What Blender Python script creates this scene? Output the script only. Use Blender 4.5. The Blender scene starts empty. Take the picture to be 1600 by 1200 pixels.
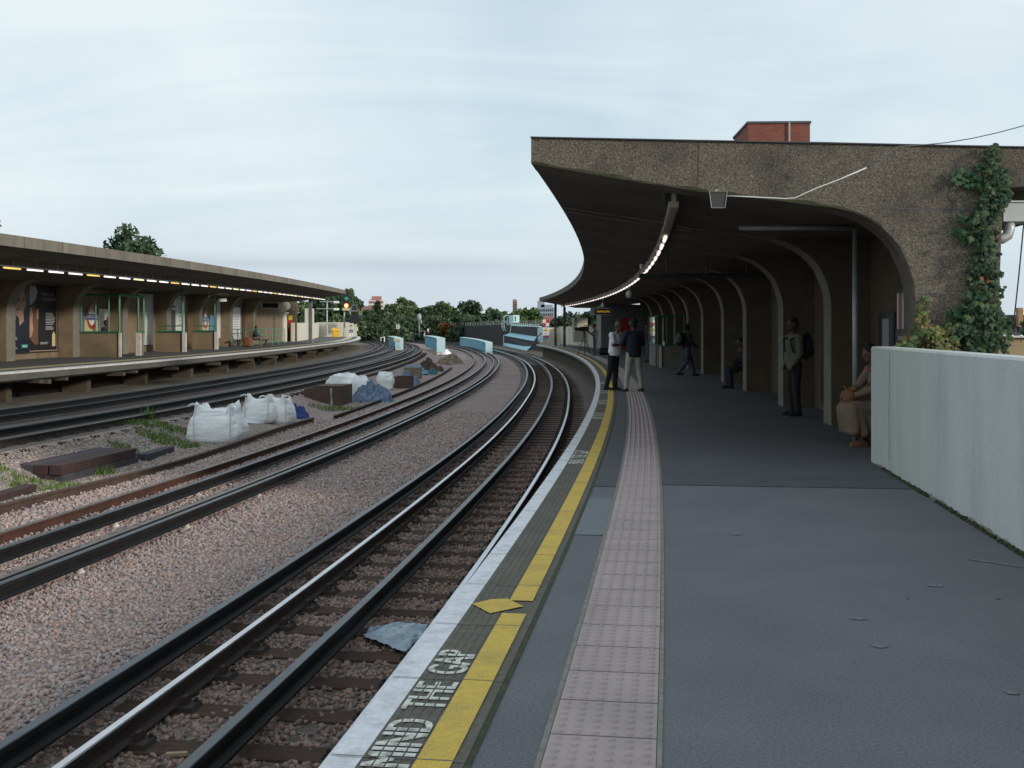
import bpy, bmesh, math, random
import numpy as np
from mathutils import Vector, Matrix
R=math.radians
rng=np.random.default_rng(7); random.seed(7)
sc=bpy.context.scene
COL=sc.collection
# ------------------------------------------------------------------ camera, world, sun, exposure
cam=bpy.data.objects.new('camera',bpy.data.cameras.new('camera')); COL.objects.link(cam); sc.camera=cam
cam.location=(0,0,1.54); cam.rotation_euler=(R(90),0,0)
cam.data.sensor_width=36; cam.data.lens=39.375; cam.data.shift_y=-85/1600
cam.data.clip_start=.05; cam.data.clip_end=6000
SUN_EL,SUN_AZ=R(15.5),R(124)          # azimuth clockwise from +Y: low sun behind the camera, to the right
w=bpy.data.worlds.new('World'); sc.world=w; w.use_nodes=True
nt=w.node_tree; N=nt.nodes; Lk=nt.links; N.clear()
wo=N.new('ShaderNodeOutputWorld'); bg=N.new('ShaderNodeBackground'); bg.inputs[1].default_value=.1
sky=N.new('ShaderNodeTexSky'); sky.sky_type='NISHITA'; sky.sun_disc=False
sky.sun_elevation=SUN_EL; sky.sun_rotation=SUN_AZ; sky.air_density=1.0; sky.dust_density=1.5; sky.ozone_density=1.0
tc=N.new('ShaderNodeTexCoord'); sx=N.new('ShaderNodeSeparateXYZ'); Lk.new(tc.outputs['Generated'],sx.inputs[0])
def wm(op,a,b=None,c=None):
    n=N.new('ShaderNodeMath'); n.operation=op
    for i,q in enumerate((a,b,c)):
        if q is None: continue
        if isinstance(q,(int,float)): n.inputs[i].default_value=q
        else: Lk.new(q,n.inputs[i])
    return n.outputs[0]
zz=wm('ADD',wm('MAXIMUM',sx.outputs[2],0.0),.32)
cx=N.new('ShaderNodeCombineXYZ'); Lk.new(wm('DIVIDE',sx.outputs[0],zz),cx.inputs[0]); Lk.new(wm('DIVIDE',sx.outputs[1],zz),cx.inputs[1])
def cloudnoise(scale,rot,sxy,detail,rough,dist):
    mp=N.new('ShaderNodeMapping'); mp.inputs['Rotation'].default_value=(0,0,rot); mp.inputs['Scale'].default_value=(sxy[0],sxy[1],1)
    Lk.new(cx.outputs[0],mp.inputs[0])
    n=N.new('ShaderNodeTexNoise'); n.inputs['Scale'].default_value=scale; n.inputs['Detail'].default_value=detail
    n.inputs['Roughness'].default_value=rough; n.inputs['Distortion'].default_value=dist; Lk.new(mp.outputs[0],n.inputs[0]); return n.outputs[0]
n1=cloudnoise(.9,.6,(1,.6),5,.5,.6); n2=cloudnoise(2.4,.75,(.4,1.5),7,.55,1.0)
cl=wm('ADD',wm('MULTIPLY',n1,.62),wm('MULTIPLY',n2,.38))
rp=N.new('ShaderNodeValToRGB'); rp.color_ramp.elements[0].position=.34; rp.color_ramp.elements[0].color=(.0,.0,.0,1)
rp.color_ramp.elements[1].position=.60; rp.color_ramp.elements[1].color=(1,1,1,1); Lk.new(cl,rp.inputs[0])
blue=N.new('ShaderNodeMix'); blue.data_type='RGBA'; blue.inputs[0].default_value=.72; Lk.new(sky.outputs[0],blue.inputs[6]); blue.inputs[7].default_value=(6.2,8.0,9.3,1)
wh=N.new('ShaderNodeMix'); wh.data_type='RGBA'; Lk.new(rp.outputs[0],wh.inputs[0]); Lk.new(blue.outputs[2],wh.inputs[6]); wh.inputs[7].default_value=(8.0,9.0,9.3,1)
hz=N.new('ShaderNodeMapRange'); hz.inputs[1].default_value=0; hz.inputs[2].default_value=.13; hz.inputs[3].default_value=.85; hz.inputs[4].default_value=0; hz.interpolation_type='SMOOTHSTEP'
Lk.new(sx.outputs[2],hz.inputs[0])
hm=N.new('ShaderNodeMix'); hm.data_type='RGBA'; Lk.new(hz.outputs[0],hm.inputs[0]); Lk.new(wh.outputs[2],hm.inputs[6]); hm.inputs[7].default_value=(6.1,6.95,7.7,1)
# a long thin grey cloud low over the horizon
n3=cloudnoise(.8,0,(.35,1.0),5,.6,.4)
bd=wm('MULTIPLY',wm('SUBTRACT',1.0,wm('MINIMUM',wm('ABSOLUTE',wm('DIVIDE',wm('SUBTRACT',sx.outputs[2],.0575),.012)),1.0)),wm('MAXIMUM',wm('MULTIPLY',wm('SUBTRACT',n3,.47),6.0),0.0))
gm=N.new('ShaderNodeMix'); gm.data_type='RGBA'; Lk.new(wm('MINIMUM',wm('MULTIPLY',bd,.8),.7),gm.inputs[0]); Lk.new(hm.outputs[2],gm.inputs[6]); gm.inputs[7].default_value=(4.6,5.3,6.1,1)
Lk.new(gm.outputs[2],bg.inputs[0]); Lk.new(bg.outputs[0],wo.inputs[0])
sl=bpy.data.lights.new('sun','SUN'); sl.energy=2.7; sl.angle=R(6); sl.color=(1,.93,.83)
so=bpy.data.objects.new('sun',sl); COL.objects.link(so)
sd=Vector((math.sin(SUN_AZ)*math.cos(SUN_EL),math.cos(SUN_AZ)*math.cos(SUN_EL),math.sin(SUN_EL)))
so.rotation_euler=sd.to_track_quat('Z','Y').to_euler(); so.location=sd*200
sc.view_settings.view_transform='Standard'; sc.view_settings.look='None'; sc.view_settings.exposure=0; sc.view_settings.gamma=1; sc.view_settings.use_curve_mapping=False
# ---- survey of the curve: platform edge line as a curve, s metres along, o metres to the left of it
F=1750.0; HY=515.0; EYE=1.54
KN=[-60,-40,0,25,50,80,120,180,300,420]
KV=[-.00197,-.00197,-.00197,-.00256,-.00223,-.00162,-.00298,-.00344,-.00344,-.00344]
_S=np.arange(-60,420.01,.25); _k=np.interp(_S,KN,KV); _i0=int(np.argmin(abs(_S)))
_th=np.concatenate([[0],np.cumsum((_k[1:]+_k[:-1])/2*.25)]); _th=_th-_th[_i0]+.14908
_m=(_th[1:]+_th[:-1])/2
_bx=np.concatenate([[0],np.cumsum(np.sin(_m)*.25)]); _by=np.concatenate([[0],np.cumsum(np.cos(_m)*.25)])
_bx=_bx-_bx[_i0]-1.2416; _by=_by-_by[_i0]
def heading(s): return float(np.interp(s,_S,_th))
def P(s,o,z=0.0):
    t=heading(s); return (float(np.interp(s,_S,_bx))-o*math.cos(t), float(np.interp(s,_S,_by))+o*math.sin(t), z)
def SO(x,y):
    i=int(np.argmin((_bx-x)**2+(_by-y)**2)); t=_th[i]
    ds=(x-_bx[i])*math.sin(t)+(y-_by[i])*math.cos(t)
    return float(_S[i]+ds), float(-((x-_bx[i])*math.cos(t)-(y-_by[i])*math.sin(t)))
def rise(s): return .002*max(s-25,0)+.006*max(s-110,0)
def rise_far(s): return .34+.0025*max(s-30,0)+.003*max(s-100,0)
def dev(g,s):
    return float(np.interp(s,[-20,10,40,80,130],{'t1':[-.04,0,.12,0,0],'t2':[.09,0,-.17,-.8,-1.25],'t34':[.1,0,-.2,-.3,-.32],'fe':[-.06,0,.12,.5,.5]}[g]))
def at(px,py,d): return ((px-800)/F*d, d, EYE+(HY-py)/F*d)
def hit(px,py,zf):
    lo=2.0
    d=2.0
    while d<400:
        x,y,z=at(px,py,d); s,o=SO(x,y)
        if z<=zf(s,o): break
        d+=.25
    a=d-.25
    for _ in range(12):
        m=(a+d)/2; x,y,z=at(px,py,m); s,o=SO(x,y)
        if z<=zf(s,o): d=m
        else: a=m
    return s,o,at(px,py,d)
# ------------------------------------------------------------------ materials
M={}
def mat(name,c1,c2=None,scale=6,rough=.85,bump=0,bscale=40,metal=0,spec=.5,stain=None,sscale=.6,samt=.6,stretch=None,detail=6,emit=None,ramp=(.35,.65),attr=None,kind='noise',trans=0,grain=None):
    m=bpy.data.materials.new(name); m.use_nodes=True; t=m.node_tree; b=t.nodes['Principled BSDF']; n=t.nodes; l=t.links
    b.inputs['Roughness'].default_value=rough; b.inputs['Metallic'].default_value=metal; b.inputs['Specular IOR Level'].default_value=spec
    co=n.new('ShaderNodeTexCoord').outputs['Object']
    def mapped(st):
        if st is None: return co
        mp=n.new('ShaderNodeMapping'); mp.inputs['Scale'].default_value=st; l.new(co,mp.inputs[0]); return mp.outputs[0]
    def noise(sca,st=None,det=detail):
        q=n.new('ShaderNodeTexNoise'); q.inputs['Scale'].default_value=sca; q.inputs['Detail'].default_value=det; q.inputs['Roughness'].default_value=.62; l.new(mapped(st),q.inputs[0]); return q.outputs[0]
    def rmp(src,a,bb):
        r=n.new('ShaderNodeMapRange'); r.inputs[1].default_value=a; r.inputs[2].default_value=bb; l.new(src,r.inputs[0]); return r.outputs[0]
    def mix(f,a,bb):
        x=n.new('ShaderNodeMix'); x.data_type='RGBA'
        for i,q in ((0,f),(6,a),(7,bb)):
            if isinstance(q,tuple): x.inputs[i].default_value=q+(1,) if len(q)==3 else q
            elif isinstance(q,(int,float)): x.inputs[i].default_value=q
            else: l.new(q,x.inputs[i])
        return x.outputs[2]
    col=c1
    if attr:
        a=n.new('ShaderNodeAttribute'); a.attribute_name=attr; col=a.outputs['Color']
        if c2: col=mix(rmp(noise(scale,stretch),*ramp),col,c2)
    elif c2:
        if kind=='voronoi':
            v=n.new('ShaderNodeTexVoronoi'); v.inputs['Scale'].default_value=scale; l.new(mapped(stretch),v.inputs[0])
            s2=n.new('ShaderNodeSeparateColor'); l.new(v.outputs['Color'],s2.inputs[0])
            col=mix(s2.outputs[0],c1,c2)
            dk=n.new('ShaderNodeMapRange'); dk.inputs[1].default_value=.42; dk.inputs[2].default_value=.85; l.new(v.outputs['Distance'],dk.inputs[0])
            col=mix(dk.outputs[0],col,tuple(q*.45 for q in c1))
        else: col=mix(rmp(noise(scale,stretch),*ramp),c1,c2)
    if stain:
        f=rmp(noise(sscale,stretch,4),.45,.72); mm=n.new('ShaderNodeMath'); mm.operation='MULTIPLY'; mm.inputs[1].default_value=samt; l.new(f,mm.inputs[0])
        col=mix(mm.outputs[0],col,stain)
    if grain:
        gq=n.new('ShaderNodeTexNoise'); gq.inputs['Scale'].default_value=grain[0]; gq.inputs['Detail'].default_value=3; l.new(co,gq.inputs[0])
        gr=n.new('ShaderNodeMapRange'); gr.inputs[1].default_value=.3; gr.inputs[2].default_value=.7; gr.inputs[3].default_value=1-grain[1]; gr.inputs[4].default_value=1+grain[1]; l.new(gq.outputs[0],gr.inputs[0])
        vm=n.new('ShaderNodeVectorMath'); vm.operation='SCALE'; l.new(gr.outputs[0],vm.inputs['Scale'])
        if isinstance(col,tuple): vm.inputs[0].default_value=col[:3]
        else: l.new(col,vm.inputs[0])
        col=vm.outputs[0]
    if isinstance(col,tuple): b.inputs['Base Color'].default_value=col+(1,)
    else: l.new(col,b.inputs['Base Color'])
    if bump:
        bp=n.new('ShaderNodeBump'); bp.inputs['Strength'].default_value=1; bp.inputs['Distance'].default_value=bump
        if kind=='voronoi':
            v2=n.new('ShaderNodeTexVoronoi'); v2.inputs['Scale'].default_value=scale; l.new(mapped(stretch),v2.inputs[0])
            iv=n.new('ShaderNodeMath'); iv.operation='MULTIPLY'; iv.inputs[1].default_value=-1.0; l.new(v2.outputs['Distance'],iv.inputs[0]); l.new(iv.outputs[0],bp.inputs['Height'])
        else: l.new(noise(bscale,stretch,5),bp.inputs['Height'])
        l.new(bp.outputs[0],b.inputs['Normal'])
    if emit:
        b.inputs['Emission Color'].default_value=emit[0]+(1,); b.inputs['Emission Strength'].default_value=emit[1]
    if trans:
        b.inputs['IOR'].default_value=1.03
        b.inputs['Transmission Weight'].default_value=trans
    M[name]=m; return m
mat('asphalt',(.103,.104,.116),(.124,.125,.136),scale=1.3,rough=.8,bump=.0014,bscale=160,stain=(.086,.087,.098),sscale=.45,samt=.55,grain=(75,.30))
mat('asphalt_shaded',(.068,.070,.079),(.082,.084,.092),scale=1.1,rough=.82,bump=.004,bscale=150,stain=(.056,.058,.066),sscale=.5,samt=.5,grain=(75,.3))  # darker surfacing, with the canopy's shade put into its colour as well
mat('asphalt_dark',(.058,.062,.072),(.075,.080,.09),scale=3,rough=.85,bump=.004,bscale=160)
mat('asphalt_patch',(.13,.145,.165),(.16,.175,.195),scale=4,rough=.85,bump=.003,bscale=120)
mat('coping',(.085,.078,.062),(.14,.125,.10),scale=26,rough=.9,bump=.005,bscale=60,stain=(.06,.055,.042),sscale=2,samt=.6)
mat('cement',(.15,.14,.12),(.24,.225,.2),scale=14,rough=.9,bump=.004,bscale=80)
mat('white_paint',(.74,.74,.79),(.60,.60,.63),scale=40,rough=.7,bump=.002,bscale=120,stain=(.33,.31,.28),sscale=9,samt=.5,ramp=(.4,.7))
mat('white_far',(.62,.6,.56),(.45,.43,.39),scale=5,rough=.8)
mat('letter_paint',(.72,.72,.66),(.58,.57,.50),scale=30,rough=.8,bump=.002,bscale=90,stain=(.16,.15,.12),sscale=26,samt=.8)
mat('yellow_paint',(.64,.43,.065),(.53,.36,.06),scale=25,rough=.75,bump=.002,bscale=120,stain=(.34,.25,.07),sscale=3.0,samt=.6,grain=(120,.2))
mat('tactile',(.385,.31,.30),(.335,.272,.265),scale=2.5,rough=.85,bump=.002,bscale=90,stain=(.23,.195,.19),sscale=1.3,samt=.55)
mat('tactile_joint',(.13,.115,.11),rough=.9)
mat('trackbed',(.41,.30,.28),(.25,.195,.185),scale=17,rough=.95,bump=.03,kind='voronoi',stain=(.17,.125,.105),sscale=.35,samt=.5)
mat('trackbed_dirty',(.19,.145,.13),(.11,.085,.078),scale=17,rough=.95,bump=.03,kind='voronoi',stain=(.075,.058,.048),sscale=.5,samt=.6)
mat('stones',(.3,.2,.2),rough=.9,attr='tint',bump=.003,bscale=90)
mat('dirt',(.10,.085,.06),(.17,.15,.11),scale=1.5,rough=1,bump=.03,bscale=8)
mat('grassland',(.05,.075,.025),(.09,.10,.04),scale=.05,rough=1)
mat('sleeper_wood',(.050,.032,.025),(.085,.056,.043),scale=5,spec=.15,rough=.95,bump=.004,bscale=30,stretch=(1,8,8))
mat('rail_rust',(.018,.012,.010),(.034,.020,.015),scale=7,rough=.8,bump=.002,bscale=50)
mat('rail_rust_bright',(.085,.030,.016),(.05,.022,.015),scale=4,rough=.85,bump=.002,bscale=50)
mat('rail_brown',(.058,.034,.026),(.085,.053,.040),scale=5,rough=.75,bump=.002,bscale=50)
mat('rail_shiny',(.62,.62,.66),(.5,.5,.54),scale=3,rough=.28,metal=1.0)
mat('rail_dull',(.20,.185,.17),(.13,.11,.095),scale=4,rough=.42,metal=.8)
mat('conductor',(.009,.009,.010),(.016,.015,.015),scale=5,rough=.6,bump=.001,bscale=60,spec=.25)
mat('conductor_top',(.075,.085,.105),(.05,.057,.07),scale=4,rough=.38,metal=.7)
mat('pot',(.62,.60,.55),rough=.35)
mat('concrete',(.185,.155,.12),(.115,.098,.078),scale=3.2,rough=.95,bump=.012,bscale=55,stain=(.075,.066,.055),sscale=1.1,samt=.75)
mat('aggregate',(.185,.155,.119),(.068,.058,.048),scale=42,rough=.95,bump=.012,bscale=80,stain=(.04,.036,.03),sscale=1.5,samt=.75,detail=9,ramp=(.38,.66),grain=(60,.5))
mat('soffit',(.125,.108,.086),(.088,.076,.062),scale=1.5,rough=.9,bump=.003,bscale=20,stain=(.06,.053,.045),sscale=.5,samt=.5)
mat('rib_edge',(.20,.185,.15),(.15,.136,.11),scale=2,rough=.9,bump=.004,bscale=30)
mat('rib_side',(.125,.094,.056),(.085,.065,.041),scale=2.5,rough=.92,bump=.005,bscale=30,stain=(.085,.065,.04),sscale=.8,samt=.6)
mat('far_wall',(.24,.175,.105),(.17,.128,.08),scale=1.8,rough=.92,bump=.005,bscale=30,stain=(.11,.083,.055),sscale=.7,samt=.6)
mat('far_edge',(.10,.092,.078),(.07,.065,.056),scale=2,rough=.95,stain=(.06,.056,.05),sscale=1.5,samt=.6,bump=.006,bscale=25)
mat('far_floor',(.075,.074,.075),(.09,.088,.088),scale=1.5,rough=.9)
mat('fascia',(.215,.19,.15),(.135,.12,.095),scale=1.4,rough=.95,bump=.006,bscale=25,stain=(.11,.098,.08),sscale=1.1,samt=.7,stretch=(1,1,.15))
mat('cream_wall',(.555,.565,.56),(.515,.53,.525),scale=1.2,rough=.85,bump=.004,bscale=30,stain=(.36,.375,.36),sscale=1.3,samt=.6,stretch=(1.1,1.1,.3),grain=(30,.06))
mat('cream_plain',(.62,.58,.48),(.52,.49,.40),scale=1.5,rough=.9,stain=(.38,.35,.27),sscale=.8,samt=.5,stretch=(1,1,.3))
mat('grime',(.21,.20,.155),(.30,.30,.255),scale=9,rough=1,bump=.004,bscale=40,stain=(.10,.105,.06),sscale=5,samt=.7)
mat('moss',(.055,.06,.025),(.03,.033,.018),scale=9,rough=1,bump=.01,bscale=30)
mat('brick',(.19,.055,.035),(.13,.042,.03),scale=9,rough=.9)
mat('grey_metal',(.22,.23,.23),(.17,.175,.175),scale=3,rough=.5,metal=.3)
mat('galv',(.40,.41,.40),(.32,.33,.33),scale=5,rough=.5,metal=.4)
mat('dark_metal',(.022,.022,.024),(.035,.034,.033),scale=4,rough=.6)
mat('black',(.012,.012,.013),rough=.6)
mat('pole_brown',(.045,.028,.022),(.06,.04,.03),scale=3,rough=.6)
mat('light_strip',(.42,.38,.28),(.34,.31,.23),scale=3,rough=.6)
mat('white_plastic',(.72,.72,.70),rough=.4)
mat('white_sheet',(.66,.67,.68),(.56,.58,.58),scale=2,rough=.5)
mat('white_board',(.52,.54,.52),(.42,.44,.42),scale=1.6,rough=.7,stain=(.17,.16,.14),sscale=3.0,samt=.8,stretch=(2,2,.25))
mat('green_frame',(.035,.17,.085),(.03,.13,.07),scale=3,rough=.45)
mat('green_rail',(.06,.30,.20),(.05,.24,.16),scale=3,rough=.5)
mat('red_paint',(.42,.025,.022),rough=.45)
mat('maroon',(.17,.018,.028),rough=.5)
mat('blue_sign',(.015,.03,.17),rough=.4)
mat('navy',(.010,.012,.022),(.014,.015,.026),scale=2,rough=.45)
mat('poster_white',(.62,.62,.60),rough=.5)
mat('poster_grey',(.32,.33,.33),rough=.5)
mat('poster_blue',(.10,.22,.42),(.16,.29,.48),scale=4,rough=.5)
mat('poster_green',(.03,.30,.20),rough=.5)
mat('poster_cream',(.52,.45,.26),rough=.6)
mat('poster_pink',(.42,.28,.22),(.36,.22,.18),scale=2,rough=.6)
mat('poster_skin',(.45,.27,.19),(.36,.20,.135),scale=2.5,rough=.55)
mat('poster_hair',(.20,.10,.05),(.10,.05,.03),scale=7,rough=.6,stretch=(4,4,1))
mat('poster_dark',(.05,.04,.045),(.10,.06,.06),scale=4,rough=.5)
mat('yellow_sign',(.75,.50,.04),rough=.5)
mat('yellow_bin',(.75,.42,.02),(.66,.36,.02),scale=3,rough=.5)
mat('scuff',(.15,.152,.162),(.118,.12,.13),scale=22,rough=.9,grain=(60,.4))
mat('led',(.6,.35,.03),emit=((1.0,.6,.08),.22))
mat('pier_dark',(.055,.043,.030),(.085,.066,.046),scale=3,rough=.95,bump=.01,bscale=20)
mat('cream_green',(.505,.52,.49),(.475,.495,.46),scale=1.4,rough=.85,bump=.004,bscale=30,stain=(.33,.37,.30),sscale=1.6,samt=.45,stretch=(1.1,1.1,.3))
mat('girder_blue',(.30,.56,.66),(.24,.47,.57),scale=1.2,rough=.55,stain=(.16,.30,.36),sscale=1.6,samt=.5,stretch=(1,1,.3))
mat('girder_dark',(.017,.017,.021),(.03,.027,.031),scale=2,rough=.8,stain=(.045,.03,.026),sscale=1.2,samt=.5)
mat('pale_blue',(.50,.66,.68),(.42,.58,.6),scale=2,rough=.6)
mat('steel_box',(.105,.062,.048),(.075,.045,.036),scale=3,rough=.85,stain=(.14,.10,.06),sscale=1.4,samt=.4)
mat('bag_white',(.90,.90,.90),(.82,.82,.82),scale=4,rough=.55,bump=.02,bscale=9,stretch=(1,1,2.2))
mat('bag_blue',(.11,.165,.27),(.17,.235,.33),scale=5,rough=.5,bump=.02,bscale=12)
mat('bag_blue_pale',(.20,.33,.45),(.14,.24,.36),scale=4,rough=.5,bump=.02,bscale=12)
mat('bag_royal',(.02,.05,.23),(.04,.09,.30),scale=5,rough=.45,bump=.02,bscale=14)
mat('bag_teal',(.07,.22,.26),(.04,.13,.16),scale=4,rough=.6,bump=.02,bscale=12)
mat('bag_grey',(.27,.34,.41),(.21,.275,.34),scale=3,rough=.35,bump=.006,bscale=16)
mat('old_wood',(.034,.016,.016),(.058,.028,.028),scale=4,rough=.85,bump=.004,bscale=25)
mat('old_wood_grey',(.040,.036,.045),(.058,.052,.062),scale=4,rough=.9,bump=.004,bscale=25)
mat('spoil',(.30,.24,.18),(.20,.155,.11),scale=5,rough=1,bump=.05,bscale=14)
mat('leaf',(.045,.085,.03),rough=.7,attr='tint',spec=.3)
mat('bark',(.06,.045,.03),(.09,.07,.05),scale=6,rough=.95,bump=.02,bscale=12)
mat('brick_tower',(.30,.20,.16),(.24,.16,.13),scale=.3,rough=.9)
mat('office_grey',(.28,.33,.40),(.22,.27,.33),scale=.05,rough=.8)
mat('flats_white',(.62,.62,.62),rough=.8)
mat('flats_red',(.36,.14,.13),rough=.8)
mat('roof_red',(.24,.11,.08),(.18,.09,.07),scale=.5,rough=.9)
mat('tan_brick',(.33,.25,.15),(.27,.2,.12),scale=2,rough=.9)
mat('slate',(.06,.06,.075),(.09,.085,.1),scale=1.5,rough=.8)
mat('chimney_tan',(.33,.21,.11),(.26,.16,.08),scale=2,rough=.9)
mat('window_dark',(.03,.035,.04),rough=.15)
mat('glass_tint',(.72,.84,.78),rough=.02,spec=.5,trans=1.0)
mat('lens_white',(.8,.8,.78),rough=.2)
mat('tube_white',(.9,.87,.85),emit=((1,.90,.84),1.15))
mat('tube_pink',(.9,.75,.8),emit=((1,.78,.88),1.4))
mat('tube_yellow',(.9,.7,.2),emit=((1,.66,.18),.75))
mat('tube_green',(.8,.9,.5),emit=((.85,.95,.5),1.1))
mat('signal_red',(.8,.1,.03),emit=((1,.22,.05),5))
mat('signal_core',(.8,.5,.2),emit=((1,.55,.22),9))
for nm,c in dict(skin_brown=(.14,.07,.045),skin_dark=(.075,.042,.03),skin_pale=(.42,.25,.18),hair_black=(.012,.010,.010),hair_brown=(.05,.03,.02),
    shirt_white=(.86,.86,.90),cloth_navy=(.018,.022,.038),cloth_black=(.014,.014,.017),cloth_cream=(.46,.44,.36),jeans=(.055,.08,.125),olive=(.13,.125,.08),
    beige=(.20,.14,.10),orange=(.34,.09,.03),red_cloth=(.38,.05,.04),leather=(.20,.085,.035),shoe_black=(.012,.012,.012),shoe_tan=(.18,.085,.05),maroon_cloth=(.06,.015,.02),grey_cloth=(.07,.07,.075)).items():
    mat(nm,c,tuple(q*.75 for q in c),scale=9,rough=.85 if not nm.startswith('skin') else .6,bump=.006 if not nm.startswith(('skin','hair','shoe')) else 0,bscale=14)
# ------------------------------------------------------------------ mesh builder
class MB:
    def __init__(s): s.v=[]; s.f=[]; s.m=[]
    def add(s,vs,fs,mi=0):
        b=len(s.v); s.v+= [tuple(map(float,q)) for q in vs]; s.f+=[tuple(b+i for i in q) for q in fs]; s.m+=[mi]*len(fs); return s
    def box(s,c,sz,rz=0,mi=0,taper=1):
        a,b,h=sz[0]/2,sz[1]/2,sz[2]/2; cs,sn=math.cos(rz),math.sin(rz); vs=[]
        for z,t in ((-h,1),(h,taper)):
            for x,y in ((-a,-b),(a,-b),(a,b),(-a,b)):
                x*=t;y*=t; vs.append((c[0]+x*cs-y*sn,c[1]+x*sn+y*cs,c[2]+z))
        return s.add(vs,[(0,3,2,1),(4,5,6,7),(0,1,5,4),(1,2,6,5),(2,3,7,6),(3,0,4,7)],mi)
    def quad(s,a,b,c,d,mi=0): return s.add([a,b,c,d],[(0,1,2,3)],mi)
    def tube(s,pts,r,n=8,mi=0,caps=True):
        pts=[Vector(p) for p in pts]; rr=r if isinstance(r,(list,tuple)) else [r]*len(pts); vs=[]; fs=[]; up=None
        for i,p in enumerate(pts):
            d=(pts[min(i+1,len(pts)-1)]-pts[max(i-1,0)]).normalized()
            if up is None: up=Vector((0,0,1)) if abs(d.z)<.9 else Vector((1,0,0))
            u=d.cross(up).normalized(); q=u.cross(d).normalized(); up=q
            for k in range(n):
                a=2*math.pi*k/n; vs.append(p+(u*math.cos(a)+q*math.sin(a))*rr[i])
        for i in range(len(pts)-1):
            for k in range(n): fs.append((i*n+k,i*n+(k+1)%n,(i+1)*n+(k+1)%n,(i+1)*n+k))
        if caps: fs+= [tuple(range(n-1,-1,-1)),tuple((len(pts)-1)*n+k for k in range(n))]
        return s.add(vs,[tuple(reversed(f)) for f in fs],mi)
    def ell(s,c,r,n=12,m=8,mi=0,rot=None):
        vs=[];fs=[]; c=Vector(c)
        for i in range(m+1):
            t=math.pi*i/m
            for k in range(n):
                a=2*math.pi*k/n; v=Vector((r[0]*math.sin(t)*math.cos(a),r[1]*math.sin(t)*math.sin(a),r[2]*math.cos(t)))
                if rot: v=rot@v
                vs.append(c+v)
        for i in range(m):
            for k in range(n): fs.append((i*n+k,(i+1)*n+k,(i+1)*n+(k+1)%n,i*n+(k+1)%n))
        return s.add(vs,fs,mi)
    def cap(s,a,b,ra,rb,n=12,mi=0):
        a=Vector(a);b=Vector(b); d=(b-a); L=d.length or 1e-6; d=d/L
        st=[]
        for t in (0.02,.3,.6,.85): st.append((-ra*math.cos(t*math.pi/2),ra*math.sin(t*math.pi/2)))
        st.append((0,ra)); st.append((L,rb))
        for t in (.85,.6,.3,.02): st.append((L+rb*math.cos(t*math.pi/2),rb*math.sin(t*math.pi/2)))
        return s.tube([a+d*x for x,_ in st],[r for _,r in st],n,mi)
    def loft(s,secs,n=16,mi=0):
        vs=[];fs=[]
        for c,rx,ry in secs:
            for k in range(n):
                a=2*math.pi*k/n; vs.append((c[0]+rx*math.cos(a),c[1]+ry*math.sin(a),c[2]))
        for i in range(len(secs)-1):
            for k in range(n): fs.append((i*n+k,i*n+(k+1)%n,(i+1)*n+(k+1)%n,(i+1)*n+k))
        fs+=[tuple(range(n-1,-1,-1)),tuple((len(secs)-1)*n+k for k in range(n))]
        return s.add(vs,fs,mi)
    def sweep(s,prof,ss,mi=0,caps=True,closed=True,mfn=None):
        n=None; b=len(s.v); fs=[]; ms=[]
        rows=[]
        for q in ss:
            pr=prof(q) if callable(prof) else prof
            n=len(pr); rows.append(n)
            s.v+=[P(q,o,z) for o,z in pr]
        for i in range(len(ss)-1):
            for k in range(n if closed else n-1):
                k2=(k+1)%n; fs.append((b+i*n+k,b+i*n+k2,b+(i+1)*n+k2,b+(i+1)*n+k)); ms.append(mfn(k) if mfn else mi)
        if caps and closed:
            fs+=[tuple(b+k for k in range(n-1,-1,-1)),tuple(b+(len(ss)-1)*n+k for k in range(n))]; ms+=[mi,mi]
        s.f+=fs; s.m+=ms; return s
    def xf(s,loc=(0,0,0),rz=0,sc_=1):
        c,n=math.cos(rz),math.sin(rz)
        s.v=[(loc[0]+sc_*(x*c-y*n),loc[1]+sc_*(x*n+y*c),loc[2]+sc_*z) for x,y,z in s.v]; return s
    def build(s,name,mats,parent=None,smooth=False,bevel=0,fix=True):
        me=bpy.data.meshes.new(name); me.from_pydata(s.v,[],s.f)
        for m in (mats if isinstance(mats,(list,tuple)) else [mats]): me.materials.append(M[m] if isinstance(m,str) else m)
        me.polygons.foreach_set('material_index',s.m)
        if fix:
            bm=bmesh.new(); bm.from_mesh(me); bmesh.ops.recalc_face_normals(bm,faces=bm.faces); bm.to_mesh(me); bm.free()
        if smooth: me.polygons.foreach_set('use_smooth',[True]*len(me.polygons))
        o=bpy.data.objects.new(name,me); COL.objects.link(o)
        if parent:
            o.parent=parent; o.matrix_parent_inverse=parent.matrix_basis.inverted() if False else Matrix.Identity(4)
            if parent.type=='EMPTY' or True: shift(o,parent)
        if bevel:
            bv=o.modifiers.new('bevel','BEVEL'); bv.width=bevel; bv.segments=2; bv.limit_method='ANGLE'; bv.angle_limit=R(40)
        return o
def wloc(p):
    v=Vector((0,0,0))
    m=Matrix.Identity(4); chain=[]
    while p: chain.append(p); p=p.parent
    for q in reversed(chain): m=m@q.matrix_basis
    return m
def shift(o,parent):        # meshes are written in world coordinates: bring them into the parent's frame
    o.matrix_basis=wloc(parent).inverted()
def tag(o,label,cat,group=None):
    o['label']=label; o['category']=cat
    if group: o['group']=group
    return o
def struct(o): o['kind']='structure'; return o
def stuff(o,label,cat): o['kind']='stuff'; o['label']=label; o['category']=cat; return o
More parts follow.
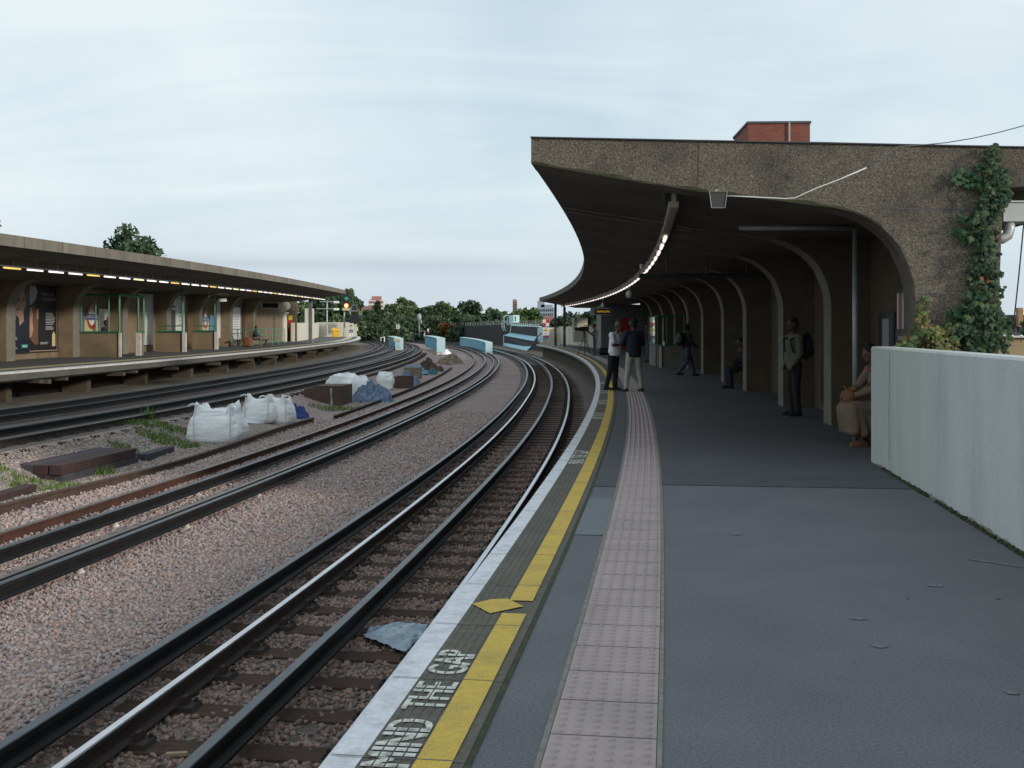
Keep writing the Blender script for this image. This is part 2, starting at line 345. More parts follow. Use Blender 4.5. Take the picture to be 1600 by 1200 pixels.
def thing(name,label,cat,loc=(0,0,0),rz=0,group=None):
    o=bpy.data.objects.new(name,None); COL.objects.link(o); o.location=loc; o.rotation_euler=(0,0,rz); o.empty_display_size=.1
    return tag(o,label,cat,group)
def dup(root,loc=None,rz=0,label=None):
    r=root.copy(); COL.objects.link(r)
    if loc is not None: r.location=loc; r.rotation_euler=(0,0,rz)
    if label: r['label']=label
    for ch in list(root.children):
        c=ch.copy(); COL.objects.link(c); c.parent=r
        for g in list(ch.children):
            d=g.copy(); COL.objects.link(d); d.parent=c
    return r
def rr(a,b,st):
    n=max(2,int(round((b-a)/st))+1); return [a+(b-a)*i/(n-1) for i in range(n)]
def text_geo(txt,size=1.0,bold=0.0):
    cu=bpy.data.curves.new('t','FONT'); cu.body=txt; cu.size=size; cu.offset=bold; cu.resolution_u=3
    o=bpy.data.objects.new('t',cu); COL.objects.link(o); dg=bpy.context.evaluated_depsgraph_get(); dg.update()
    me=bpy.data.meshes.new_from_object(o.evaluated_get(dg)); v=[tuple(q.co) for q in me.vertices]; f=[tuple(p.vertices) for p in me.polygons]
    bpy.data.objects.remove(o); bpy.data.curves.remove(cu); bpy.data.meshes.remove(me)
    xs=[q[0] for q in v]; ys=[q[1] for q in v]
    x0,x1,y0,y1=min(xs),max(xs),min(ys),max(ys)
    return [((q[0]-x0)/(x1-x0),(q[1]-y0)/(y1-y0)) for q in v],f
class Panel:
    """a flat thing facing a direction: local u to the right, v up, w out of the face"""
    def __init__(s,org,u,v): s.o=Vector(org); s.u=Vector(u).normalized(); s.v=Vector(v).normalized(); s.w=s.u.cross(s.v)
    def p(s,a,b,c=0): return tuple(s.o+s.u*a+s.v*b+s.w*c)
    def rect(s,mb,a0,b0,a1,b1,c,mi=0,th=0):
        if th:
            vs=[s.p(a,b,q) for q in (c-th,c) for a,b in ((a0,b0),(a1,b0),(a1,b1),(a0,b1))]
            mb.add(vs,[(3,2,1,0),(4,5,6,7),(0,1,5,4),(1,2,6,5),(2,3,7,6),(3,0,4,7)],mi)
        else: mb.add([s.p(a0,b0,c),s.p(a1,b0,c),s.p(a1,b1,c),s.p(a0,b1,c)],[(0,1,2,3)],mi)
    def poly(s,mb,pts,c,mi=0): mb.add([s.p(a,b,c) for a,b in pts],[tuple(range(len(pts)))],mi)
    def disc(s,mb,a,b,ra,rb,c,mi=0,n=28,r_in=0,a0=0,a1=2*math.pi):
        k=[(math.cos(a0+(a1-a0)*i/n),math.sin(a0+(a1-a0)*i/n)) for i in range(n+1)]
        if r_in: mb.add([s.p(a+ra*x,b+rb*y,c) for x,y in k]+[s.p(a+ra*r_in*x,b+rb*r_in*y,c) for x,y in k],[(i,i+1,n+2+i,n+1+i) for i in range(n)],mi)
        else: mb.add([s.p(a,b,c)]+[s.p(a+ra*x,b+rb*y,c) for x,y in k],[(0,i+1,i+2) for i in range(n)],mi)
    def text(s,mb,txt,a0,b0,a1,b1,c,mi=0,bold=0.0):
        v,f=text_geo(txt,1.0,bold); mb.add([s.p(a0+(a1-a0)*x,b0+(b1-b0)*y,c) for x,y in v],f,mi)
# ------------------------------------------------------------------ ground, trackbed
def sm(a,b,x):
    t=min(1,max(0,(x-a)/(b-a))); return t*t*(3-2*t)
def z1(s): return -.98+rise(s)            # rail top, near pair
def z3(s): return -.85+rise_far(s)        # rail top, far pair
def gz(s,o):
    a=z1(s)-.15; b=z3(s)-.14
    z=a+(b-a)*sm(9.0,10.7,o)
    z-=.045*(sm(.0,.5,o)-sm(2.5,3.1,o))     # track 1 lies a little lower between its sleepers
    z+=.02*math.sin(o*2.1+s*.31)*(sm(3,3.6,o)-sm(4.5,5,o))+.05*math.sin(s*.43+o)*(sm(7.6,8.2,o)-sm(9.6,10.2,o))
    if o<-6: z-=(-6-o)*.5
    if o>30: z-=(o-30)*.5
    return z
mb=MB(); ss=rr(-14,330,1.0); oo=[-16,-10,-6,-3,-.5,0,.25,.5,1,1.5,2,2.5,2.8,3.1,3.5,4,4.5,5,5.6,6.4,7.2,7.6,8,8.5,9,9.5,10,10.5,11.5,12.5,13.5,14.5,15.5,16.4,17.2,18,20,24,30,38,46]
for s in ss:
    for o in oo: mb.v.append(P(s,o,gz(s,o)))
n=len(oo)
for i in range(len(ss)-1):
    for k in range(n-1): mb.f.append((i*n+k,i*n+k+1,(i+1)*n+k+1,(i+1)*n+k)); mb.m.append(1 if oo[k]>=16 or oo[k]<-.6 else 2 if -.6<=oo[k]<3.0 or 10.5<=oo[k]<16 else 0)
struct(mb.build('trackbed',['trackbed','dirt','trackbed_dirty'],smooth=True,fix=False))
mb=MB().quad((-4000,-300,-8),(4000,-300,-8),(4000,5000,-8),(-4000,5000,-8)); struct(mb.build('ground','grassland',fix=False))
# ------------------------------------------------------------------ loose ballast stones (nearest part of the trackbed)
def stones():
    ico=bmesh.new(); bmesh.ops.create_icosphere(ico,subdivisions=1,radius=1); ico.verts.ensure_lookup_table()
    V=np.array([v.co for v in ico.verts]); Fc=np.array([[v.index for v in f.verts] for f in ico.faces]); ico.free()
    pts=[]
    def region(s0,s1,o0,o1,dens,size,skipsl):
        L=s1-s0; nn=int(L*(o1-o0)*dens); S=rng.uniform(s0,s1,nn); O=rng.uniform(o0,o1,nn)
        X=np.interp(S,_S,_bx)-O*np.cos(np.interp(S,_S,_th)); Y=np.interp(S,_S,_by)+O*np.sin(np.interp(S,_S,_th))
        ok=(X/np.maximum(Y,.1)>-.56)
        if skipsl:
            ph=np.abs((S+.05+.355)%.71-.355); ok&=~((ph<.125)&(O>.33)&(O<2.75)&(rng.random(nn)<.95))
        for x,y,s,o in zip(X[ok],Y[ok],S[ok],O[ok]): pts.append((x,y,gz(s,o)+rng.uniform(-.006,.016),size*rng.uniform(.62,1.3)))
    region(2.6,14,-.2,3.1,620,.026,True); region(14,26,-.2,3.1,300,.031,True)
    region(3,14,3.1,8.2,720,.0245,False); region(14,24,3.1,5.2,400,.029,False); region(24,36,3.1,5.2,230,.034,False)
    region(14,26,5.2,8.6,330,.030,False); region(26,40,5.4,8.3,190,.036,False); region(13,30,8.4,10.4,250,.028,False)
    A=np.array(pts); n=len(A); q=rng.normal(size=(n,4)); q/=np.linalg.norm(q,axis=1)[:,None]
    a,b,c,d=q.T
    Rm=np.stack([1-2*(c*c+d*d),2*(b*c-a*d),2*(b*d+a*c),2*(b*c+a*d),1-2*(b*b+d*d),2*(c*d-a*b),2*(b*d-a*c),2*(c*d+a*b),1-2*(b*b+c*c)],1).reshape(n,3,3)
    T=np.stack([V*(1+np.random.default_rng(i).uniform(-.3,.22,(len(V),1))) for i in range(12)])
    loc=T[rng.integers(0,12,n)]*np.stack([np.ones(n),rng.uniform(.6,1,n),rng.uniform(.42,.75,n)],1)[:,None,:]*A[:,3][:,None,None]
    W=np.einsum('nij,nvj->nvi',Rm,loc)+A[:,None,:3]
    nv=len(V); faces=(Fc[None]+np.arange(n)[:,None,None]*nv).reshape(-1,3)
    me=bpy.data.meshes.new('ballast_stones'); me.vertices.add(n*nv); me.vertices.foreach_set('co',W.reshape(-1).astype(np.float32))
    me.loops.add(len(faces)*3); me.loops.foreach_set('vertex_index',faces.reshape(-1).astype(np.int32))
    me.polygons.add(len(faces)); me.polygons.foreach_set('loop_start',np.arange(0,len(faces)*3,3,dtype=np.int32)); me.polygons.foreach_set('loop_total',np.full(len(faces),3,dtype=np.int32))
    base=np.array([(.37,.265,.235),(.33,.24,.215),(.38,.30,.28),(.28,.235,.23),(.34,.225,.19),(.23,.20,.20),(.34,.28,.265)])
    pick=base[rng.integers(0,len(base),n)]*rng.uniform(.95,1.35,(n,1))
    oo_=np.array([SOo for SOo in fastO(A[:,0],A[:,1])]); dirty=((oo_>.1)&(oo_<3.0))
    pick[dirty]=pick[dirty]*np.array([.66,.60,.54])
    mid=oo_>8.3; pick[mid]=pick[mid]*np.array([.88,.98,.92])
    colr=np.concatenate([np.repeat(pick,nv,0),np.ones((n*nv,1))],1)
    at_=me.attributes.new('tint','FLOAT_COLOR','POINT'); at_.data.foreach_set('color',colr.reshape(-1).astype(np.float32))
    me.materials.append(M['stones']); me.update(); me.validate()
    o=bpy.data.objects.new('ballast_stones',me); COL.objects.link(o); stuff(o,'pinkish grey ballast stones lying between the rails','ballast')
def fastO(x,y):
    out=np.zeros(len(x))
    for i0 in range(0,len(x),4000):
        xs=x[i0:i0+4000];ys=y[i0:i0+4000]; sel=slice(200,480)
        i=np.argmin((_bx[None,sel]-xs[:,None])**2+(_by[None,sel]-ys[:,None])**2,1)+200
        out[i0:i0+4000]=-((xs-_bx[i])*np.cos(_th[i])-(ys-_by[i])*np.sin(_th[i]))
    return out
stones()
# ------------------------------------------------------------------ rails
def runrail(o,zt,top=.068,h=.15):
    return lambda s:[(o(s)+a,zt(s)+b) for a,b in ((.060,-h),(.060,-h+.012),(.011,-h+.03),(.010,-.05),(.033,-.038),(.034,-.008),(.026,0),(-.026,0),(-.034,-.008),(-.033,-.038),(-.010,-.05),(-.011,-h+.03),(-.060,-h+.012),(-.060,-h))]
def condrail(o,zt):
    h=.155
    return lambda s:[(o(s)+a,zt(s)+b) for a,b in ((.068,-h),(.068,-h+.02),(.018,-h+.04),(.018,-.062),(.04,-.048),(.041,-.006),(.035,0),(-.035,0),(-.041,-.006),(-.04,-.048),(-.018,-.062),(-.018,-h+.04),(-.068,-h+.02),(-.068,-h))]
def rail(kind,g,o0,zf,label,mats,s0=-10,s1=215,pots=0,step=1.0):
    of=lambda s:o0+dev(g,s); prof=(condrail if kind=='c' else runrail)(of,zf)
    n=14; mb=MB().sweep(prof,rr(s0,s1,step),mfn=lambda k:1 if k in (5,6,7) else 0)
    ob=mb.build('conductor_rail' if kind=='c' else 'running_rail',mats); tag(ob,label,'rail')
    if pots:
        t=MB(); t.loft([((0,0,0),.045,.045),((0,0,.02),.06,.06),((0,0,.03),.06,.06),((0,0,.035),.04,.04),((0,0,.055),.052,.052),((0,0,.065),.052,.052),((0,0,.07),.03,.03),((0,0,.10),.03,.03)],12)
        first=None
        for i in range(pots):
            s=3.2+i*2.84; x,y,z=P(s,of(s)-.02,zf(s)-.262)
            if first is None: first=t.build('insulator','pot',ob,smooth=True); first.location=(x,y,z)
            else:
                c=first.copy(); COL.objects.link(c); c.parent=ob; c.location=(x,y,z)
            # iron bracket holding the rail on its pot stays part of the rail's silhouette
    return ob
zc=lambda s:z1(s)+.08
zc3=lambda s:z3(s)+.08
rail('r','t1',.768,z1,'running rail of the near track lying closest to the near platform edge',['rail_rust','rail_shiny'])
rail('c','t1',1.48,zc,'dark central conductor rail of the track beside the near platform',['conductor','conductor_top'])
rail('r','t1',2.29,z1,'bright worn running rail of the near track farther from the platform edge',['rail_rust','rail_shiny'])
rail('c','t1',2.69,zc,'dark outer conductor rail of the near track beside the pink ballast strip',['conductor','conductor_top'])
rail('c','t2',5.145,zc,'dark outer conductor rail of the second track beside the pink ballast strip',['conductor','conductor_top'],pots=24)
rail('r','t2',5.50,z1,'running rail of the second track half hidden behind its outer conductor rail',['rail_rust','rail_dull'])
rail('c','t2',6.15,zc,'dark central conductor rail of the second track',['conductor','conductor_top'],pots=24)
rail('r','t2',6.97,z1,'running rail of the second track with orange rusty side',['rail_rust_bright','rail_dull'])
rail('r','t34',11.0,z3,'rusty running rail of the third track nearest the bags of rubble',['rail_rust','rail_dull'],0,215)
rail('c','t34',11.72,zc3,'central conductor rail of the third track',['conductor','conductor_top'],0,215)
rail('r','t34',12.38,z3,'running rail of the third track farther from the bags of rubble',['rail_rust','rail_dull'],0,215)
rail('c','t34',13.62,zc3,'outer conductor rail between the third and fourth tracks',['conductor','conductor_top'],0,215)
rail('r','t34',14.02,z3,'running rail of the fourth track on the side away from the far platform',['rail_rust','rail_dull'],0,215)
rail('c','t34',14.75,zc3,'central conductor rail of the fourth track below the far platform',['conductor','conductor_top'],0,215)
rail('r','t34',15.50,z3,'running rail of the fourth track closest to the far platform edge',['rail_rust','rail_dull'],0,215)
# loose rails lying on the ground beside the second track
def loose(sa,sb,oa,ob_,label,mats,zoff=.0):
    of=lambda s:oa+(ob_-oa)*(s-sa)/(sb-sa)
    prof=runrail(of,lambda s:gz(s,of(s))+.15+zoff)
    m=MB().sweep(prof,rr(sa,sb,.8),mfn=lambda k:1 if k in (5,6,7) else 0); tag(m.build('loose_rail',mats),label,'rail')
loose(6,31.4,8.15,8.0,'long loose brown rail lying on the ballast in front of the white bags',['rail_brown','rail_brown'])
loose(32.6,74,7.68,7.5,'long loose dark rail lying past the brown steel box toward the spoil heap',['rail_rust','rail_rust'],-.02)
# ------------------------------------------------------------------ sleepers
def sleepers():
    def proto(name,label,grp,L,offs_):
        r=MB().box((0,0,0),(L,.25,.14)).build(name,'sleeper_wood',bevel=.008); tag(r,label,'sleeper',grp)
        m=MB()
        for sg in (-1,1):
            m=MB(); m.box((0,0,.088),(.36,.19,.035),taper=.9); m.box((.085,0,.125),(.05,.10,.075),taper=.7); m.box((-.085,0,.12),(.05,.12,.07),taper=.7); m.cap((.14,.06,.09),(.14,.06,.12),.016,.016,8); m.cap((-.14,-.06,.09),(-.14,-.06,.12),.016,.016,8)
            c=m.build('rail_chair','rail_rust',r); c.location=(offs_*sg,0,0); 
        return r
    def lay(r,g,oc,zf,s0,s1,dz):
        k=0; s=s0
        while s<s1:
            o=oc+dev(g,s); x,y,z=P(s,o,zf(s)+dz+random.uniform(-.006,.004)); rot=-heading(s)+random.uniform(-.012,.012)
            if k==0: r.location=(x,y,z); r.rotation_euler=(0,0,rot)
            else: dup(r,(x,y,z),rot)
            k+=1; s+=.71
    lay(proto('timber_sleeper','dark timber sleeper crossing under the rails of the near track','sleepers under the near track',2.6,.755),'t1',1.53,z1,-.05+.71*4,82,-.245)
    lay(proto('timber_sleeper','rusty chaired sleeper end under the third track beside the rubble bags','sleepers under the third track',2.6,.69),'t34',11.7,z3,12,100,-.24)
sleepers()
# ------------------------------------------------------------------ near platform
def near(a,b,dz,s0,s1,name,m,par=None,st=1.0,label=None):
    mb=MB(); q=rr(s0,s1,st); mb.v=[P(s,o,rise(s)+dz) for s in q for o in (-a,-b)]
    mb.f=[(2*i,2*i+1,2*i+3,2*i+2) for i in range(len(q)-1)]; mb.m=[0]*len(mb.f)
    o=mb.build(name,m,par,fix=False)
    for p in o.data.polygons: pass
    if o.data.polygons[0].normal.z<0: o.data.flip_normals()
    if label: o['label']=label
    return o
PE=104.0
plat=MB().sweep(lambda s:[(0,rise(s)),(0,-.15+rise(s)),(-.12,-.18+rise(s)),(-.55,-.24+rise(s)),(-.62,-2.0),(-7,-2.0),(-7,rise(s))],rr(-6,PE,1.0),mfn=lambda k:1 if k<=3 else 0).build('near_platform',['asphalt','pier_dark']); struct(plat)
# pale face of the coping, painted white on its nose
near(0,.115,.005,-4,PE,'white_edge_line','white_paint',plat)
MB().sweep(lambda s:[(.004,rise(s)+.005),(.004,rise(s)-.05),(0.0005,rise(s)-.05),(0.0005,rise(s)+.004)],rr(-4,PE,1.0)).build('white_edge_nose','white_paint',plat)
MB().sweep(lambda s:[(.003,rise(s)-.052),(.003,rise(s)-.149),(0.0005,rise(s)-.149),(0.0005,rise(s)-.052)],rr(-4,PE,1.0)).build('coping_face','cement',plat)
# ridged coping: shallow grooves running along the edge
def coping():
    mb=MB(); q=rr(-4,PE,1.0); os_=[]; a=.115
    while a<.315:
        os_+= [(a,.002),(a+.026,.002),(a+.029,-.004+.003),(a+.034,-.001)]; a+=.0395
    os_=[(min(x,.49),z) for x,z in os_]+[(.49,.002)]
    mb.v=[P(s,-x,rise(s)+.003+z) for s in q for x,z in os_]; n=len(os_)
    mb.f=[(i*n+k,(i+1)*n+k,(i+1)*n+k+1,i*n+k+1) for i in range(len(q)-1) for k in range(n-1)]; mb.m=[0]*len(mb.f)
    o=mb.build('ridged_coping','coping',plat,fix=False)
    if o.data.polygons[0].normal.z<0: o.data.flip_normals()
coping()
# yellow line, broken where the mark crosses it
sy=lambda px,py: hit(px,py,lambda s,o:rise(s))[:2]
g0=sy(800,961)[0]; g1=sy(815,941)[0]
near(.315,.447,.0095,-4,g0,'yellow_line','yellow_paint',plat,.5); near(.315,.447,.0095,g1,60,'yellow_line','yellow_paint',plat,1.0); near(.315,.447,.0095,60.05,PE-2,'yellow_line','yellow_paint',plat,1.0)
mb=MB(); pts=[sy(*p) for p in ((737,946),(768,939),(793,938),(818,950),(797,954.5),(766,961))]
mb.add([P(s,o,rise(s)+.0105) for s,o in pts],[(0,1,2,3,4,5)]); dm=mb.build('yellow_mark','yellow_paint',plat,fix=False)
if dm.data.polygons[0].normal.z<0: dm.data.flip_normals()
near(.492,.515,.006,-4,PE,'coping_joint','moss',plat)
near(.735,.757,.005,-4,PE-4,'cement_joint','cement',plat); near(1.163,1.182,.005,-4,PE-4,'cement_joint','cement',plat)
for k,(a,b) in enumerate(((8.55,10.35),(11.15,11.9))): near(.517,.733,.0045,a,b,'repair_patch',('asphalt_patch','asphalt_dark')[k],plat,.5)
near(.517,.733,.0046,4.2,5.1,'repair_patch','asphalt_dark',plat,.3) if False else None
near(1.185,3.6,.0046,11.35,12.3,'repair_patch','asphalt_dark',plat,.5); near(1.185,6.2,.0045,12.3,PE-4,'shaded_asphalt','asphalt_shaded',plat); near(.517,.733,.0045,11.9,60,'shaded_asphalt','asphalt_shaded',plat); near(.517,.733,.0045,60,PE-4,'shaded_asphalt','asphalt_shaded',plat)  # floor past the dark band: darker surfacing, canopy shade painted into it
mb=MB(); s=2.25
while s<45:
    j=.004 if s<12 else .008
    for a,b in ((0,.116),(.117,.49)):
        mb.quad(P(s-j,-a,rise(s)+.0103),P(s-j,-b,rise(s)+.0103),P(s+j,-b,rise(s)+.0103),P(s+j,-a,rise(s)+.0103))
    s+=.915
o=mb.build('coping_seams','tactile_joint',plat,fix=False)
if o.data.polygons[0].normal.z<0: o.data.flip_normals()
# tactile paving with its half-round studs
near(.76,1.16,.006,-4,PE-4,'tactile_paving','tactile',plat)
mb=MB()
def tac():
    s=1.6; k=0
    tm=[(math.cos(2*math.pi*i/8),math.sin(2*math.pi*i/8)) for i in range(8)]
    while s<62:
        m2=MB()
        b0,b1=P(s,-.76,rise(s)+.0075),P(s,-1.16,rise(s)+.0075); b2,b3=P(s+.007,-1.16,rise(s)+.0075),P(s+.007,-.76,rise(s)+.0075)
        mbj.quad(b0,b1,b2,b3)
        if s<46:
            for i in range(6):
                for j in range(6):
                    x,y,z=P(s+.033+i*.0667,-(.76+.033+j*.0667),rise(s)+.006)
                    r=.0175; vs=[(x+r*a,y+r*b,z) for a,b in tm]+[(x+r*.72*a,y+r*.72*b,z+.0075) for a,b in tm]+[(x,y,z+.009)]
                    mbd.add(vs,[(q,(q+1)%8,8+(q+1)%8,8+q) for q in range(8)]+[(8+q,8+(q+1)%8,16) for q in range(8)])
        s+=.4; k+=1
mbj=MB(); mbd=MB(); tac()
o=mbj.build('tactile_joints','tactile_joint',plat,fix=False)
if o.data.polygons[0].normal.z<0: o.data.flip_normals()
mbd.build('tactile_studs','tactile',plat,smooth=True,fix=False)
# MIND THE GAP, read from the platform looking at the track
def mind(s0,L,z=.0092,brk=True):
    v,f=text_geo('MIND  THE  GAP',1.0,0.0); mb=MB()
    bm=bmesh.new(); vs=[bm.verts.new((a,b,0)) for a,b in v]
    for q in f:
        try: bm.faces.new([vs[i] for i in q])
        except ValueError: pass
    # the grooves of the coping break the paint up
    for k in range(1,4):
        for e in (-.017,.017):
            bmesh.ops.bisect_plane(bm,geom=bm.verts[:]+bm.edges[:]+bm.faces[:],plane_co=(0,k*.25+e,0),plane_no=(0,1,0))
    dead=[q for q in bm.faces if any(abs(q.calc_center_median().y-k*.25)<.017 for k in range(1,4))]
    bmesh.ops.delete(bm,geom=dead,context='FACES'); bm.verts.index_update()
    bm.verts.index_update()
    for k_,dx in enumerate((-.006,0,.006)): mb.add([P(s0+p.co.x*L+dx,-(.306-.178*p.co.y),rise(s0)+z+.0004*k_) for p in bm.verts],[tuple(q.index for q in p.verts) for p in bm.faces])
    bm.free()
    o=mb.build('painted_words','letter_paint',plat,fix=False)
    for p in o.data.polygons:
        if p.normal.z<0: o.data.flip_normals()
        break
for s0 in (4.0,12.9,19.4,23.2,27.0,31.5): mind(s0,1.43)
# chalk scuffs and spots on the asphalt
mb=MB()
for px,py,a in ((1152,835,.06),(1558,880,.2),(1460,915,.06),(1340,967,.05),(1375,1010,.05),(1580,1083,.035)):
    s,o=sy(px,py); n=9
    mb.add([P(s+(.25 if px==1558 else .8)*a*math.sin(6.28*i/n)*random.uniform(.75,1.0)+(.6*a*math.cos(6.28*i/n) if px==1558 else 0),o+a*math.cos(6.28*i/n)*random.uniform(.6,1.1),.0035+rise(s)) for i in range(n)],[tuple(range(n))])
o=mb.build('scuff_marks','scuff',plat,fix=False)
for p in o.data.polygons:
    if p.normal.z<0: p.flip()
mb=MB()
for i in range(10):
    s=rng.uniform(4,14);o=-rng.uniform(1.25,3.5);a=rng.uniform(.008,.022); n=6
    mb.add([P(s+a*.9*math.sin(6.28*i_/n),o+a*math.cos(6.28*i_/n),.0034+rise(s)) for i_ in range(n)],[tuple(range(n))])
o=mb.build('gum_spots','asphalt_dark',plat,fix=False)
for p in o.data.polygons:
    if p.normal.z<0: p.flip()
# ------------------------------------------------------------------ low parapet wall at the right
wl=thing('parapet_wall','low pale rendered wall streaked with damp at the right side of the near platform','wall',P(10,-3.62))
mb=MB().sweep(lambda s:[(-3.62,-.05),(-3.62,1.325),(-3.64,1.345),(-3.84,1.345),(-3.86,1.325),(-3.86,-.05)],rr(-14,13.6,.7),mfn=lambda k:0); mb.m=[1 if (i//6)>=35 else 0 for i in range(len(mb.m))]; mb.build('wall',['cream_wall','cream_green'],wl)
mb=MB(); s=4.0
while s<13.2:
    h=lambda q:.012+.016*abs(math.sin(q*1.9)*math.sin(q*.7+1))+.02*abs(math.sin(q*17.3)*math.sin(q*7.1))
    mb.quad(P(s,-3.617,rise(s)),P(s+.1,-3.617,rise(s)),P(s+.1,-3.617,h(s+.1)),P(s,-3.617,h(s))); s+=.1
mb.build('grime_band','grime',wl,fix=False)
mb=MB(); z=.12; q=12.62
while z<1.28:
    q2=q+random.uniform(-.022,.02); mb.quad(P(q,-3.6175,z),P(q+.012,-3.6175,z),P(q2+.010,-3.6175,z+.09),P(q2,-3.6175,z+.09)); q=q2; z+=.09
mb.build('hairline_crack','grime',wl,fix=False)
mb=MB()
for i in range(1500):
    s=rng.uniform(4,13.4); h=abs(rng.normal(0,.012)); 
    if math.sin(s*2.3)+math.sin(s*5.1)<-1.1 or s>12.9: continue
    x,y,_=P(s,-3.615+rng.uniform(0,.03)); mb.ell((x,y,h*.6),(.008+h*.5,.008+h*.4,.006+h*.3),5,3)
mb.build('moss_line','moss',wl,smooth=True,fix=False)
# ------------------------------------------------------------------ near station building with its curved canopy
def lc(s): return float(np.interp(s,[13,18,22.5,28,32,110],[4.1,4.0,3.83,3.73,3.66,3.66]))
def zr(s): return .0053*(s-13.6)
def prism(mb,poly,s0,s1,ms=0,me=0):
    n=len(poly); q=rr(s0,s1,max(.3,(s1-s0)/3)) if s1-s0>1 else [s0,s1]
    mb.sweep(lambda s:[(-l,z) for l,z in poly],q,mi=me,caps=False)
    b=len(mb.v); mb.v+=[P(s0,-l,z) for l,z in poly]+[P(s1,-l,z) for l,z in poly]
    mb.f+=[tuple(range(b+n-1,b-1,-1)),tuple(range(b+n,b+2*n))]; mb.m+=[ms,ms]
S0=13.6
bld=thing('canopy_building','brown concrete platform building with a deep curved canopy over the near platform at the right','station building',P(20,-4.5))
def roofprof(s):
    c=lc(s); q=zr(s)
    return [(.36,3.86+q),(.36,3.55+q),(-.0,3.485+q),(-(c-.92),2.975+q),(-(c+.75),2.95+q),(-(c+.75),3.02+q),(-7.3,3.25+q),(-7.3,3.58+q)]
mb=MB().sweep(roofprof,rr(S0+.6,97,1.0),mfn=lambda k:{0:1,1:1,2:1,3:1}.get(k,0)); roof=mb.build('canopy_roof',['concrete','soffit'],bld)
mb=MB(); prism(mb,[(-.36,3.86),(3,3.74),(7.3,3.55),(7.3,3.29),(5.09,3.17),(5.05,2.0),(5.02,-.02),(4.12,-.02),(4.12,1.87),(4.105,2.07),(4.05,2.27),(3.95,2.5),(3.85,2.625),(3.74,2.73),(3.60,2.83),(3.45,2.9),(3.2,2.965),(2.45,3.07),(1.7,3.17),(.95,3.295),(0,3.475),(-.36,3.545)],S0,S0+.6,0,1)
mb.build('end_wall',['aggregate','concrete'],bld)
mb=MB(); prism(mb,[(3.8,-.02),(3.8,1.3),(4.3,1.3),(4.3,-.02)],S0-.25,S0-.02); mb.build('sun_gap_filler','cream_green',wl)  # unseen filler, added to stop sun leaking between parapet and pier
# thin dark drip edge and board-mark seams on the end face
mb=MB()
_t=heading(S0); _n=Vector((-math.sin(_t),-math.cos(_t),0))
def fq(mb,pts,off=.004): mb.add([tuple(Vector(P(S0,-l,z))+_n*off) for l,z in pts],[tuple(range(len(pts)))])
for l0,z0,z1_ in ((1.62,3.19,3.79),):
    fq(mb,[(l0,z0),(l0+.005,z0),(l0+.023,z1_),(l0+.018,z1_)])
mb.build('crack','black',bld,fix=False); mb=MB(); fq(mb,[(3.75,2.95),(5.0,2.90),(5.0,2.912),(3.75,2.962)]); mb.build('pour_joint','slate',bld,fix=False); mb=MB(); fq(mb,[(4.14,1.95),(5.0,1.93),(5.0,1.94),(4.14,1.96)]); mb.build('pour_joint','slate',bld,fix=False)
mb=MB(); sp=[(-.36,3.545),(0,3.475),(.95,3.295),(1.7,3.17),(2.45,3.07),(3.2,2.965),(3.45,2.9),(3.60,2.83),(3.74,2.73)]
for (la_,za_),(lb_,zb_) in zip(sp[:-1],sp[1:]):
    n_=max(1,int((lb_-la_)/.08))
    for i in range(n_):
        t0_,t1_=i/n_,(i+1)/n_; h0=.018+.03*abs(math.sin((la_+t0_*(lb_-la_))*7.1))*abs(math.sin((la_+t0_*(lb_-la_))*2.7)); h1=.018+.03*abs(math.sin((la_+t1_*(lb_-la_))*7.1))*abs(math.sin((la_+t1_*(lb_-la_))*2.7))
        p0=(la_+(lb_-la_)*t0_,za_+(zb_-za_)*t0_); p1=(la_+(lb_-la_)*t1_,za_+(zb_-za_)*t1_); fq(mb,[p0,p1,(p1[0],p1[1]+h1),(p0[0],p0[1]+h0)])
mb.build('mossy_edge','moss',bld,fix=False)
MB().sweep(lambda s:[(.368,3.868),(.368,3.856),(-7.3,3.546),(-7.3,3.558)],[S0-.03,S0+.02]).build('roof_flashing','slate',bld)
def ribpoly(s):
    c=lc(s); q=zr(s)
    return [(c,-.02+rise(s)),(c,1.87+q)]+[(c-a,z+q) for a,z in ((.015,2.07),(.07,2.27),(.17,2.5),(.27,2.625),(.38,2.73),(.52,2.83),(.67,2.9),(.93,2.985))]+[(c+.3,2.99+q),(c+.65,2.95+q),(c+.65,-.02+rise(s))]
ribs=[18.44+.35,22.83+.35,28.18+.35,32.63+.35,38.28+.35]+[38.63+4.85*k for k in range(1,5)]
for s in ribs:
    mb=MB()
    for a_ in (-.32,.32):
        q_=[(.05,3.47),(-(lc(s)-.95),2.978)]; mb.sweep(lambda t,a_=a_:[(.30,3.525+zr(s)),(.30,3.50+zr(s)),(-(lc(s)-.93),2.945+zr(s)),(-(lc(s)-.93),2.99+zr(s))],[s+a_-.035,s+a_+.035])
        mb.build('soffit_seam','rib_edge',bld); mb=MB()
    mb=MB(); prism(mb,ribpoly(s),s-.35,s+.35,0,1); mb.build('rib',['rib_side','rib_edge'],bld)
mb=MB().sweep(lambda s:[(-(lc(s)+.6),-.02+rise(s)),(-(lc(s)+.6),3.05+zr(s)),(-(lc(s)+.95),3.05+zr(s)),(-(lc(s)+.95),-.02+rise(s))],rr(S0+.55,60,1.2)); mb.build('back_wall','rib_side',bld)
mb=MB().sweep(lambda s:[(-6.3,rise(s)-.02),(-6.3,3.2+zr(s)),(-6.6,3.2+zr(s)),(-6.6,rise(s)-.02)],rr(59.5,84,1.2)); mb.build('recessed_wall','rib_side',bld)
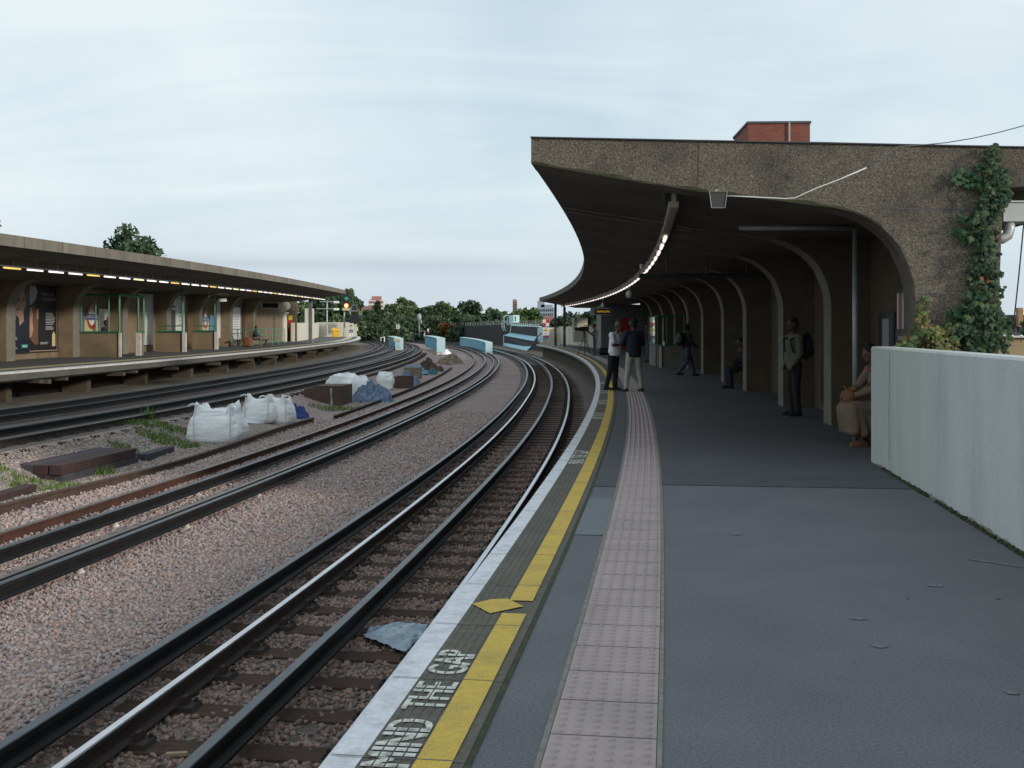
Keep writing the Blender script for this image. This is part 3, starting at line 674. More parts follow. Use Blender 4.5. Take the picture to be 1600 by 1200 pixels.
mb=MB(); prism(mb,[(3.15,0),(3.15,3.45),(6.6,3.35),(6.6,0)],82.0,85.0); mb.build('cross_wall','grey_metal',bld)
def facing(s,l,z): return Panel(P(s,-l,z),(math.cos(heading(s)),-math.sin(heading(s)),0),(0,0,1))
pn=facing(81.95,4.6,rise(82)); mb=MB(); pn.rect(mb,.0,.0,1.05,2.3,.03,0,.06); d=mb.build('door','red_paint',bld)
mb=MB(); pn.rect(mb,.55,1.75,.85,2.1,.05,0,.01); mb.build('door_notice','poster_grey',d)
# brick housing above the roof
def at_(px,py,d): return at(px,py,d)
mb=MB(); HD=30.0; a=at(1172,222,HD); b=at(1268,222,HD)
x0,x1,y0=a[0],b[0],HD; zt=at(1200,193,HD)[2]
mb.box(((x0+x1)/2,y0+1.2,(3.5+zt)/2),(x1-x0,2.4,zt-3.5),-.04); 
hb=mb.build('brick_housing','brick',roof)
mb=MB(); mb.box(((x0+x1)/2,y0+1.2,zt+.03),(x1-x0+.06,2.46,.06),-.04); mb.build('coping','slate',hb)
mb=MB(); q=at(1233,205,HD-.03); mb.box((q[0],q[1]-.03,(3.5+zt)/2),(.04,.03,zt-3.5+.05),-.04); mb.build('lightning_strip','galv',hb)
# bricks: raised courses in the material
def bricks(m,sc_=1.0):
    t=M[m].node_tree; n=t.nodes; l=t.links; b=n['Principled BSDF']
    co=n.new('ShaderNodeTexCoord'); sp=n.new('ShaderNodeSeparateXYZ'); l.new(co.outputs['Object'],sp.inputs[0]); cb=n.new('ShaderNodeCombineXYZ')
    ad=n.new('ShaderNodeMath'); ad.operation='ADD'; l.new(sp.outputs[0],ad.inputs[0]); l.new(sp.outputs[1],ad.inputs[1]); l.new(ad.outputs[0],cb.inputs[0]); l.new(sp.outputs[2],cb.inputs[1])
    br=n.new('ShaderNodeTexBrick'); l.new(cb.outputs[0],br.inputs[0]); br.inputs['Scale'].default_value=1; br.inputs['Brick Width'].default_value=.225*sc_; br.inputs['Row Height'].default_value=.075*sc_; br.inputs['Mortar Size'].default_value=.006*sc_
    br.inputs['Color1'].default_value=(.24,.062,.036,1); br.inputs['Color2'].default_value=(.16,.045,.03,1); br.inputs['Mortar'].default_value=(.13,.09,.075,1)
    l.new(br.outputs[0],b.inputs['Base Color'])
bricks('brick')
# ------------------------------------------------------------------ lights under the near canopy
def trunk(name,label,oc,zf,s0,s1,lit0,cols,drop,far=False):
    k_=.38 if far else .62; lt=thing(name,label,'strip light',P(s0,oc(s0),zf(s0)))
    mb=MB().sweep(lambda s:[(oc(s)-k_*.10,zf(s)+k_*.12),(oc(s)-k_*.10,zf(s)+.02*k_),(oc(s)-k_*.06,zf(s)),(oc(s)+k_*.06,zf(s)),(oc(s)+k_*.10,zf(s)+.02*k_),(oc(s)+k_*.10,zf(s)+k_*.12)],rr(s0,s1,.8)); mb.build('trunking','light_strip' if not far else 'grey_metal',lt)
    s=lit0; k=0
    while s<s1-1.3 and k<98:
        mb=MB(); p=[P(s+.75*i,oc(s),zf(s+.75*i)-.035) for i in (0,1)] if False else [P(s,oc(s),zf(s)-.035),P(s+(1.05 if far else .9),oc(s+.9),zf(s+.9)-.035)]
        mb.tube(p,.03 if not far else .027,8); mb.build('fluorescent_tube',cols[k%len(cols)],lt,smooth=True); s+=1.5 if far else 1.9; k+=1
    if not far:
        MB().sweep(lambda s:[(oc(s)-.03,zf(s)+.07),(oc(s)+.03,zf(s)+.07),(oc(s)+.03,zf(s)+.22),(oc(s)-.03,zf(s)+.22)],rr(s0,s1,1)).build('spine','light_strip',lt); return lt
    s=s0+.75
    while s<s1:
        x,y,z=P(s,oc(s),zf(s)+.12*k_+drop/2); MB().box((x,y,z),(.06,.06,drop)).build('hanger','grey_metal',lt); s+=1.5
    return lt
trunk('strip_light','curved beige strip light trunking hung under the near canopy','' and 0 or (lambda s:-1.36),(lambda s:3.06+zr(s)),14.25,95,18.6,['tube_white','tube_white','tube_pink','tube_white'],.10)
# conduit channel end box
mb=MB(); x,y,z=P(14.4,-1.36,3.19); mb.box((x,y,z),(.24,.3,.10),-heading(14)); tag(mb.build('junction_box','black',bevel=.01),'black junction box at the near end of the curved strip light','junction box')
# floodlight and its white cable
fl=thing('floodlight','grey floodlight with pale rim fixed under the near canopy edge','floodlight',at(1122,312,13.78))
x,y,z=at(1122,312,12.95)
mb=MB(); mb.loft([((0,0,0),.01,.01)]*2) if False else None
def frus(mb,c,w0,w1,h,dep,mi=0):
    vs=[(c[0]-w0/2,c[1],c[2]+h/2),(c[0]+w0/2,c[1],c[2]+h/2),(c[0]+w1/2,c[1],c[2]-h/2),(c[0]-w1/2,c[1],c[2]-h/2)]
    k=.7; vs+=[(c[0]-w0/2*k,c[1]+dep,c[2]+h/2*k),(c[0]+w0/2*k,c[1]+dep,c[2]+h/2*k),(c[0]+w1/2*k,c[1]+dep,c[2]-h/2*k),(c[0]-w1/2*k,c[1]+dep,c[2]-h/2*k)]
    mb.add(vs,[(0,1,2,3),(7,6,5,4),(0,4,5,1),(1,5,6,2),(2,6,7,3),(3,7,4,0)],mi)
mb=MB(); frus(mb,(x,y,z),.195,.15,.185,.16); mb.build('housing','dark_metal',fl)
mb=MB(); e=[(x-.1025,y-.008,z+.095),(x+.1025,y-.008,z+.095),(x+.0775,y-.008,z-.095),(x-.0775,y-.008,z-.095)]
for i in range(4): mb.tube([e[i],e[(i+1)%4]],.005,6)
mb.build('rim','grey_metal',fl)
mb=MB(); mb.box((x,y+.12,z+.105),(.03,.03,.05)); mb.build('bracket','galv',fl)
cp=[at(px,py,d) for px,py,d in ((1134,306,12.95),(1160,307,12.93),(1200,309,12.92),(1228,310.5,12.9),(1243,309,12.88),(1262,300,12.84),(1278,293,12.83),(1310,281,12.8),(1354,262,12.76))]
cb=thing('overhead_cable','white cable drooping from the floodlight across the face of the near canopy','cable',cp[0])
mb=MB().tube(cp,.0065,8); mb.build('cable','white_plastic',cb,smooth=True)
mb=MB().tube([cp[-1]]+[at(px,py,d) for px,py,d in ((1380,246,12.7),(1403,229,12.66),(1440,226.5,12.6),(1478,223,12.5),(1520,216,12.4),(1560,207,12.3),(1605,195,12.2),(1700,166,12.0))],.006,6); mb.build('thin_wire','grey_metal',cb,smooth=True)
# frame, tray and hanging gear under the canopy
fr=thing('conduit_frame','pale square conduit frame standing beside the seated passenger in beige','conduit',P(15.85,-3.8))
mb=MB(); a=P(15.9,-3.86,0); b=P(15.9,-3.86,2.93); c=P(15.9,-2.3,2.95); mb.tube([a,b],.037,8); mb.tube([b,c],.037,8); mb.build('frame','galv',fr,smooth=True)
ct=thing('cable_tray','dark cable tray hung by rods across the underside of the near canopy','cable tray',P(24,-2.5,2.9))
mb=MB(); mb.tube([P(24.5,-1.0,2.70),P(24.5,-3.7,2.70)],.06,6); mb.build('tray','dark_metal',ct)
for l in (1.6,2.45,3.3):
    mb=MB().tube([P(24.5,-l,2.7),P(24.5,-l,3.28)],.02,6); mb.build('rod','dark_metal',ct)
def speaker(px,py,d,label,sz=1.0):
    x,y,z=at(px,py,d); t=thing('loudspeaker',label,'loudspeaker',(x,y,z))
    mb=MB(); mb.box((x+.05*sz,y,z),(.20*sz,.32*sz,.26*sz),.3); mb.build('case','black',t,bevel=.01)
    mb=MB(); mb.box((x-.09*sz,y-.10*sz,z-.02),(.07*sz,.16*sz,.24*sz),.3); mb.build('front','white_plastic',t,bevel=.01)
    mb=MB(); mb.tube([(x,y,z+.1),(x,y,z+.5)],.02,6); mb.build('stem','dark_metal',t)
speaker(1008,412,31,'black loudspeaker with pale front hung beside the near strip light',1.1)
def dome(px,py,d,label,r=.13):
    x,y,z=at(px,py,d); t=thing('dome_speaker',label,'loudspeaker',(x,y,z)); mb=MB(); mb.ell((x,y,z),(r,r,r*1.2)); mb.build('ball','white_plastic',t,smooth=True)
    mb=MB().tube([(x,y,z+r),(x,y,z+r+.35)],.02,6); mb.build('stem','galv',t)
dome(983,460,44,'white ball speaker hung under the near canopy above the two talking men'); dome(942,477,62,'small white ball speaker hung above the near train indicator',.11)
def indicator(px0,py0,px1,py1,d,label,txt,cm='galv'):
    x0,y,z0=at(px0,py1,d); x1,_,z1_=at(px1,py0,d); t=thing('train_indicator',label,'display',((x0+x1)/2,y,z0))
    pn=Panel((x0,y,z0),(1,0,0),(0,0,1)); W=x1-x0;H=z1_-z0
    mb=MB(); pn.rect(mb,0,0,W,H,0,0,.22); mb.build('case',cm,t,bevel=.01)
    mb=MB(); pn.rect(mb,W*.2,H*.17,W*.95,H*.83,.012,0,.01); sc_=mb.build('screen','black',t)
    if txt:
        mb=MB()
        for k in range(16): a=W*(.3+.038*k+(.02 if k>9 else 0)); pn.rect(mb,a,H*random.uniform(.34,.42),a+W*.028,H*random.uniform(.58,.68),.018)
        mb.build('lettering','led',sc_,fix=False)
    mb=MB()
    for q in (.25,.75): mb.tube([(x0+W*q,y+.1,z1_),(x0+W*q,y+.1,z1_+.9)],.02,6)
    mb.build('hanger','dark_metal',t)
indicator(923,481,955,492.5,66,'train indicator with yellow letters hung over the near platform','1 Upminster')
# posters on the back wall of the near building
def nwall(s,z=0): return Panel(P(s,-(lc(s)+.585),z+rise(s)),(-math.sin(heading(s)),-math.cos(heading(s)),0),(0,0,1))
def poster(pn,a0,b0,a1,b1,label,bgm,frame='dark_metal',draw=None,cat='poster',name='poster',group=None):
    t=thing(name,label,cat,pn.p((a0+a1)/2,b0,0),0,group)
    mb=MB(); pn.rect(mb,a0-.05,b0-.05,a1+.05,b1+.05,.02,0,.03); mb.build('frame',frame,t)
    mb=MB(); pn.rect(mb,a0,b0,a1,b1,.027,0,.006); mb.build('sheet',bgm,t)
    if draw: draw(t,pn,a0,b0,a1,b1)
    return t
def lines(t,pn,a0,a1,b,n,h,gap,m,c=.03,name='print'):
    mb=MB()
    for i in range(n): pn.rect(mb,a0,b-i*gap-h,a0+(a1-a0)*random.uniform(.7,1),b-i*gap,c)
    return mb.build(name,m,t,fix=False)
pn=nwall(22.3)
def dp(t,p,a0,b0,a1,b1):
    lines(t,p,a0+1.25,a1-.2,b1-.3,14,.05,.085,'poster_grey'); mb=MB(); p.rect(mb,a0,b0,a0+.12,b1,.03); p.rect(mb,a0+.5,b0,a0+.62,b1,.03); mb.build('stripe','maroon',t,fix=False)
    lines(t,p,a0+1.2,a1-.3,b0+1.2,9,.045,.09,'poster_white'); mb=MB(); p.rect(mb,a0+1.3,b0+1.02,a0+1.9,b0+1.1,.031); mb.build('strapline','yellow_sign',t,fix=False)
poster(pn,.3,.2,2.8,2.55,'tall maroon and black text poster in the arched bay behind the man in olive','navy',draw=dp)
pn=nwall(27.5)
poster(pn,.5,.15,3.6,2.5,'dark poster with white lines in the arched bay left of the olive jacketed man','navy',draw=lambda t,p,a0,b0,a1,b1:(lines(t,p,a1-1.2,a1-.3,b0+1.3,10,.05,.1,'poster_grey'),lines(t,p,a1-1.0,a1-.5,b1-.3,8,.08,.13,'poster_blue')))
pn=nwall(32.0)
poster(pn,.5,.5,2.9,2.1,'white and blue poster in the bay of the woman seated in dark clothes','poster_blue',draw=lambda t,p,a0,b0,a1,b1:(lines(t,p,a1-1.5,a1-.2,b0+.55,4,.06,.12,'poster_white')))
pn=nwall(17.9)
def nb(t,p,a0,b0,a1,b1):
    mb=MB(); p.rect(mb,a0+.25,b0+.05,a0+.7,b1-.05,.03); mb.build('notice','poster_grey',t,fix=False)
poster(pn,.15,.9,1.1,1.75,'black notice board with one grey sheet behind the parapet wall end','navy',draw=nb,cat='notice board',name='notice_board')
def rw(t,p,a0,b0,a1,b1):
    mb=MB(); p.rect(mb,a0+.12,b0,a0+.3,b1,.03); p.rect(mb,a0+.6,b0,a0+.72,b1-.2,.03); mb.build('stripe','red_paint',t,fix=False)
    mb=MB(); p.rect(mb,a0-.05,b0+.35,a1+.05,b0+.85,.034,0,.01); q=mb.build('dark_panel','navy',t); lines(t,p,a0+.1,a0+.6,b0+.75,3,.06,.11,'poster_grey',.036)
poster(pn,1.35,.7,2.4,2.05,'red and white striped poster crossed by a dark panel in the nearest bay','poster_white',draw=rw)
# bench along the wall (three seats) and shelter
def bench(s0,s1,l,label):
    t=thing('bench',label,'bench',P((s0+s1)/2,-l,rise(s0)))
    r0=rise(s0)
    mb=MB().sweep(lambda s:[(-l+.22,r0+.45),(-l+.22,r0+.40),(-l-.22,r0+.40),(-l-.22,r0+.45)],rr(s0,s1,.6)); mb.build('seat','old_wood',t,bevel=.008)
    for s in (s0+.15,(s0+s1)/2,s1-.15):
        mb=MB(); mb.tube([P(s,-l+.16,r0),P(s,-l,r0+.40)],.018,6); mb.tube([P(s,-l-.16,r0),P(s,-l,r0+.40)],.018,6); mb.build('leg','dark_metal',t)
bench(28.9,30.6,3.9,'wooden bench under the woman seated in dark clothes'); bench(14.5,16.4,4.25,'wooden bench under the passenger seated in beige')
sh=thing('waiting_shelter','green framed glass waiting shelter with low concrete wall on the near platform','shelter',P(46,-3.0,rise(46)))
sa,sb,la,lb=44.6,48.6,2.62,3.66; r0=rise(46)
mb=MB(); prism(mb,[(la,r0),(la,r0+.86),(lb,r0+.86),(lb,r0)],sa,sa+.14); prism(mb,[(la,r0),(la,r0+.86),(la+.14,r0+.86),(la+.14,r0)],sa+1.0,sb); mb.build('low_wall','rib_edge',sh)
mb=MB(); x,y,z=P(sa+.02,-la-.1,r0+.43); mb.box((x,y-.06,z),(.10,.10,.86),-heading(46)); mb.build('post_end','white_far',sh)
mb=MB()
for s,l in ((sa,la),(sa,(la+lb)/2-.15),(sa,lb),(sa+1,la),(sb,la),(sa+2.6,la)): mb.tube([P(s,-l,r0+.86),P(s,-l,r0+2.06)],.028,4)
for z in (.88,2.04):
    mb.tube([P(sa,-la,r0+z),P(sa,-lb,r0+z)],.03,4); mb.tube([P(sa,-la,r0+z),P(sb,-la,r0+z)],.03,4)
mb.tube([P(sb,-la,r0+2.04),P(sb,-lb,r0+2.04)],.03,4); mb.build('frame','green_frame',sh)
mb=MB(); mb.add([P(sa,-la,r0+.88),P(sa,-lb,r0+.88),P(sa,-lb,r0+2.02),P(sa,-la,r0+2.02)],[(0,1,2,3)]); mb.build('end_glass','glass_tint',sh,fix=False)
mb=MB(); mb.add([P(sa+1,-la,r0+.88),P(sb,-la,r0+.88),P(sb,-la,r0+2.02),P(sa+1,-la,r0+2.02)],[(0,1,2,3)]); mb.build('front_glass','glass_tint',sh,fix=False)
mb=MB(); x,y,z=P(sa-.02,-la-.25,r0+.93); mb.ell((x,y,z),(.05,.05,.1)); mb.cap((x,y,z),(x,y,z+.12),.03,.02); tag(mb.build('paper_cup','white_plastic',smooth=True),'white cup left on the ledge of the near shelter','cup')
# posts carrying the far end of the near canopy
for px,d,lab in ((882,92,'dark brown canopy post nearest the near train indicator'),(868,96.5,'dark brown canopy post at the far end of the near canopy')):
    x=(px-800)/F*d; s,o=SO(x,d); t=thing('canopy_post',lab,'post',(x,d,rise(s)))
    mb=MB().tube([(x,d,rise(s)-.01),(x,d,4.0)],.11,8); mb.build('post','pole_brown',t)
    mb=MB(); mb.box((x,d,rise(s)+.03),(.34,.34,.06)); mb.build('base_plate','pole_brown',t)
# cream wall at the end of the near platform
cw=thing('cream_wall','cream rendered wall with a raised square pier at the far end of the near platform','wall',P(98,-3.1,rise(98)))
mb=MB().sweep(lambda s:[(-3.1,rise(s)-.05),(-3.1,1.66+rise(s)),(-3.3,1.66+rise(s)),(-3.3,rise(s)-.05)],rr(85,112,1.5)); mb.build('wall','cream_plain',cw)
mb=MB(); prism(mb,[(1.15,0.0),(1.15,1.75),(3.2,1.75),(3.2,0)],112,112.3); mb.build('end_wall','cream_plain',cw)
x,y,z=at(906,506,92); mb=MB(); mb.box((x,y,z-.5),(1.15,.9,2.0),.1); pr=mb.build('pier','cream_plain',cw,bevel=.02)
mb=MB(); mb.box((at(900,506,91.5)[0],91.4,z+.05),(.18,.1,.9),.1); mb.build('pipe','grey_metal',pr)
for s in (91,97.5,104): mb=MB(); prism(mb,[(3.05,rise(s)),(3.05,1.7+rise(s)),(3.1,1.7+rise(s)),(3.1,rise(s))],s,s+.25); mb.build('pilaster','cream_plain',cw)
# warning notice and red-white marker at the platform end
def notice(px0,py0,px1,py1,d,label,ramp=True,feet=False):
    x0,y,z0=at(px0,py1,d); x1,_,z1_=at(px1,py0,d); W=x1-x0;H=z1_-z0
    t=thing('warning_notice',label,'sign',((x0+x1)/2,y,z0)); pn=Panel((x0,y,z0),(1,0,0),(0,0,1))
    lo=.28 if feet else 0
    mb=MB(); pn.rect(mb,0,H*lo,W,H,0,0,.05); bd=mb.build('board','poster_white',t)
    L=lambda q:H*(lo+(1-lo)*q)
    mb=MB(); pn.rect(mb,W*.02,L(.68),W*.98,L(.80),.008); pn.poly(mb,[(W*.28,L(.81)),(W*.72,L(.81)),(W*.5,L(.985))],.008); mb.build('yellow_band','yellow_sign',bd,fix=False)
    mb=MB(); pn.poly(mb,[(W*.4,L(.84)),(W*.6,L(.84)),(W*.5,L(.95))],.012); lines(bd,pn,W*.1,W*.9,L(.77),2,.03*H,.05*H,'black',.012); mb.build('warning_sign','black',bd,fix=False)
    mb=MB(); pn.rect(mb,W*.05,L(.17),W*.95,L(.30),.008); mb.build('red_band','maroon' if feet else 'red_paint',bd,fix=False)
    mb=MB(); pn.rect(mb,W*.05,L(.0),W*.95,L(.15),.008); mb.build('blue_band','poster_blue',bd,fix=False)
    lines(bd,pn,W*.2,W*.8,L(.58),4,.02*H,.05*H,'poster_grey',.01)
    mb=MB()
    if feet:
        for q in (.22,.72): mb.box((x0+W*q+.06*W,y+.03,z0+H*.14),(W*.24,.05,H*.28))
        mb.build('leg','white_plastic',t)
    else: mb.tube([(x0+W*.5,y+.04,z0-.5),(x0+W*.5,y+.04,z0+H)],.03,6); mb.build('post','galv',t)
notice(848,511.5,858,530,103,'white warning notice with yellow, red and blue bands at the end of the near platform')
x,y,z=at(853,505,106); t=thing('chequer_marker','red and white chequered marker above the near platform end','sign',(x,y,z)); pn=Panel((x-.3,y,z-.3),(1,0,0),(0,0,1))
for i in range(2):
    for j in range(2):
        mb=MB(); pn.rect(mb,i*.3,j*.32,i*.3+.3,j*.32+.32,0,0,.03); mb.build('square','red_paint' if (i+j)%2==0 else 'poster_white',t)
mb=MB().tube([(x,y+.04,z-1.6),(x,y+.04,z)],.03,6); mb.build('post','galv',t)
# rainwater hopper, pipe and aerial wire behind the end wall
hp=thing('rainwater_hopper','pale grey box hopper with an elbow pipe at the back of the near canopy end','hopper',at(1592,330,12.9))
x0,y,z0=at(1569,346,12.9); x1,_,z1_=at(1618,316,12.9)
mb=MB(); mb.box(((x0+x1)/2,13.1,(z0+z1_)/2),(x1-x0,.35,z1_-z0)); mb.box(((x0+x1)/2,13.1,z1_+.01),(x1-x0+.04,.39,.025)); mb.build('box','galv',hp,bevel=.006)
mb=MB().tube([at(1577,347,13.0),at(1577,358,13.0),at(1574,368,13.0),at(1566,373,13.0),at(1550,374,13.0)],.062,10); mb.build('elbow_pipe','galv',hp,smooth=True)
mb=MB().tube([at(1604,250,13.2),at(1600,345,13.2),at(1592,430,13.4),at(1585,495,13.6),at(1583,520,13.6)],.008,6); tag(mb.build('aerial_wire','dark_metal',smooth=True),'thin dark wire hanging beside the rainwater hopper at the right','wire')
# ------------------------------------------------------------------ far platform
def FE(s): return 16.33+dev('fe',s)
def s_at(px,o,lo=5,hi=200):
    g=lambda s:(lambda p:p[0]/p[1]*F+800-px)(P(s,o))
    a,b=lo,hi
    for _ in range(50):
        m=(a+b)/2
        if g(m)<0: a=m
        else: b=m
    return a
def zy(py,s,o): return EYE+(HY-py)/F*P(s,o)[1]
FW=21.55
fp=MB().sweep(lambda s:[(FE(s),rise_far(s)),(FE(s)+9.5,rise_far(s)),(FE(s)+9.5,rise_far(s)-.3),(FE(s)+.15,rise_far(s)-.3),(FE(s),rise_far(s)-.24)],rr(14,137,1.0)).build('far_platform',['asphalt']); struct(fp)
def farstrip(a,b,dz,s0,s1,name,m):
    mb=MB(); q=rr(s0,s1,1.0); mb.v=[P(s,o,rise_far(s)+dz) for s in q for o in (FE(s)+a,FE(s)+b)]; mb.f=[(2*i,2*i+1,2*i+3,2*i+2) for i in range(len(q)-1)]; mb.m=[0]*len(mb.f)
    o=mb.build(name,m,fp,fix=False)
    if o.data.polygons[0].normal.z<0: o.data.flip_normals()
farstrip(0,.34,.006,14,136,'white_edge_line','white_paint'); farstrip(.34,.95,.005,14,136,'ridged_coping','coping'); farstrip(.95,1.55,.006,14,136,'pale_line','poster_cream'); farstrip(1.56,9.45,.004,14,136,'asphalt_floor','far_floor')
MB().sweep(lambda s:[(FE(s)-.016,rise_far(s)+.005),(FE(s)-.0005,rise_far(s)+.005),(FE(s)-.0005,rise_far(s)-.05),(FE(s)-.016,rise_far(s)-.05)],rr(14,137,1.0)).build('white_nose','white_far',fp)
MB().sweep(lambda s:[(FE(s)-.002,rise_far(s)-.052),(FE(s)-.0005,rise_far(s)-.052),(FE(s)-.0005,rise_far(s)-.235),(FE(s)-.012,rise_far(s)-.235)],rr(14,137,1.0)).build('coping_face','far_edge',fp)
for i,px in enumerate((27,150,239,309,364,405,438,470,497,520)):
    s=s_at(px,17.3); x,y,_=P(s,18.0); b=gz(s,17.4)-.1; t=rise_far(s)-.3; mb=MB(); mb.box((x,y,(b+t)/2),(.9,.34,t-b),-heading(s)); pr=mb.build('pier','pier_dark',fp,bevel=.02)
    mb=MB(); x,y,_=P(s,16.8); mb.box((x+.2,y,t-.06),(.6,.2,.12),-heading(s)); mb.build('beam_end','pier_dark',pr)
for px in (60,100,185,210,270,337,385,425): 
    s=s_at(px,16.5); x,y,_=P(s,16.75); mb=MB(); mb.box((x,y,rise_far(s)-.34),(.7,.16,.09),-heading(s)); mb.build('joist_end','pier_dark',fp)
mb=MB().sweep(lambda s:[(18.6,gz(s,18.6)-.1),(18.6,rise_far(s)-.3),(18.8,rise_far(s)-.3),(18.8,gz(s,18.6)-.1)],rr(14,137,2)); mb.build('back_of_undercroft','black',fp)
# building
fb=thing('far_platform_building','brown concrete building with a long thin curved canopy on the far platform at the left','station building',P(60,22,rise_far(60)))
def fzb(s): return 3.88+.0098*(s-31)
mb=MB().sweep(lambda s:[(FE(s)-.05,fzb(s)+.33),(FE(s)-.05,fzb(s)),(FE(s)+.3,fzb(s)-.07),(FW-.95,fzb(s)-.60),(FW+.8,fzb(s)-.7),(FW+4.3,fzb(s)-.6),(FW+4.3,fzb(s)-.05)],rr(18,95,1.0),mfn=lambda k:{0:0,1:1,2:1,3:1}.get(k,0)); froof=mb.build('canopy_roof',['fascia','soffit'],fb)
# board joints on the fascia
s=19.0
while s<95: x,y,z=P(s,FE(s)-.055,fzb(s)+.165); MB().box((x,y,z),(.02,.022,.32),-heading(s)).build('fascia_joint','concrete',froof); s+=2.42
mb=MB().sweep(lambda s:[(FW+.65,rise_far(s)-.02),(FW+.65,fzb(s)-.62),(FW+1,fzb(s)-.62),(FW+1,rise_far(s)-.02)],rr(18,100,1.2)); mb.build('back_wall','far_wall',fb)
def fprism(mb,poly,s0,s1,ms=0,me=0):
    n=len(poly); b=len(mb.v); mb.v+=[P(s0,o,z) for o,z in poly]+[P(s1,o,z) for o,z in poly]
    mb.f+=[(b+k,b+(k+1)%n,b+n+(k+1)%n,b+n+k) for k in range(n)]+[tuple(range(b+n-1,b-1,-1)),tuple(range(b+n,b+2*n))]; mb.m+=[me]*n+[ms,ms]
def frib(s):
    q=rise_far(s); top=fzb(s)-.6; h=top-q
    return [(FW,q-.02),(FW,q+h*.60)]+[(FW-a,q+h*z) for a,z in ((.015,.67),(.07,.745),(.17,.82),(.29,.88),(.43,.93),(.62,.97),(.95,1.0))]+[(FW-.3,top-.005),(FW+.66,top-.02),(FW+.66,q-.02)]
for px in (-160,-80,10,114,192,261,312,359,396):
    s=s_at(px,FW)+.35
    mb=MB(); fprism(mb,frib(s),s-.35,s+.35,0,1); mb.build('rib',['far_wall','rib_edge'],fb)
sE=97.0
while P(sE,22)[1]<97.1: sE+=.05
mb=MB(); fprism(mb,[(21.35,rise_far(98)),(21.35,4.2),(25.7,4.2),(25.7,rise_far(98))],sE,sE+.4); mb.build('end_wall','rib_side',fb)
# lights
trunk('strip_light','straight looking row of white, pink and yellow tubes hung under the far canopy',(lambda s:FE(s)+1.4),(lambda s:3.43+.0095*(s-31)),22,93,22.2,['tube_white','tube_yellow','tube_white','tube_pink','tube_green','tube_white','tube_white','tube_yellow','tube_white','tube_pink'],.20,True)
MB().sweep(lambda s:[(FE(s)+1.35,3.80+.0095*(s-31)),(FE(s)+1.45,3.80+.0095*(s-31)),(FE(s)+1.45,3.70+.0095*(s-31)),(FE(s)+1.35,3.70+.0095*(s-31))],rr(20,93,1)).build('upper_rail','light_strip',bpy.data.objects['strip_light.001'])
# panels on the far back wall
FB=FW+.62
def fpan(s): return Panel(P(s,FB,rise_far(s)),(math.sin(heading(s)),math.cos(heading(s)),0),(0,0,1))
def fpos(px0,px1,b0,b1,label,bgm,draw=None,frame='dark_metal',cat='poster',name='poster'):
    s0,s1=s_at(px0,FB),s_at(px1,FB); pn=fpan(s0); return poster(pn,0,b0,s1-s0,b1,label,bgm,frame,draw,cat,name)
def ad1(t,p,a0,b0,a1,b1):
    W=a1-a0;H=b1-b0
    mb=MB(); p.poly(mb,[(a0+W*x,b0+H*y) for x,y in ((.0,.52),(.18,.40),(.30,.42),(.34,.75),(.55,.95),(.0,1.0))],.03); mb.build('backdrop','poster_pink',t,fix=False)
    mb=MB(); p.disc(mb,a0+W*.62,b0+H*.80,W*.36,H*.18,.031); mb.build('hair','poster_dark',t,fix=False)
    mb=MB(); p.poly(mb,[(a0+W*x,b0+H*y) for x,y in ((.20,.87),(.30,.94),(.62,.93),(.80,.80),(.82,.66),(.70,.58),(.72,.45),(.50,.38),(.47,.50),(.34,.53),(.27,.62),(.24,.72))],.033); mb.build('face','poster_skin',t,fix=False)
    mb=MB(); p.rect(mb,a0+W*.18,b0+H*.745,a0+W*.48,b0+H*.765,.036); p.disc(mb,a0+W*.31,b0+H*.745,W*.10,H*.028,.036,r_in=.75); p.disc(mb,a0+W*.56,b0+H*.755,W*.14,H*.03,.036,r_in=.8); p.rect(mb,a0+W*.68,b0+H*.76,a0+W*.82,b0+H*.775,.036); mb.build('glasses','black',t,fix=False)
    mb=MB(); p.poly(mb,[(a0+W*x,b0+H*y) for x,y in ((.33,.615),(.48,.625),(.52,.612),(.45,.60))],.036); mb.build('lips','maroon',t,fix=False)
    mb=MB(); p.text(mb,'RT',a0+W*.03,b0+H*.24,a0+W*.2,b0+H*.275,.034); p.text(mb,'N 1675',a0+W*.03,b0+H*.18,a0+W*.38,b0+H*.22,.034); p.rect(mb,a0+W*.05,b0+H*.06,a0+W*.4,b0+H*.066,.034); mb.build('lettering','poster_white',t,fix=False)
    mb=MB(); p.rect(mb,a0+W*.6,b0+H*.065,a0+W*.92,b0+H*.115,.034); mb.build('logo_block','poster_green',t,fix=False); mb=MB(); p.rect(mb,a0+W*.66,b0+H*.083,a0+W*.85,b0+H*.097,.037); mb.build('logo_mark','poster_white',t,fix=False)
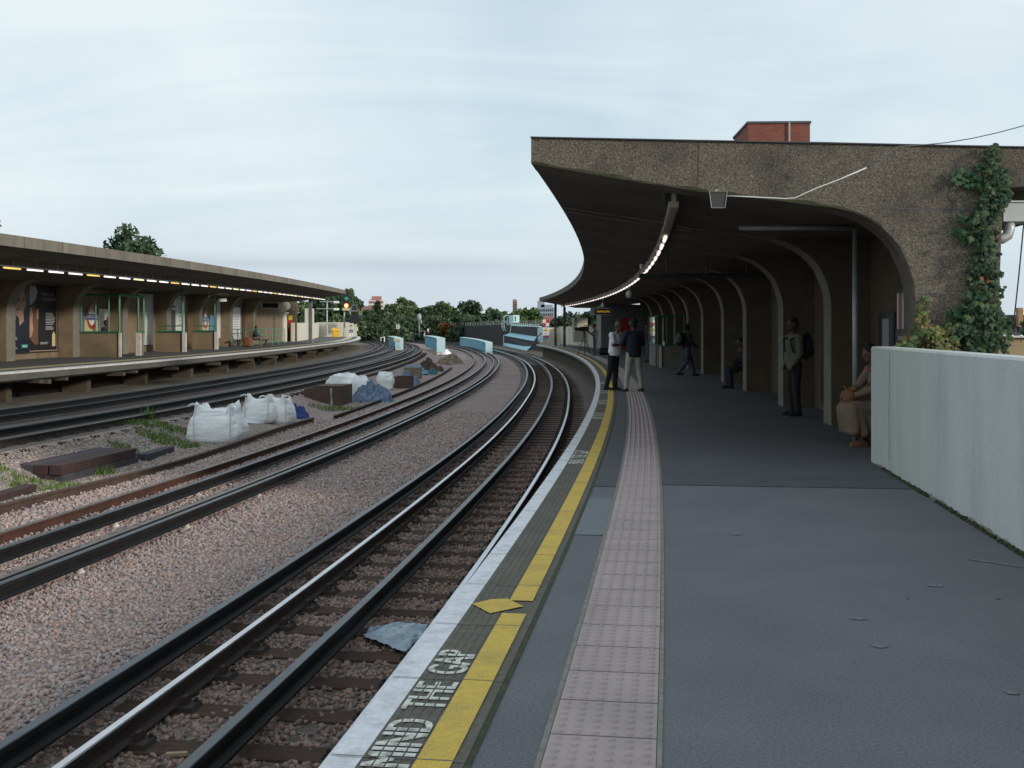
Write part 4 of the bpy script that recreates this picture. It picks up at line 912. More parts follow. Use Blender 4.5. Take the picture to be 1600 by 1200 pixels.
def ad2(t,p,a0,b0,a1,b1):
    W=a1-a0;H=b1-b0
    mb=MB(); p.poly(mb,[(a0+W*x,b0+H*y) for x,y in ((0,.99),(.2,.97),(.27,.9),(.22,.78),(.08,.7),(0,.68))],.031); mb.build('backdrop','poster_grey',t,fix=False)
    mb=MB(); p.poly(mb,[(a0+W*x,b0+H*y) for x,y in ((0,.66),(.12,.68),(.24,.62),(.3,.45),(.28,.25),(.3,.12),(.2,.09),(.06,.16),(0,.2))],.032); mb.build('hair','poster_hair',t,fix=False)
    mb=MB(); p.poly(mb,[(a0+W*x,b0+H*y) for x,y in ((0,.64),(.07,.65),(.11,.55),(.09,.45),(.13,.33),(.06,.22),(0,.2))],.034); p.poly(mb,[(a0+W*x,b0+H*y) for x,y in ((.24,.62),(.3,.64),(.3,.5),(.27,.46),(.22,.52))],.034); mb.build('face','poster_skin',t,fix=False)
    mb=MB(); p.text(mb,'TIMES DE',a0+W*.40,b0+H*.835,a0+W*.86,b0+H*.875,.034); p.text(mb,'TOMORROW',a0+W*.40,b0+H*.76,a0+W*.92,b0+H*.81,.034); mb.build('lettering','poster_grey',t,fix=False)
    lines(t,p,a0+W*.55,a0+W*.9,b0+H*.58,8,H*.012,H*.024,'poster_grey',.034); lines(t,p,a0+W*.55,a0+W*.85,b0+H*.375,3,H*.012,H*.02,'poster_grey',.034); lines(t,p,a0+W*.36,a0+W*.72,b0+H*.135,2,H*.012,H*.02,'poster_grey',.034)
    mb=MB(); p.rect(mb,a0+W*.78,b0+H*.07,a0+W*.9,b0+H*.24,.034); p.poly(mb,[(a0+W*.78,b0+H*.24),(a0+W*.9,b0+H*.24),(a0+W*.84,b0+H*.3)],.034); mb.build('bottle','poster_cream',t,fix=False)
    mb=MB(); p.rect(mb,a0,b0+H*.0,a0+W*.95,b0+H*.012,.034); p.rect(mb,a0+W*.95,b0,a0+W*.965,b0+H*.98,.034); mb.build('border','poster_pink',t,fix=False)
fpos(13,43,.28,3.0,'dark advertising poster with a face in glasses and a green logo at the far left','navy',ad1)
fpos(45,87,.30,2.98,'black advertising poster with long brown hair and small white print beside the glasses advert','black',ad2)
fpos(215.5,237,.35,2.95,'streaky white blank board to the right of the far green shelter','white_board',None)
fpos(338,346,.55,2.9,'narrower plain white panel right of the second roundel','white_sheet'); fpos(346.8,358.5,.55,2.9,'wider plain white panel left of the far clock bay','white_sheet')
fpos(363,374.5,.35,2.6,'white map poster behind the green chair','poster_white',lambda t,p,a0,b0,a1,b1:(lines(t,p,a0+.2,a1-.2,b0+1.6,8,.05,.16,'poster_grey'),))
def pinkad(t,p,a0,b0,a1,b1):
    mb=MB(); p.disc(mb,a0+(a1-a0)*.38,b0+1.9,(a1-a0)*.24,.75,.031); mb.build('figure','poster_pink',t,fix=False); lines(t,p,a0+.6,a1-.4,b0+.5,4,.12,.17,'poster_white')
    mb=MB(); p.poly(mb,[(a0+(a1-a0)*x,b0+y) for x,y in ((.62,.5),(.78,.5),(.80,1.5),(.72,1.9),(.64,1.3))],.032); mb.build('pale_figure','poster_grey',t,fix=False)
fpos(379,399,.35,2.9,'purple and pink advertising poster behind the seated passenger','poster_dark',pinkad)
def mapd(t,p,a0,b0,a1,b1):
    mb=MB(); p.rect(mb,a0+(a1-a0)*.2,b0+.15,a0+(a1-a0)*.48,b0+1.55,.03); mb.build('dark_panel','poster_dark',t,fix=False); lines(t,p,a0+(a1-a0)*.7,a0+(a1-a0)*.85,b0+1.45,5,.09,.22,'poster_grey')
    mb=MB(); p.rect(mb,a0+(a1-a0)*.22,b0+1.3,a0+(a1-a0)*.47,b0+1.42,.034); mb.build('heading','poster_white',t,fix=False); mb=MB(); p.rect(mb,a0,b0+1.95,a1,b0+1.98,.034); mb.build('seam','dark_metal',t,fix=False)
fpos(262,287,.9,3.0,'white arched board with a dark panel between green screens','poster_white',mapd,'green_frame')
# station roundels
def roundel(px0,px1,label,zc_,rz=.46):
    s0,s1=s_at(px0,FB),s_at(px1,FB); pn=fpan(s0); W=s1-s0; t=thing('station_roundel',label,'sign',pn.p(W/2,.9))
    mb=MB(); pn.rect(mb,0,.85,W,1.75,.02,0,.03); mb.build('back_board','poster_cream',t)
    R_=.55; c=(W/2,zc_)
    mb=MB(); pn.disc(mb,*c,R_*.75,R_*.75,.028); mb.build('centre','poster_white',t,fix=False)
    mb=MB(); pn.disc(mb,*c,R_,R_,.034,r_in=.68,n=40); mb.build('ring','red_paint',t,fix=False)
    mb=MB(); pn.rect(mb,c[0]-R_*1.28,c[1]-.13,c[0]+R_*1.28,c[1]+.13,.05,0,.02); br=mb.build('bar','blue_sign',t)
    mb=MB(); pn.text(mb,'CHISWICK PARK',c[0]-R_*1.15,c[1]-.07,c[0]+R_*1.15,c[1]+.07,.053,bold=.01); mb.build('lettering','poster_white',br,fix=False)
    lines(t,pn,.15,W-.1,1.05,3,.03,.07,'old_wood',.024)
roundel(133,153,'red and blue station roundel seen through the glass of the far green shelter',1.72)
roundel(315,327,'red and blue station roundel in the bay right of the green screened arch',1.72)
fpos(155,172,.9,2.1,'white route poster inside the far green shelter','poster_white',lambda t,p,a0,b0,a1,b1:(lines(t,p,a0+.9,a0+1.15,b0+.85,1,.6,.7,'red_paint'),lines(t,p,a0+.15,a0+.6,b0+.95,7,.04,.12,'poster_grey')))
fpos(119,128,.9,2.1,'blue poster at the left end inside the far green shelter','poster_blue',lambda t,p,a0,b0,a1,b1:lines(t,p,a0+.1,a1-.1,b1-.2,3,.06,.2,'poster_white'))
fpos(328.5,336,.9,2.0,'pale blue poster beside the second roundel','poster_blue')
# green shelter and draught screens on the far platform
def screen(s,o0,o1,label,roof=None):
    t=thing('draught_screen',label,'screen',P(s,o0,rise_far(s))); r0=rise_far(s); h=roof or 2.15
    mb=MB(); fprism(mb,[(o0,r0),(o0,r0+.98),(o1,r0+.98),(o1,r0)],s,s+.15); mb.build('low_wall','far_wall',t)
    x,y,z=P(s+.02,o1-.09,r0+.49); mb=MB(); mb.box((x,y,z),(.18,.2,.98),-heading(s)); mb.build('white_end','white_far',t)
    mb=MB(); mb.tube([P(s,o1,r0+.98),P(s,o1,r0+h)],.05,4); mb.tube([P(s,o0-.05,r0+1.02),P(s,o1,r0+1.02)],.06,4); mb.tube([P(s,o0-.05,r0+1.32),P(s,o1,r0+1.32)],.025,4)
    mb.build('frame','green_frame',t)
    mb=MB(); mb.add([P(s+.05,o0,r0+1.04),P(s+.05,o1,r0+1.04),P(s+.05,o1,r0+h),P(s+.05,o0,r0+h)],[(0,1,2,3)]); mb.build('glass','glass_tint',t,fix=False)
    return t
screen(56.6,FW,20.2,'draught screen with white wall end and tall green post left of the second roundel',3.4)
screen(63.1,FW,20.3,'draught screen with white wall end right of the second roundel',3.2)
fs=thing('waiting_shelter','green framed glass waiting shelter with brown low wall on the far platform','shelter',P(48,21,rise_far(48)))
s0_,s1_,o0_,o1_=46.8,51.6,22.1,19.85; r0=rise_far(47); HT=2.62
mb=MB(); fprism(mb,[(o0_,r0),(o0_,r0+1.02),(o1_,r0+1.02),(o1_,r0)],s0_,s0_+.15); mb.build('low_wall','far_wall',fs)
mb=MB(); fprism(mb,[(o1_,r0),(o1_,r0+1.02),(o1_+.15,r0+1.02),(o1_+.15,r0)],s0_+2.3,s0_+2.95); mb.build('low_wall','far_wall',fs)
mb=MB()
x,y,z=P(s0_-.01,o1_-.04,r0+.51); mb.box((x,y,z),(.10,.1,1.02),-heading(47)); mb.build('white_end','white_far',fs); mb=MB(); x,y,z=P(s0_+2.25,o1_-.02,r0+.51); mb.box((x,y,z),(.22,.12,1.02),-heading(47)); mb.build('white_end','white_far',fs)
mb=MB()
for q in (0,.27,.55,.8,1.0): mb.tube([P(s0_,o0_+(o1_-o0_)*q,r0+1.0),P(s0_,o0_+(o1_-o0_)*q,r0+HT)],.035 if q<.9 else .05,4)
for s in (s0_+2.25,s0_+2.95): mb.tube([P(s,o1_,r0+1.0),P(s,o1_,r0+HT)],.045,4)
for z in (1.04,HT): mb.tube([P(s0_,o0_,r0+z),P(s0_,o1_,r0+z)],.05,4)
mb.tube([P(s0_,o1_,r0+HT),P(s0_+2.95,o1_,r0+HT)],.05,4); mb.tube([P(s0_+2.2,o1_,r0+1.04),P(s0_+2.95,o1_,r0+1.04)],.05,4)
mb.build('frame','green_frame',fs)
mb=MB(); mb.add([P(s0_+.05,o0_,r0+1.05),P(s0_+.05,o1_,r0+1.05),P(s0_+.05,o1_,r0+HT),P(s0_+.05,o0_,r0+HT)],[(0,1,2,3)]); mb.build('glass','glass_tint',fs,fix=False); mb=MB(); mb.add([P(s0_+2.3,o1_+.05,r0+1.05),P(s0_+2.95,o1_+.05,r0+1.05),P(s0_+2.95,o1_+.05,r0+HT),P(s0_+2.3,o1_+.05,r0+HT)],[(0,1,2,3)]); mb.build('glass','glass_tint',fs,fix=False)
# litter bin in shadow, clock, indicator, kiosk, call box, railing, chair
indicator(404.5,472,436,482.5,84,'white framed train indicator hung over the far platform','','white_far')
s=s_at(448,20.5); c=at(448,478,97.0); t=thing('clock','round grey platform clock on the dark end wall of the far building','clock',c); pn=Panel((c[0],c[1],c[2]),(1,0,0),(0,0,1))
mb=MB(); pn.disc(mb,0,0,.36,.36,.03); pn.disc(mb,0,0,.40,.40,.0); mb.build('face','poster_grey',t,fix=False)
mb=MB(); pn.disc(mb,0,0,.41,.41,.035,r_in=.86); pn.rect(mb,-.015,-.02,.015,.28,.036); pn.rect(mb,-.015,-.22,.015,.0,.036); mb.build('rim','dark_metal',t,fix=False)
d0=94.6; ks=thing('kiosk','cream wooden staff kiosk with a barred window on the far platform','kiosk',at(436,534.5,d0))
x0,_,z0=at(425.5,534.5,d0); x1,_,z1_=at(444,490,d0); z0=rise_far(96)
mb=MB(); mb.box(((x0+x1)/2,d0+.6,(z0+z1_)/2),(x1-x0,1.2,z1_-z0),-.02); mb.build('body','cream_plain',ks,bevel=.02)
mb=MB(); mb.box(((x0+x1)/2,d0+.6,z1_+.05),(x1-x0+.25,1.45,.14),-.02); mb.build('roof','cream_plain',ks)
pn=Panel((x0,d0-.02,z0),(1,0,0),(0,0,1)); mb=MB(); pn.rect(mb,.15,1.12,.85,2.05,.015,0,.01); wn=mb.build('window','window_dark',ks)
mb=MB(); [pn.rect(mb,.15,1.12+.3*i,.85,1.16+.3*i,.022) for i in (1,2)]; pn.rect(mb,.48,1.12,.52,2.05,.022); mb.build('glazing_bars','cream_plain',wn,fix=False)
fpn=Panel(at(446.2,525,96.8),(1,0,0),(0,0,1))
def board(px0,py0,px1,py1,d,name,label,cat,m,th=.2,extra=None):
    x0,y,z0=at(px0,py1,d); x1,_,z1_=at(px1,py0,d); t=thing(name,label,cat,((x0+x1)/2,y,z0)); pn=Panel((x0,y,z0),(1,0,0),(0,0,1)); mb=MB(); pn.rect(mb,0,0,x1-x0,z1_-z0,0,0,th); mb.build('board',m,t,bevel=.01)
    if extra: extra(t,pn,x1-x0,z1_-z0)
    return t
board(447,500,455,518,97.05,'call_box','red emergency call box with a white mark on the far end wall','call box','red_paint',.25,lambda t,p,W,H:[lines(t,p,W*.35,W*.7,H*.6,2,H*.1,H*.14,'poster_white',.012)])
board(450.5,493,456.5,500,97.05,'yellow_plate','small yellow sign above the red call box','sign','yellow_sign',.04)
board(405.5,484,411.5,514,86,'framed_notice','tall pale framed notice with a red panel below the far indicator','notice','galv',.05,lambda t,p,W,H:[(lambda mb:(p.rect(mb,W*.12,H*.02,W*.7,H*.7,.012),mb.build('red_panel','maroon',t,fix=False)))(MB())])
rl=thing('green_railing','light green tubular railing on the far platform','railing',P(76,20.6,rise_far(76)))
mb=MB(); dr=78.0
for px in (404,411,418.5,425.5,432):
    a=at(px,541-(px-404)*.06,dr); mb.tube([(a[0],a[1]+(px-404)*.1,rise_far(76)-.0),(a[0],a[1]+(px-404)*.1,rise_far(76)+1.15)],.026,6)
xa=at(403,0,dr)[0];xb=at(432,0,dr)[0]
for h in (.25,.7,1.13): mb.tube([(xa,dr-.1,rise_far(76)+h),(xb,dr+2.8,rise_far(76)+h)],.024,6)
mb.build('rails','green_rail',rl)
r2=thing('dark_green_railing','dark green two bar railing left of the light green railing','railing',P(73,21,rise_far(73)))
mb=MB(); xa=at(361,0,74)[0];xb=at(402,0,74)[0]
for h in (1.0,.75): mb.tube([(xa,73.6,rise_far(73)+h+.1),(xb,75,rise_far(73)+h+.1)],.03,6)
for q in (0,.25,.5,.75,1): mb.tube([(xa+(xb-xa)*q,73.6+1.4*q,rise_far(73)),(xa+(xb-xa)*q,73.6+1.4*q,rise_far(73)+1.1)],.03,6)
mb.build('rails','green_frame',r2)
ch=thing('folding_chair','green folding seat standing below the white map poster','chair',at(368,543,72))
x,y,_=at(368,543,71); z=rise_far(71)
mb=MB(); mb.box((x,y+.2,z+.45),(.5,.45,.05)); mb.build('seat','green_frame',ch)
for dx in (-.2,.2):
    mb=MB(); mb.tube([(x+dx-.2,y+.45,z+.95),(x+dx+.25,y-.05,z)],.025,6); mb.tube([(x+dx+.2,y+.4,z+.45),(x+dx-.15,y+.2,z)],.025,6); mb.build('leg','green_frame',ch)
# steel post, arms, signal and end wall of the far platform
x,y,_=P(89,18.95); z=rise_far(89); x=at(485,0,y)[0]
t=thing('canopy_post','grey square steel post holding the far canopy in front of the cream wall','post',(x,y,z)); mb=MB(); mb.box((x,y,z+1.9),(.26,.26,3.8)); mb.build('post','grey_metal',t,bevel=.01)
mb=MB(); mb.box((x,y,z+.08),(.5,.5,.16),taper=.7); mb.build('base_plate','grey_metal',t)
c2=thing('cream_wall','cream rendered wall with two square piers at the end of the far platform','wall',P(115,21.6,rise_far(115)))
mb=MB().sweep(lambda s:[(21.5,rise_far(s)-.05),(21.5,rise_far(s)+1.62),(21.75,rise_far(s)+1.62),(21.75,rise_far(s)-.05)],rr(98,134,1.5)); mb.build('wall','cream_plain',c2)
mb=MB(); fprism(mb,[(21.75,rise_far(134)-.05),(21.75,rise_far(134)+1.7),(17.15,rise_far(134)+1.7),(17.15,rise_far(134)-.05)],134,134.3); mb.build('end_wall','cream_plain',c2)
for px0,px1,py in ((477.5,489.5,482),(506,516,494)):
    s=s_at((px0+px1)/2,21.6); x,y,_=P(s,21.6); W=(px1-px0)/F*y; zt=EYE+(HY-py)/F*y; z0=rise_far(s); mb=MB(); mb.box((x,y,(z0+zt)/2),(W,1.0,zt-z0)); mb.build('pier','cream_plain',c2,bevel=.02)
x,y,_=P(125,20.2); x=at(511,0,y)[0]; mt=thing('camera_mast','pale mast with two level arms carrying cameras behind the far cream wall','mast',(x,y,rise_far(125)))
mb=MB(); zt=at(0,470,y)[2]; mb.tube([(x,y,1),(x,y,zt)],.09,8); mb.build('mast','galv',mt)
for py,px0,px1 in ((471.5,500,527),(482.5,494,527)):
    z=at(0,py,y)[2]; mb=MB(); mb.tube([(at(px0,0,y)[0],y-.12,z),(at(px1,0,y)[0],y-.12,z)],.06,6); ar=mb.build('arm','galv',mt)
    mb=MB(); mb.box((at(526,0,y)[0],y-.2,z-.05),(.55,.5,.24)); mb.build('camera','white_plastic',ar,bevel=.02)
# colour light signal
d=128; x,y,z=at(541,486,d); sg=thing('colour_light_signal','black two lamp railway signal showing an amber red light at the far platform end','signal',(x,y,z))
mb=MB(); w_=5.2/F*d
mb.box((x,y,at(0,470,d)[2]),(2*w_,.5,33/F*d)); mb.build('head','black',sg,bevel=.03)
for py,m in ((466.5,'poster_green'),(477.5,'signal_red')):
    q=at(541,py,d-.3); mb=MB(); mb.ell((q[0],q[1],q[2]),(.23,.06,.23)); ln=mb.build('lamp',m,sg,smooth=True)
    if m=='signal_red': mb=MB(); mb.ell((q[0],q[1]-.04,q[2]),(.10,.06,.14)); mb.build('lamp_core','signal_core',ln,smooth=True)
    mb=MB(); hd=Panel((q[0],q[1]-.12,q[2]),(1,0,0),(0,0,1)); hd.disc(mb,0,0,.30,.30,0,r_in=.8,a0=0,a1=math.pi); mb.build('hood','black',sg)
q=at(541,483.2,d-.3); mb=MB(); mb.box(q,(.85,.05,.30)); mb.build('number_plate','poster_cream',sg)
mb=MB(); mb.tube([at(538,486,d),at(538,527,d)],.1,8); mb.tube([at(556,486,d),at(538,486,d)],.05,6); mb.tube([at(547,486,d),at(547,527,d)],.05,6); mb.build('post','galv',sg)
board(550,477,557.5,486,128.5,'track_sign','small dark square box with pale rim beside the railway signal','signal box','dark_metal',.2,lambda t,p,W,H:[(lambda mb:(p.rect(mb,-.05,-.05,W+.05,0,.02),p.rect(mb,-.05,H,W+.05,H+.05,.02),p.rect(mb,-.05,0,0,H,.02),p.rect(mb,W,0,W+.05,H,.02),mb.build('rim','galv',t,fix=False)))(MB())])
x,y,z=at(553,512,127); t=thing('monitor_hood','large black hooded monitor box behind the far warning notice','monitor',(x,y,z)); mb=MB(); a=at(545.5,0,127)[0];b=at(561,0,127)[0]; zt=at(0,491,127)[2]; zb=at(0,507,127)[2]
mb.add([(a,127,zb),(b-.55,127,zb),(b,127,zt-.45),(b,127,zt-.05),(a+.1,127,zt),(a,128.4,zb),(b-.55,128.4,zb),(b,128.4,zt-.45),(b,128.4,zt-.05),(a+.1,128.4,zt)],[(0,1,2,3,4),(9,8,7,6,5),(0,5,6,1),(1,6,7,2),(2,7,8,3),(3,8,9,4),(4,9,5,0)]); mb.build('hood','black',t)
mb=MB(); mb.tube([(a+.3,127.7,.8),(a+.3,127.7,zb)],.08,6); mb.build('post','galv',t)
notice(545,505,552.3,526,125,'white warning notice standing on two white legs at the end of the far platform',feet=True)
board(536.5,509.5,541.5,517,131,'grey_cabinet','small grey cabinet on the far cream end wall','cabinet','grey_metal',.2)
board(555.5,511,559,517,131,'green_cabinet','small pale green cabinet at the right end of the far cream wall','cabinet','pale_blue',.2)
# yellow grit bin, tilted
x,y,z=at(525,526,128); z=rise_far(127); gb=thing('grit_bin','yellow lidded grit bin leaning by the far cream wall','bin',(x,y,z))
mb=MB(); mb.box((x,y,z+.42),(.72,.7,.85),.25,taper=1.15); mb.build('body','yellow_bin',gb,bevel=.06)
mb=MB(); mb.add([(x-.48,y-.45,z+.82),(x+.42,y-.5,z+.70),(x+.5,y+.4,z+.75),(x-.42,y+.45,z+.86),(x-.40,y-.2,z+1.08),(x+.36,y-.2,z+.92),(x+.4,y+.3,z+.95),(x-.36,y+.32,z+1.1)],[(0,1,2,3),(4,7,6,5),(0,4,5,1),(1,5,6,2),(2,6,7,3),(3,7,4,0)]); mb.build('lid','yellow_bin',gb,bevel=.04)
# camera on its rod under the far canopy
q=at(347,469,62); t=thing('security_camera','white security camera on a thin rod under the far canopy','camera',q)
mb=MB(); mb.box(q,(.42,.42,.18),.5); mb.build('case','white_plastic',t,bevel=.03); mb=MB(); mb.tube([at(328,468,62),at(344,468.5,62)],.02,6); mb.tube([at(326,466,62),at(326,440,62)],.02,6); mb.build('rod','galv',t)
mb=MB(); q=at(349,460,62); mb.box(q,(.55,.3,.09),.2); mb.build('lamp_cover','poster_cream',t)
# ------------------------------------------------------------------ things lying between the tracks
def gh(px,py):
    s,o,q=hit(px,py,gz); return s,o,q
def crumple(name,m,c,size,label,cat,seed=0,amp=.16,top=None,rz=0,n=34,fold=7.0,parent=None,mat2=None):
    """a slumped fabric lump: rounded box whose faces are creased"""
    from mathutils import noise
    vs=[];fs=[]; N2=n; M2=n//2
    for i in range(M2+1):
        t=math.pi*i/M2
        for k in range(N2):
            a=2*math.pi*k/N2
            x=math.copysign(abs(math.cos(a))**.55,math.cos(a)); y=math.copysign(abs(math.sin(a))**.55,math.sin(a))
            r=abs(math.sin(t))**.5; z=math.copysign(abs(math.cos(t))**.7,math.cos(t))
            p=Vector((x*r,y*r,z))
            q=p*2.2+Vector((seed*3.1,seed*1.7,seed))
            d=amp*(noise.noise(q)+.55*noise.noise(q*2.3)+.35*noise.noise(q*5.1))
            d+=amp*.35*math.sin(p.z*fold+3*noise.noise(q*1.2))
            p=p*(1+d)
            if top: p.z+=top(a,p.z)
            if p.z<-.92: p.z=-.92-.05*(p.z+.92)
            vs.append((p.x*size[0]/2,p.y*size[1]/2,(p.z+.95)*size[2]/2))
    for i in range(M2):
        for k in range(N2): fs.append((i*N2+k,(i+1)*N2+k,(i+1)*N2+(k+1)%N2,i*N2+(k+1)%N2))
    mb=MB().add(vs,fs); mb.xf(c,rz); o=mb.build(name,m,parent,smooth=True)
    if label: tag(o,label,cat)
    return o
def bulkbag(px0,px1,pyt,pyb,label,seed,torn=0,ang=0):
    pm=(px0+px1)/2; s,o,q=gh(pm,pyb); d=q[1]; W=(px1-px0)/F*d; H=(pyb-pyt)/F*d; D=W*.9
    t=thing('bulk_bag',label,'bag',(q[0],q[1]+D/2,q[2]))
    from mathutils import noise
    n=56; m=26; vs=[];fs=[]
    for i in range(m+1):
        v=i/m
        for k in range(n):
            a=2*math.pi*k/n; e=.42+.2*v*(1-v)
            x=math.copysign(abs(math.cos(a))**e,math.cos(a)); y=math.copysign(abs(math.sin(a))**e,math.sin(a))
            bul=.80+.20*math.sin(math.pi*min(1,v*1.12+.14))**.8
            if v<.10: bul*=.90+v
            p=Vector((x*2,y*2,v*3.0+seed*5))
            fold=.045*noise.noise(p*1.3)+.010*math.sin(v*30+7*noise.noise(p*.8))*(.3+v)+.022*noise.noise(p*4)+.03*abs(noise.noise(p*2.1))
            neck=1-.13*max(0,(v-.72)/.28)**1.2
            rad=(bul+fold)*neck
            z=v*.90
            if v>.8:
                f=(v-.8)/.2; z+= f*(.05*math.sin(2*a+seed)+.085*noise.noise(Vector((math.cos(a)*2.2,math.sin(a)*2.2,seed)))+(.07 if (abs(math.sin(2*a))>.75) else -.035))
            vs.append((x*rad*W/2,y*rad*D/2,z*H))
    for i in range(m):
        for k in range(n): fs.append((i*n+k,i*n+(k+1)%n,(i+1)*n+(k+1)%n,(i+1)*n+k))
    b=len(vs)
    for k in range(n):
        a=2*math.pi*k/n; vs.append((vs[m*n+k][0]*.80,vs[m*n+k][1]*.80,vs[m*n+k][2]-.10*H))
    vs.append((0,0,H*.74)); 
    for k in range(n): fs.append((m*n+k,m*n+(k+1)%n,b+(k+1)%n,b+k)); fs.append((b+k,b+(k+1)%n,b+n))
    mb=MB().add(vs,fs); mb.xf((q[0],q[1]+D/2,q[2]-.03),ang); mb.build('sack','bag_white',t,smooth=True)
    for sx,sy_ in ((-1,-1),(1,-1)):
        lp=[(q[0]+sx*W*(.36-u*.0)+ (u-.5)*.22*(-sx),q[1]+D*.5+sy_*D*.36,q[2]+H*.90+.06*H*math.sin(math.pi*u)) for u in (0,.2,.4,.6,.8,1)]
        mb=MB().tube(lp,.018,6); mb.build('lifting_loop','bag_white',t,smooth=True)
    for sx in (-.30,.34):
        mb=MB(); mb.tube([(q[0]+sx*W,q[1]-.035,q[2]+H*.12),(q[0]+sx*W*1.02,q[1]-.06,q[2]+H*.5),(q[0]+sx*W*.98,q[1]+.03,q[2]+H*.88)],.016,5); mb.build('seam_strap','white_sheet',t)
    return t
bulkbag(286,374,629,694,'full white woven bulk bag standing nearest among the rubble bags',1)
bulkbag(372,428,615,660,'white woven bulk bag slumped behind the flat white sheet',2,ang=.2)
bulkbag(402,455,617,663,'torn white woven bulk bag leaning with a pointed corner beside royal blue sheeting',3.3,ang=-.15)
def pile(n,name,m,px0,px1,pyt,pyb,label,cat,seed,amp=.28,depth=1.0,flat=1):
    """a heap built as one continuous crumpled sheet"""
    from mathutils import noise
    s,o,q=gh((px0+px1)/2,pyb); d=q[1]; W=(px1-px0)/F*d; H=(pyb-pyt)/F*d; D=W*depth; g=n*2; vs=[];fs=[]
    for i in range(g+1):
        for k in range(g+1):
            u=k/g*2-1; v=i/g*2-1; p=Vector((u*1.8+seed*4,v*1.8,seed))
            r=min(1,math.sqrt(u*u+v*v)*(1+.25*noise.noise(p*1.5)))
            h=(1-r**3)*(.55+.5*noise.noise(p*1.1))+amp*(1-r*.8)*(abs(noise.noise(p*2.6))*1.0+.42*abs(noise.noise(p*6.0))+.16*noise.noise(p*11))+.16*(1-r*.7)*noise.cell(p*4.4+Vector((.3*noise.noise(p*3),.3*noise.noise(p*3.3),0)))
            dx=.10*noise.noise(p*3+Vector((9,0,0))); dy=.10*noise.noise(p*3+Vector((0,9,0)))
            vs.append((q[0]+(u+dx)*W/2,q[1]+D/2+(v+dy)*D/2,q[2]-.04+max(0,h)*H))
    for i in range(g):
        for k in range(g): a=i*(g+1)+k; fs.append((a,a+1,a+g+2,a+g+1))
    o=MB().add(vs,fs).build(name,m,smooth=False,fix=True); tag(o,label,cat)
    if o.data.polygons[len(o.data.polygons)//2].normal.z<0: o.data.flip_normals()
    return o
pile(26,'blue_sheeting','bag_royal',446,480,625,655,'crumpled royal blue plastic sheeting beside the torn white bag','sheeting',4)
pile(22,'rubble_scraps','bag_white',438,462,622,652,'white torn scraps heaped on the royal blue sheeting','scraps',5,.4)
pile(30,'blue_sacking','bag_blue',545,612,592,630,'big heap of slate blue sacking behind the brown steel box','sacking',6,.34)
pile(30,'blue_sacking','bag_blue',614,656,574,602,'slate blue sacking piled by the dark open steel trough','sacking',7,.34)
pile(24,'blue_sacking','bag_blue_pale',620,668,566,584,'pale blue sacking heap in front of the spoil','sacking',8,.3)
pile(18,'teal_sheeting','bag_teal',664,684,570,586,'small teal plastic sheeting lump next to the grey slab','sheeting',9,.3)
pile(28,'spoil_heap','spoil',678,726,551,570,'low heap of brown spoil between the blue bridge girders','spoil heap',10,.25,.9)
pile(20,'white_sheeting','bag_white',680,706,544,554,'crumpled white sheeting lying on top of the spoil heap','sheeting',11,.3)
def lump(px0,px1,pyt,pyb,label,seed,m='bag_white'):
    s,o,q=gh((px0+px1)/2,pyb); d=q[1]; W=(px1-px0)/F*d; H=(pyb-pyt)/F*d
    from mathutils import noise
    return crumple('rubble_bag',m,(q[0],q[1]+W*.4,q[2]-.03),(W,W*.8,H),label,'bag',seed,.13,lambda a,z:(.18*math.sin(2*a+seed)+.2*noise.noise(Vector((math.cos(a)*2,math.sin(a)*2,seed))) if z>.4 else 0))
lump(508,560,585,617,'white rubble bag sagging behind the left end of the brown steel box',12); lump(548,576,590,622,'white rubble bag between the brown steel box and slate blue sacking',13); lump(588,614,582,610,'white rubble bag with a pointed top to the right of the slate blue sacking',14)
# flat white sheet and scraps of paper
def flat(name,pts,m,label,cat,th=.02,lift=.03):
    W=[]
    for px,py in pts: s,o,q=gh(px,py); W.append(q)
    n=len(W); mb=MB().add([(x,y,z+lift) for x,y,z in W]+[(x,y,z+lift-th) for x,y,z in W],[tuple(range(n)),tuple(range(2*n-1,n-1,-1))]+[(k,n+k,n+(k+1)%n,(k+1)%n) for k in range(n)])
    return tag(mb.build(name,m),label,cat)
flat('plastic_sheet',[(373,661),(403,663),(438,660.5),(432,654),(400,652),(374,651)],'white_sheet','flat white sheet on the ballast in front of the slumped white bags','sheet')
flat('paper_scrap',[(374,679),(384,675),(387,671),(376,670)],'white_sheet','scrap of white paper right of the nearest bulk bag','scrap')
# brown steel boxes
def sbox(px0,px1,pyt,pyb,dep,label,open_=False,m='steel_box',slope=0):
    s,o,q=gh(px1,pyb); d=q[1]; W=(px1-px0)/F*d; H=(pyb-pyt)/F*d; x1=q[0]; th=heading(s); t=thing('steel_box',label,'box',q)
    ca,sa=math.cos(.10),math.sin(.10)
    def p(u,v,z): return (x1-u*ca+v*sa,q[1]+u*sa*.5+v*ca,q[2]-.03+z)
    h2=H*(1-slope)
    V=[p(0,0,0),p(W,0,0),p(W,dep,0),p(0,dep,0),p(0,0,H),p(W*.66,0,H),p(W,0,h2),p(W,dep,h2),p(W*.66,dep,H),p(0,dep,H)]
    mb=MB().add(V,[(0,1,6,5,4),(1,2,7,6),(2,3,9,8,7),(3,0,4,9),(5,6,7,8)]+([(4,5,8,9)] if not open_ else []))
    mb.build('body',m,t,bevel=.012 if not open_ else 0)
    if open_: mb=MB().add([p(0,0,H*.6),p(W*.55,0,H*.6),p(W*.55,dep,H*.6),p(0,dep,H*.6)],[(0,1,2,3)]); mb.build('fill','old_wood',t)
    return t,p,W,H
t,p,W,H=sbox(474,534,601.5,634,1.5,'brown steel box with a sloped end and a smear of white paint',slope=.18)
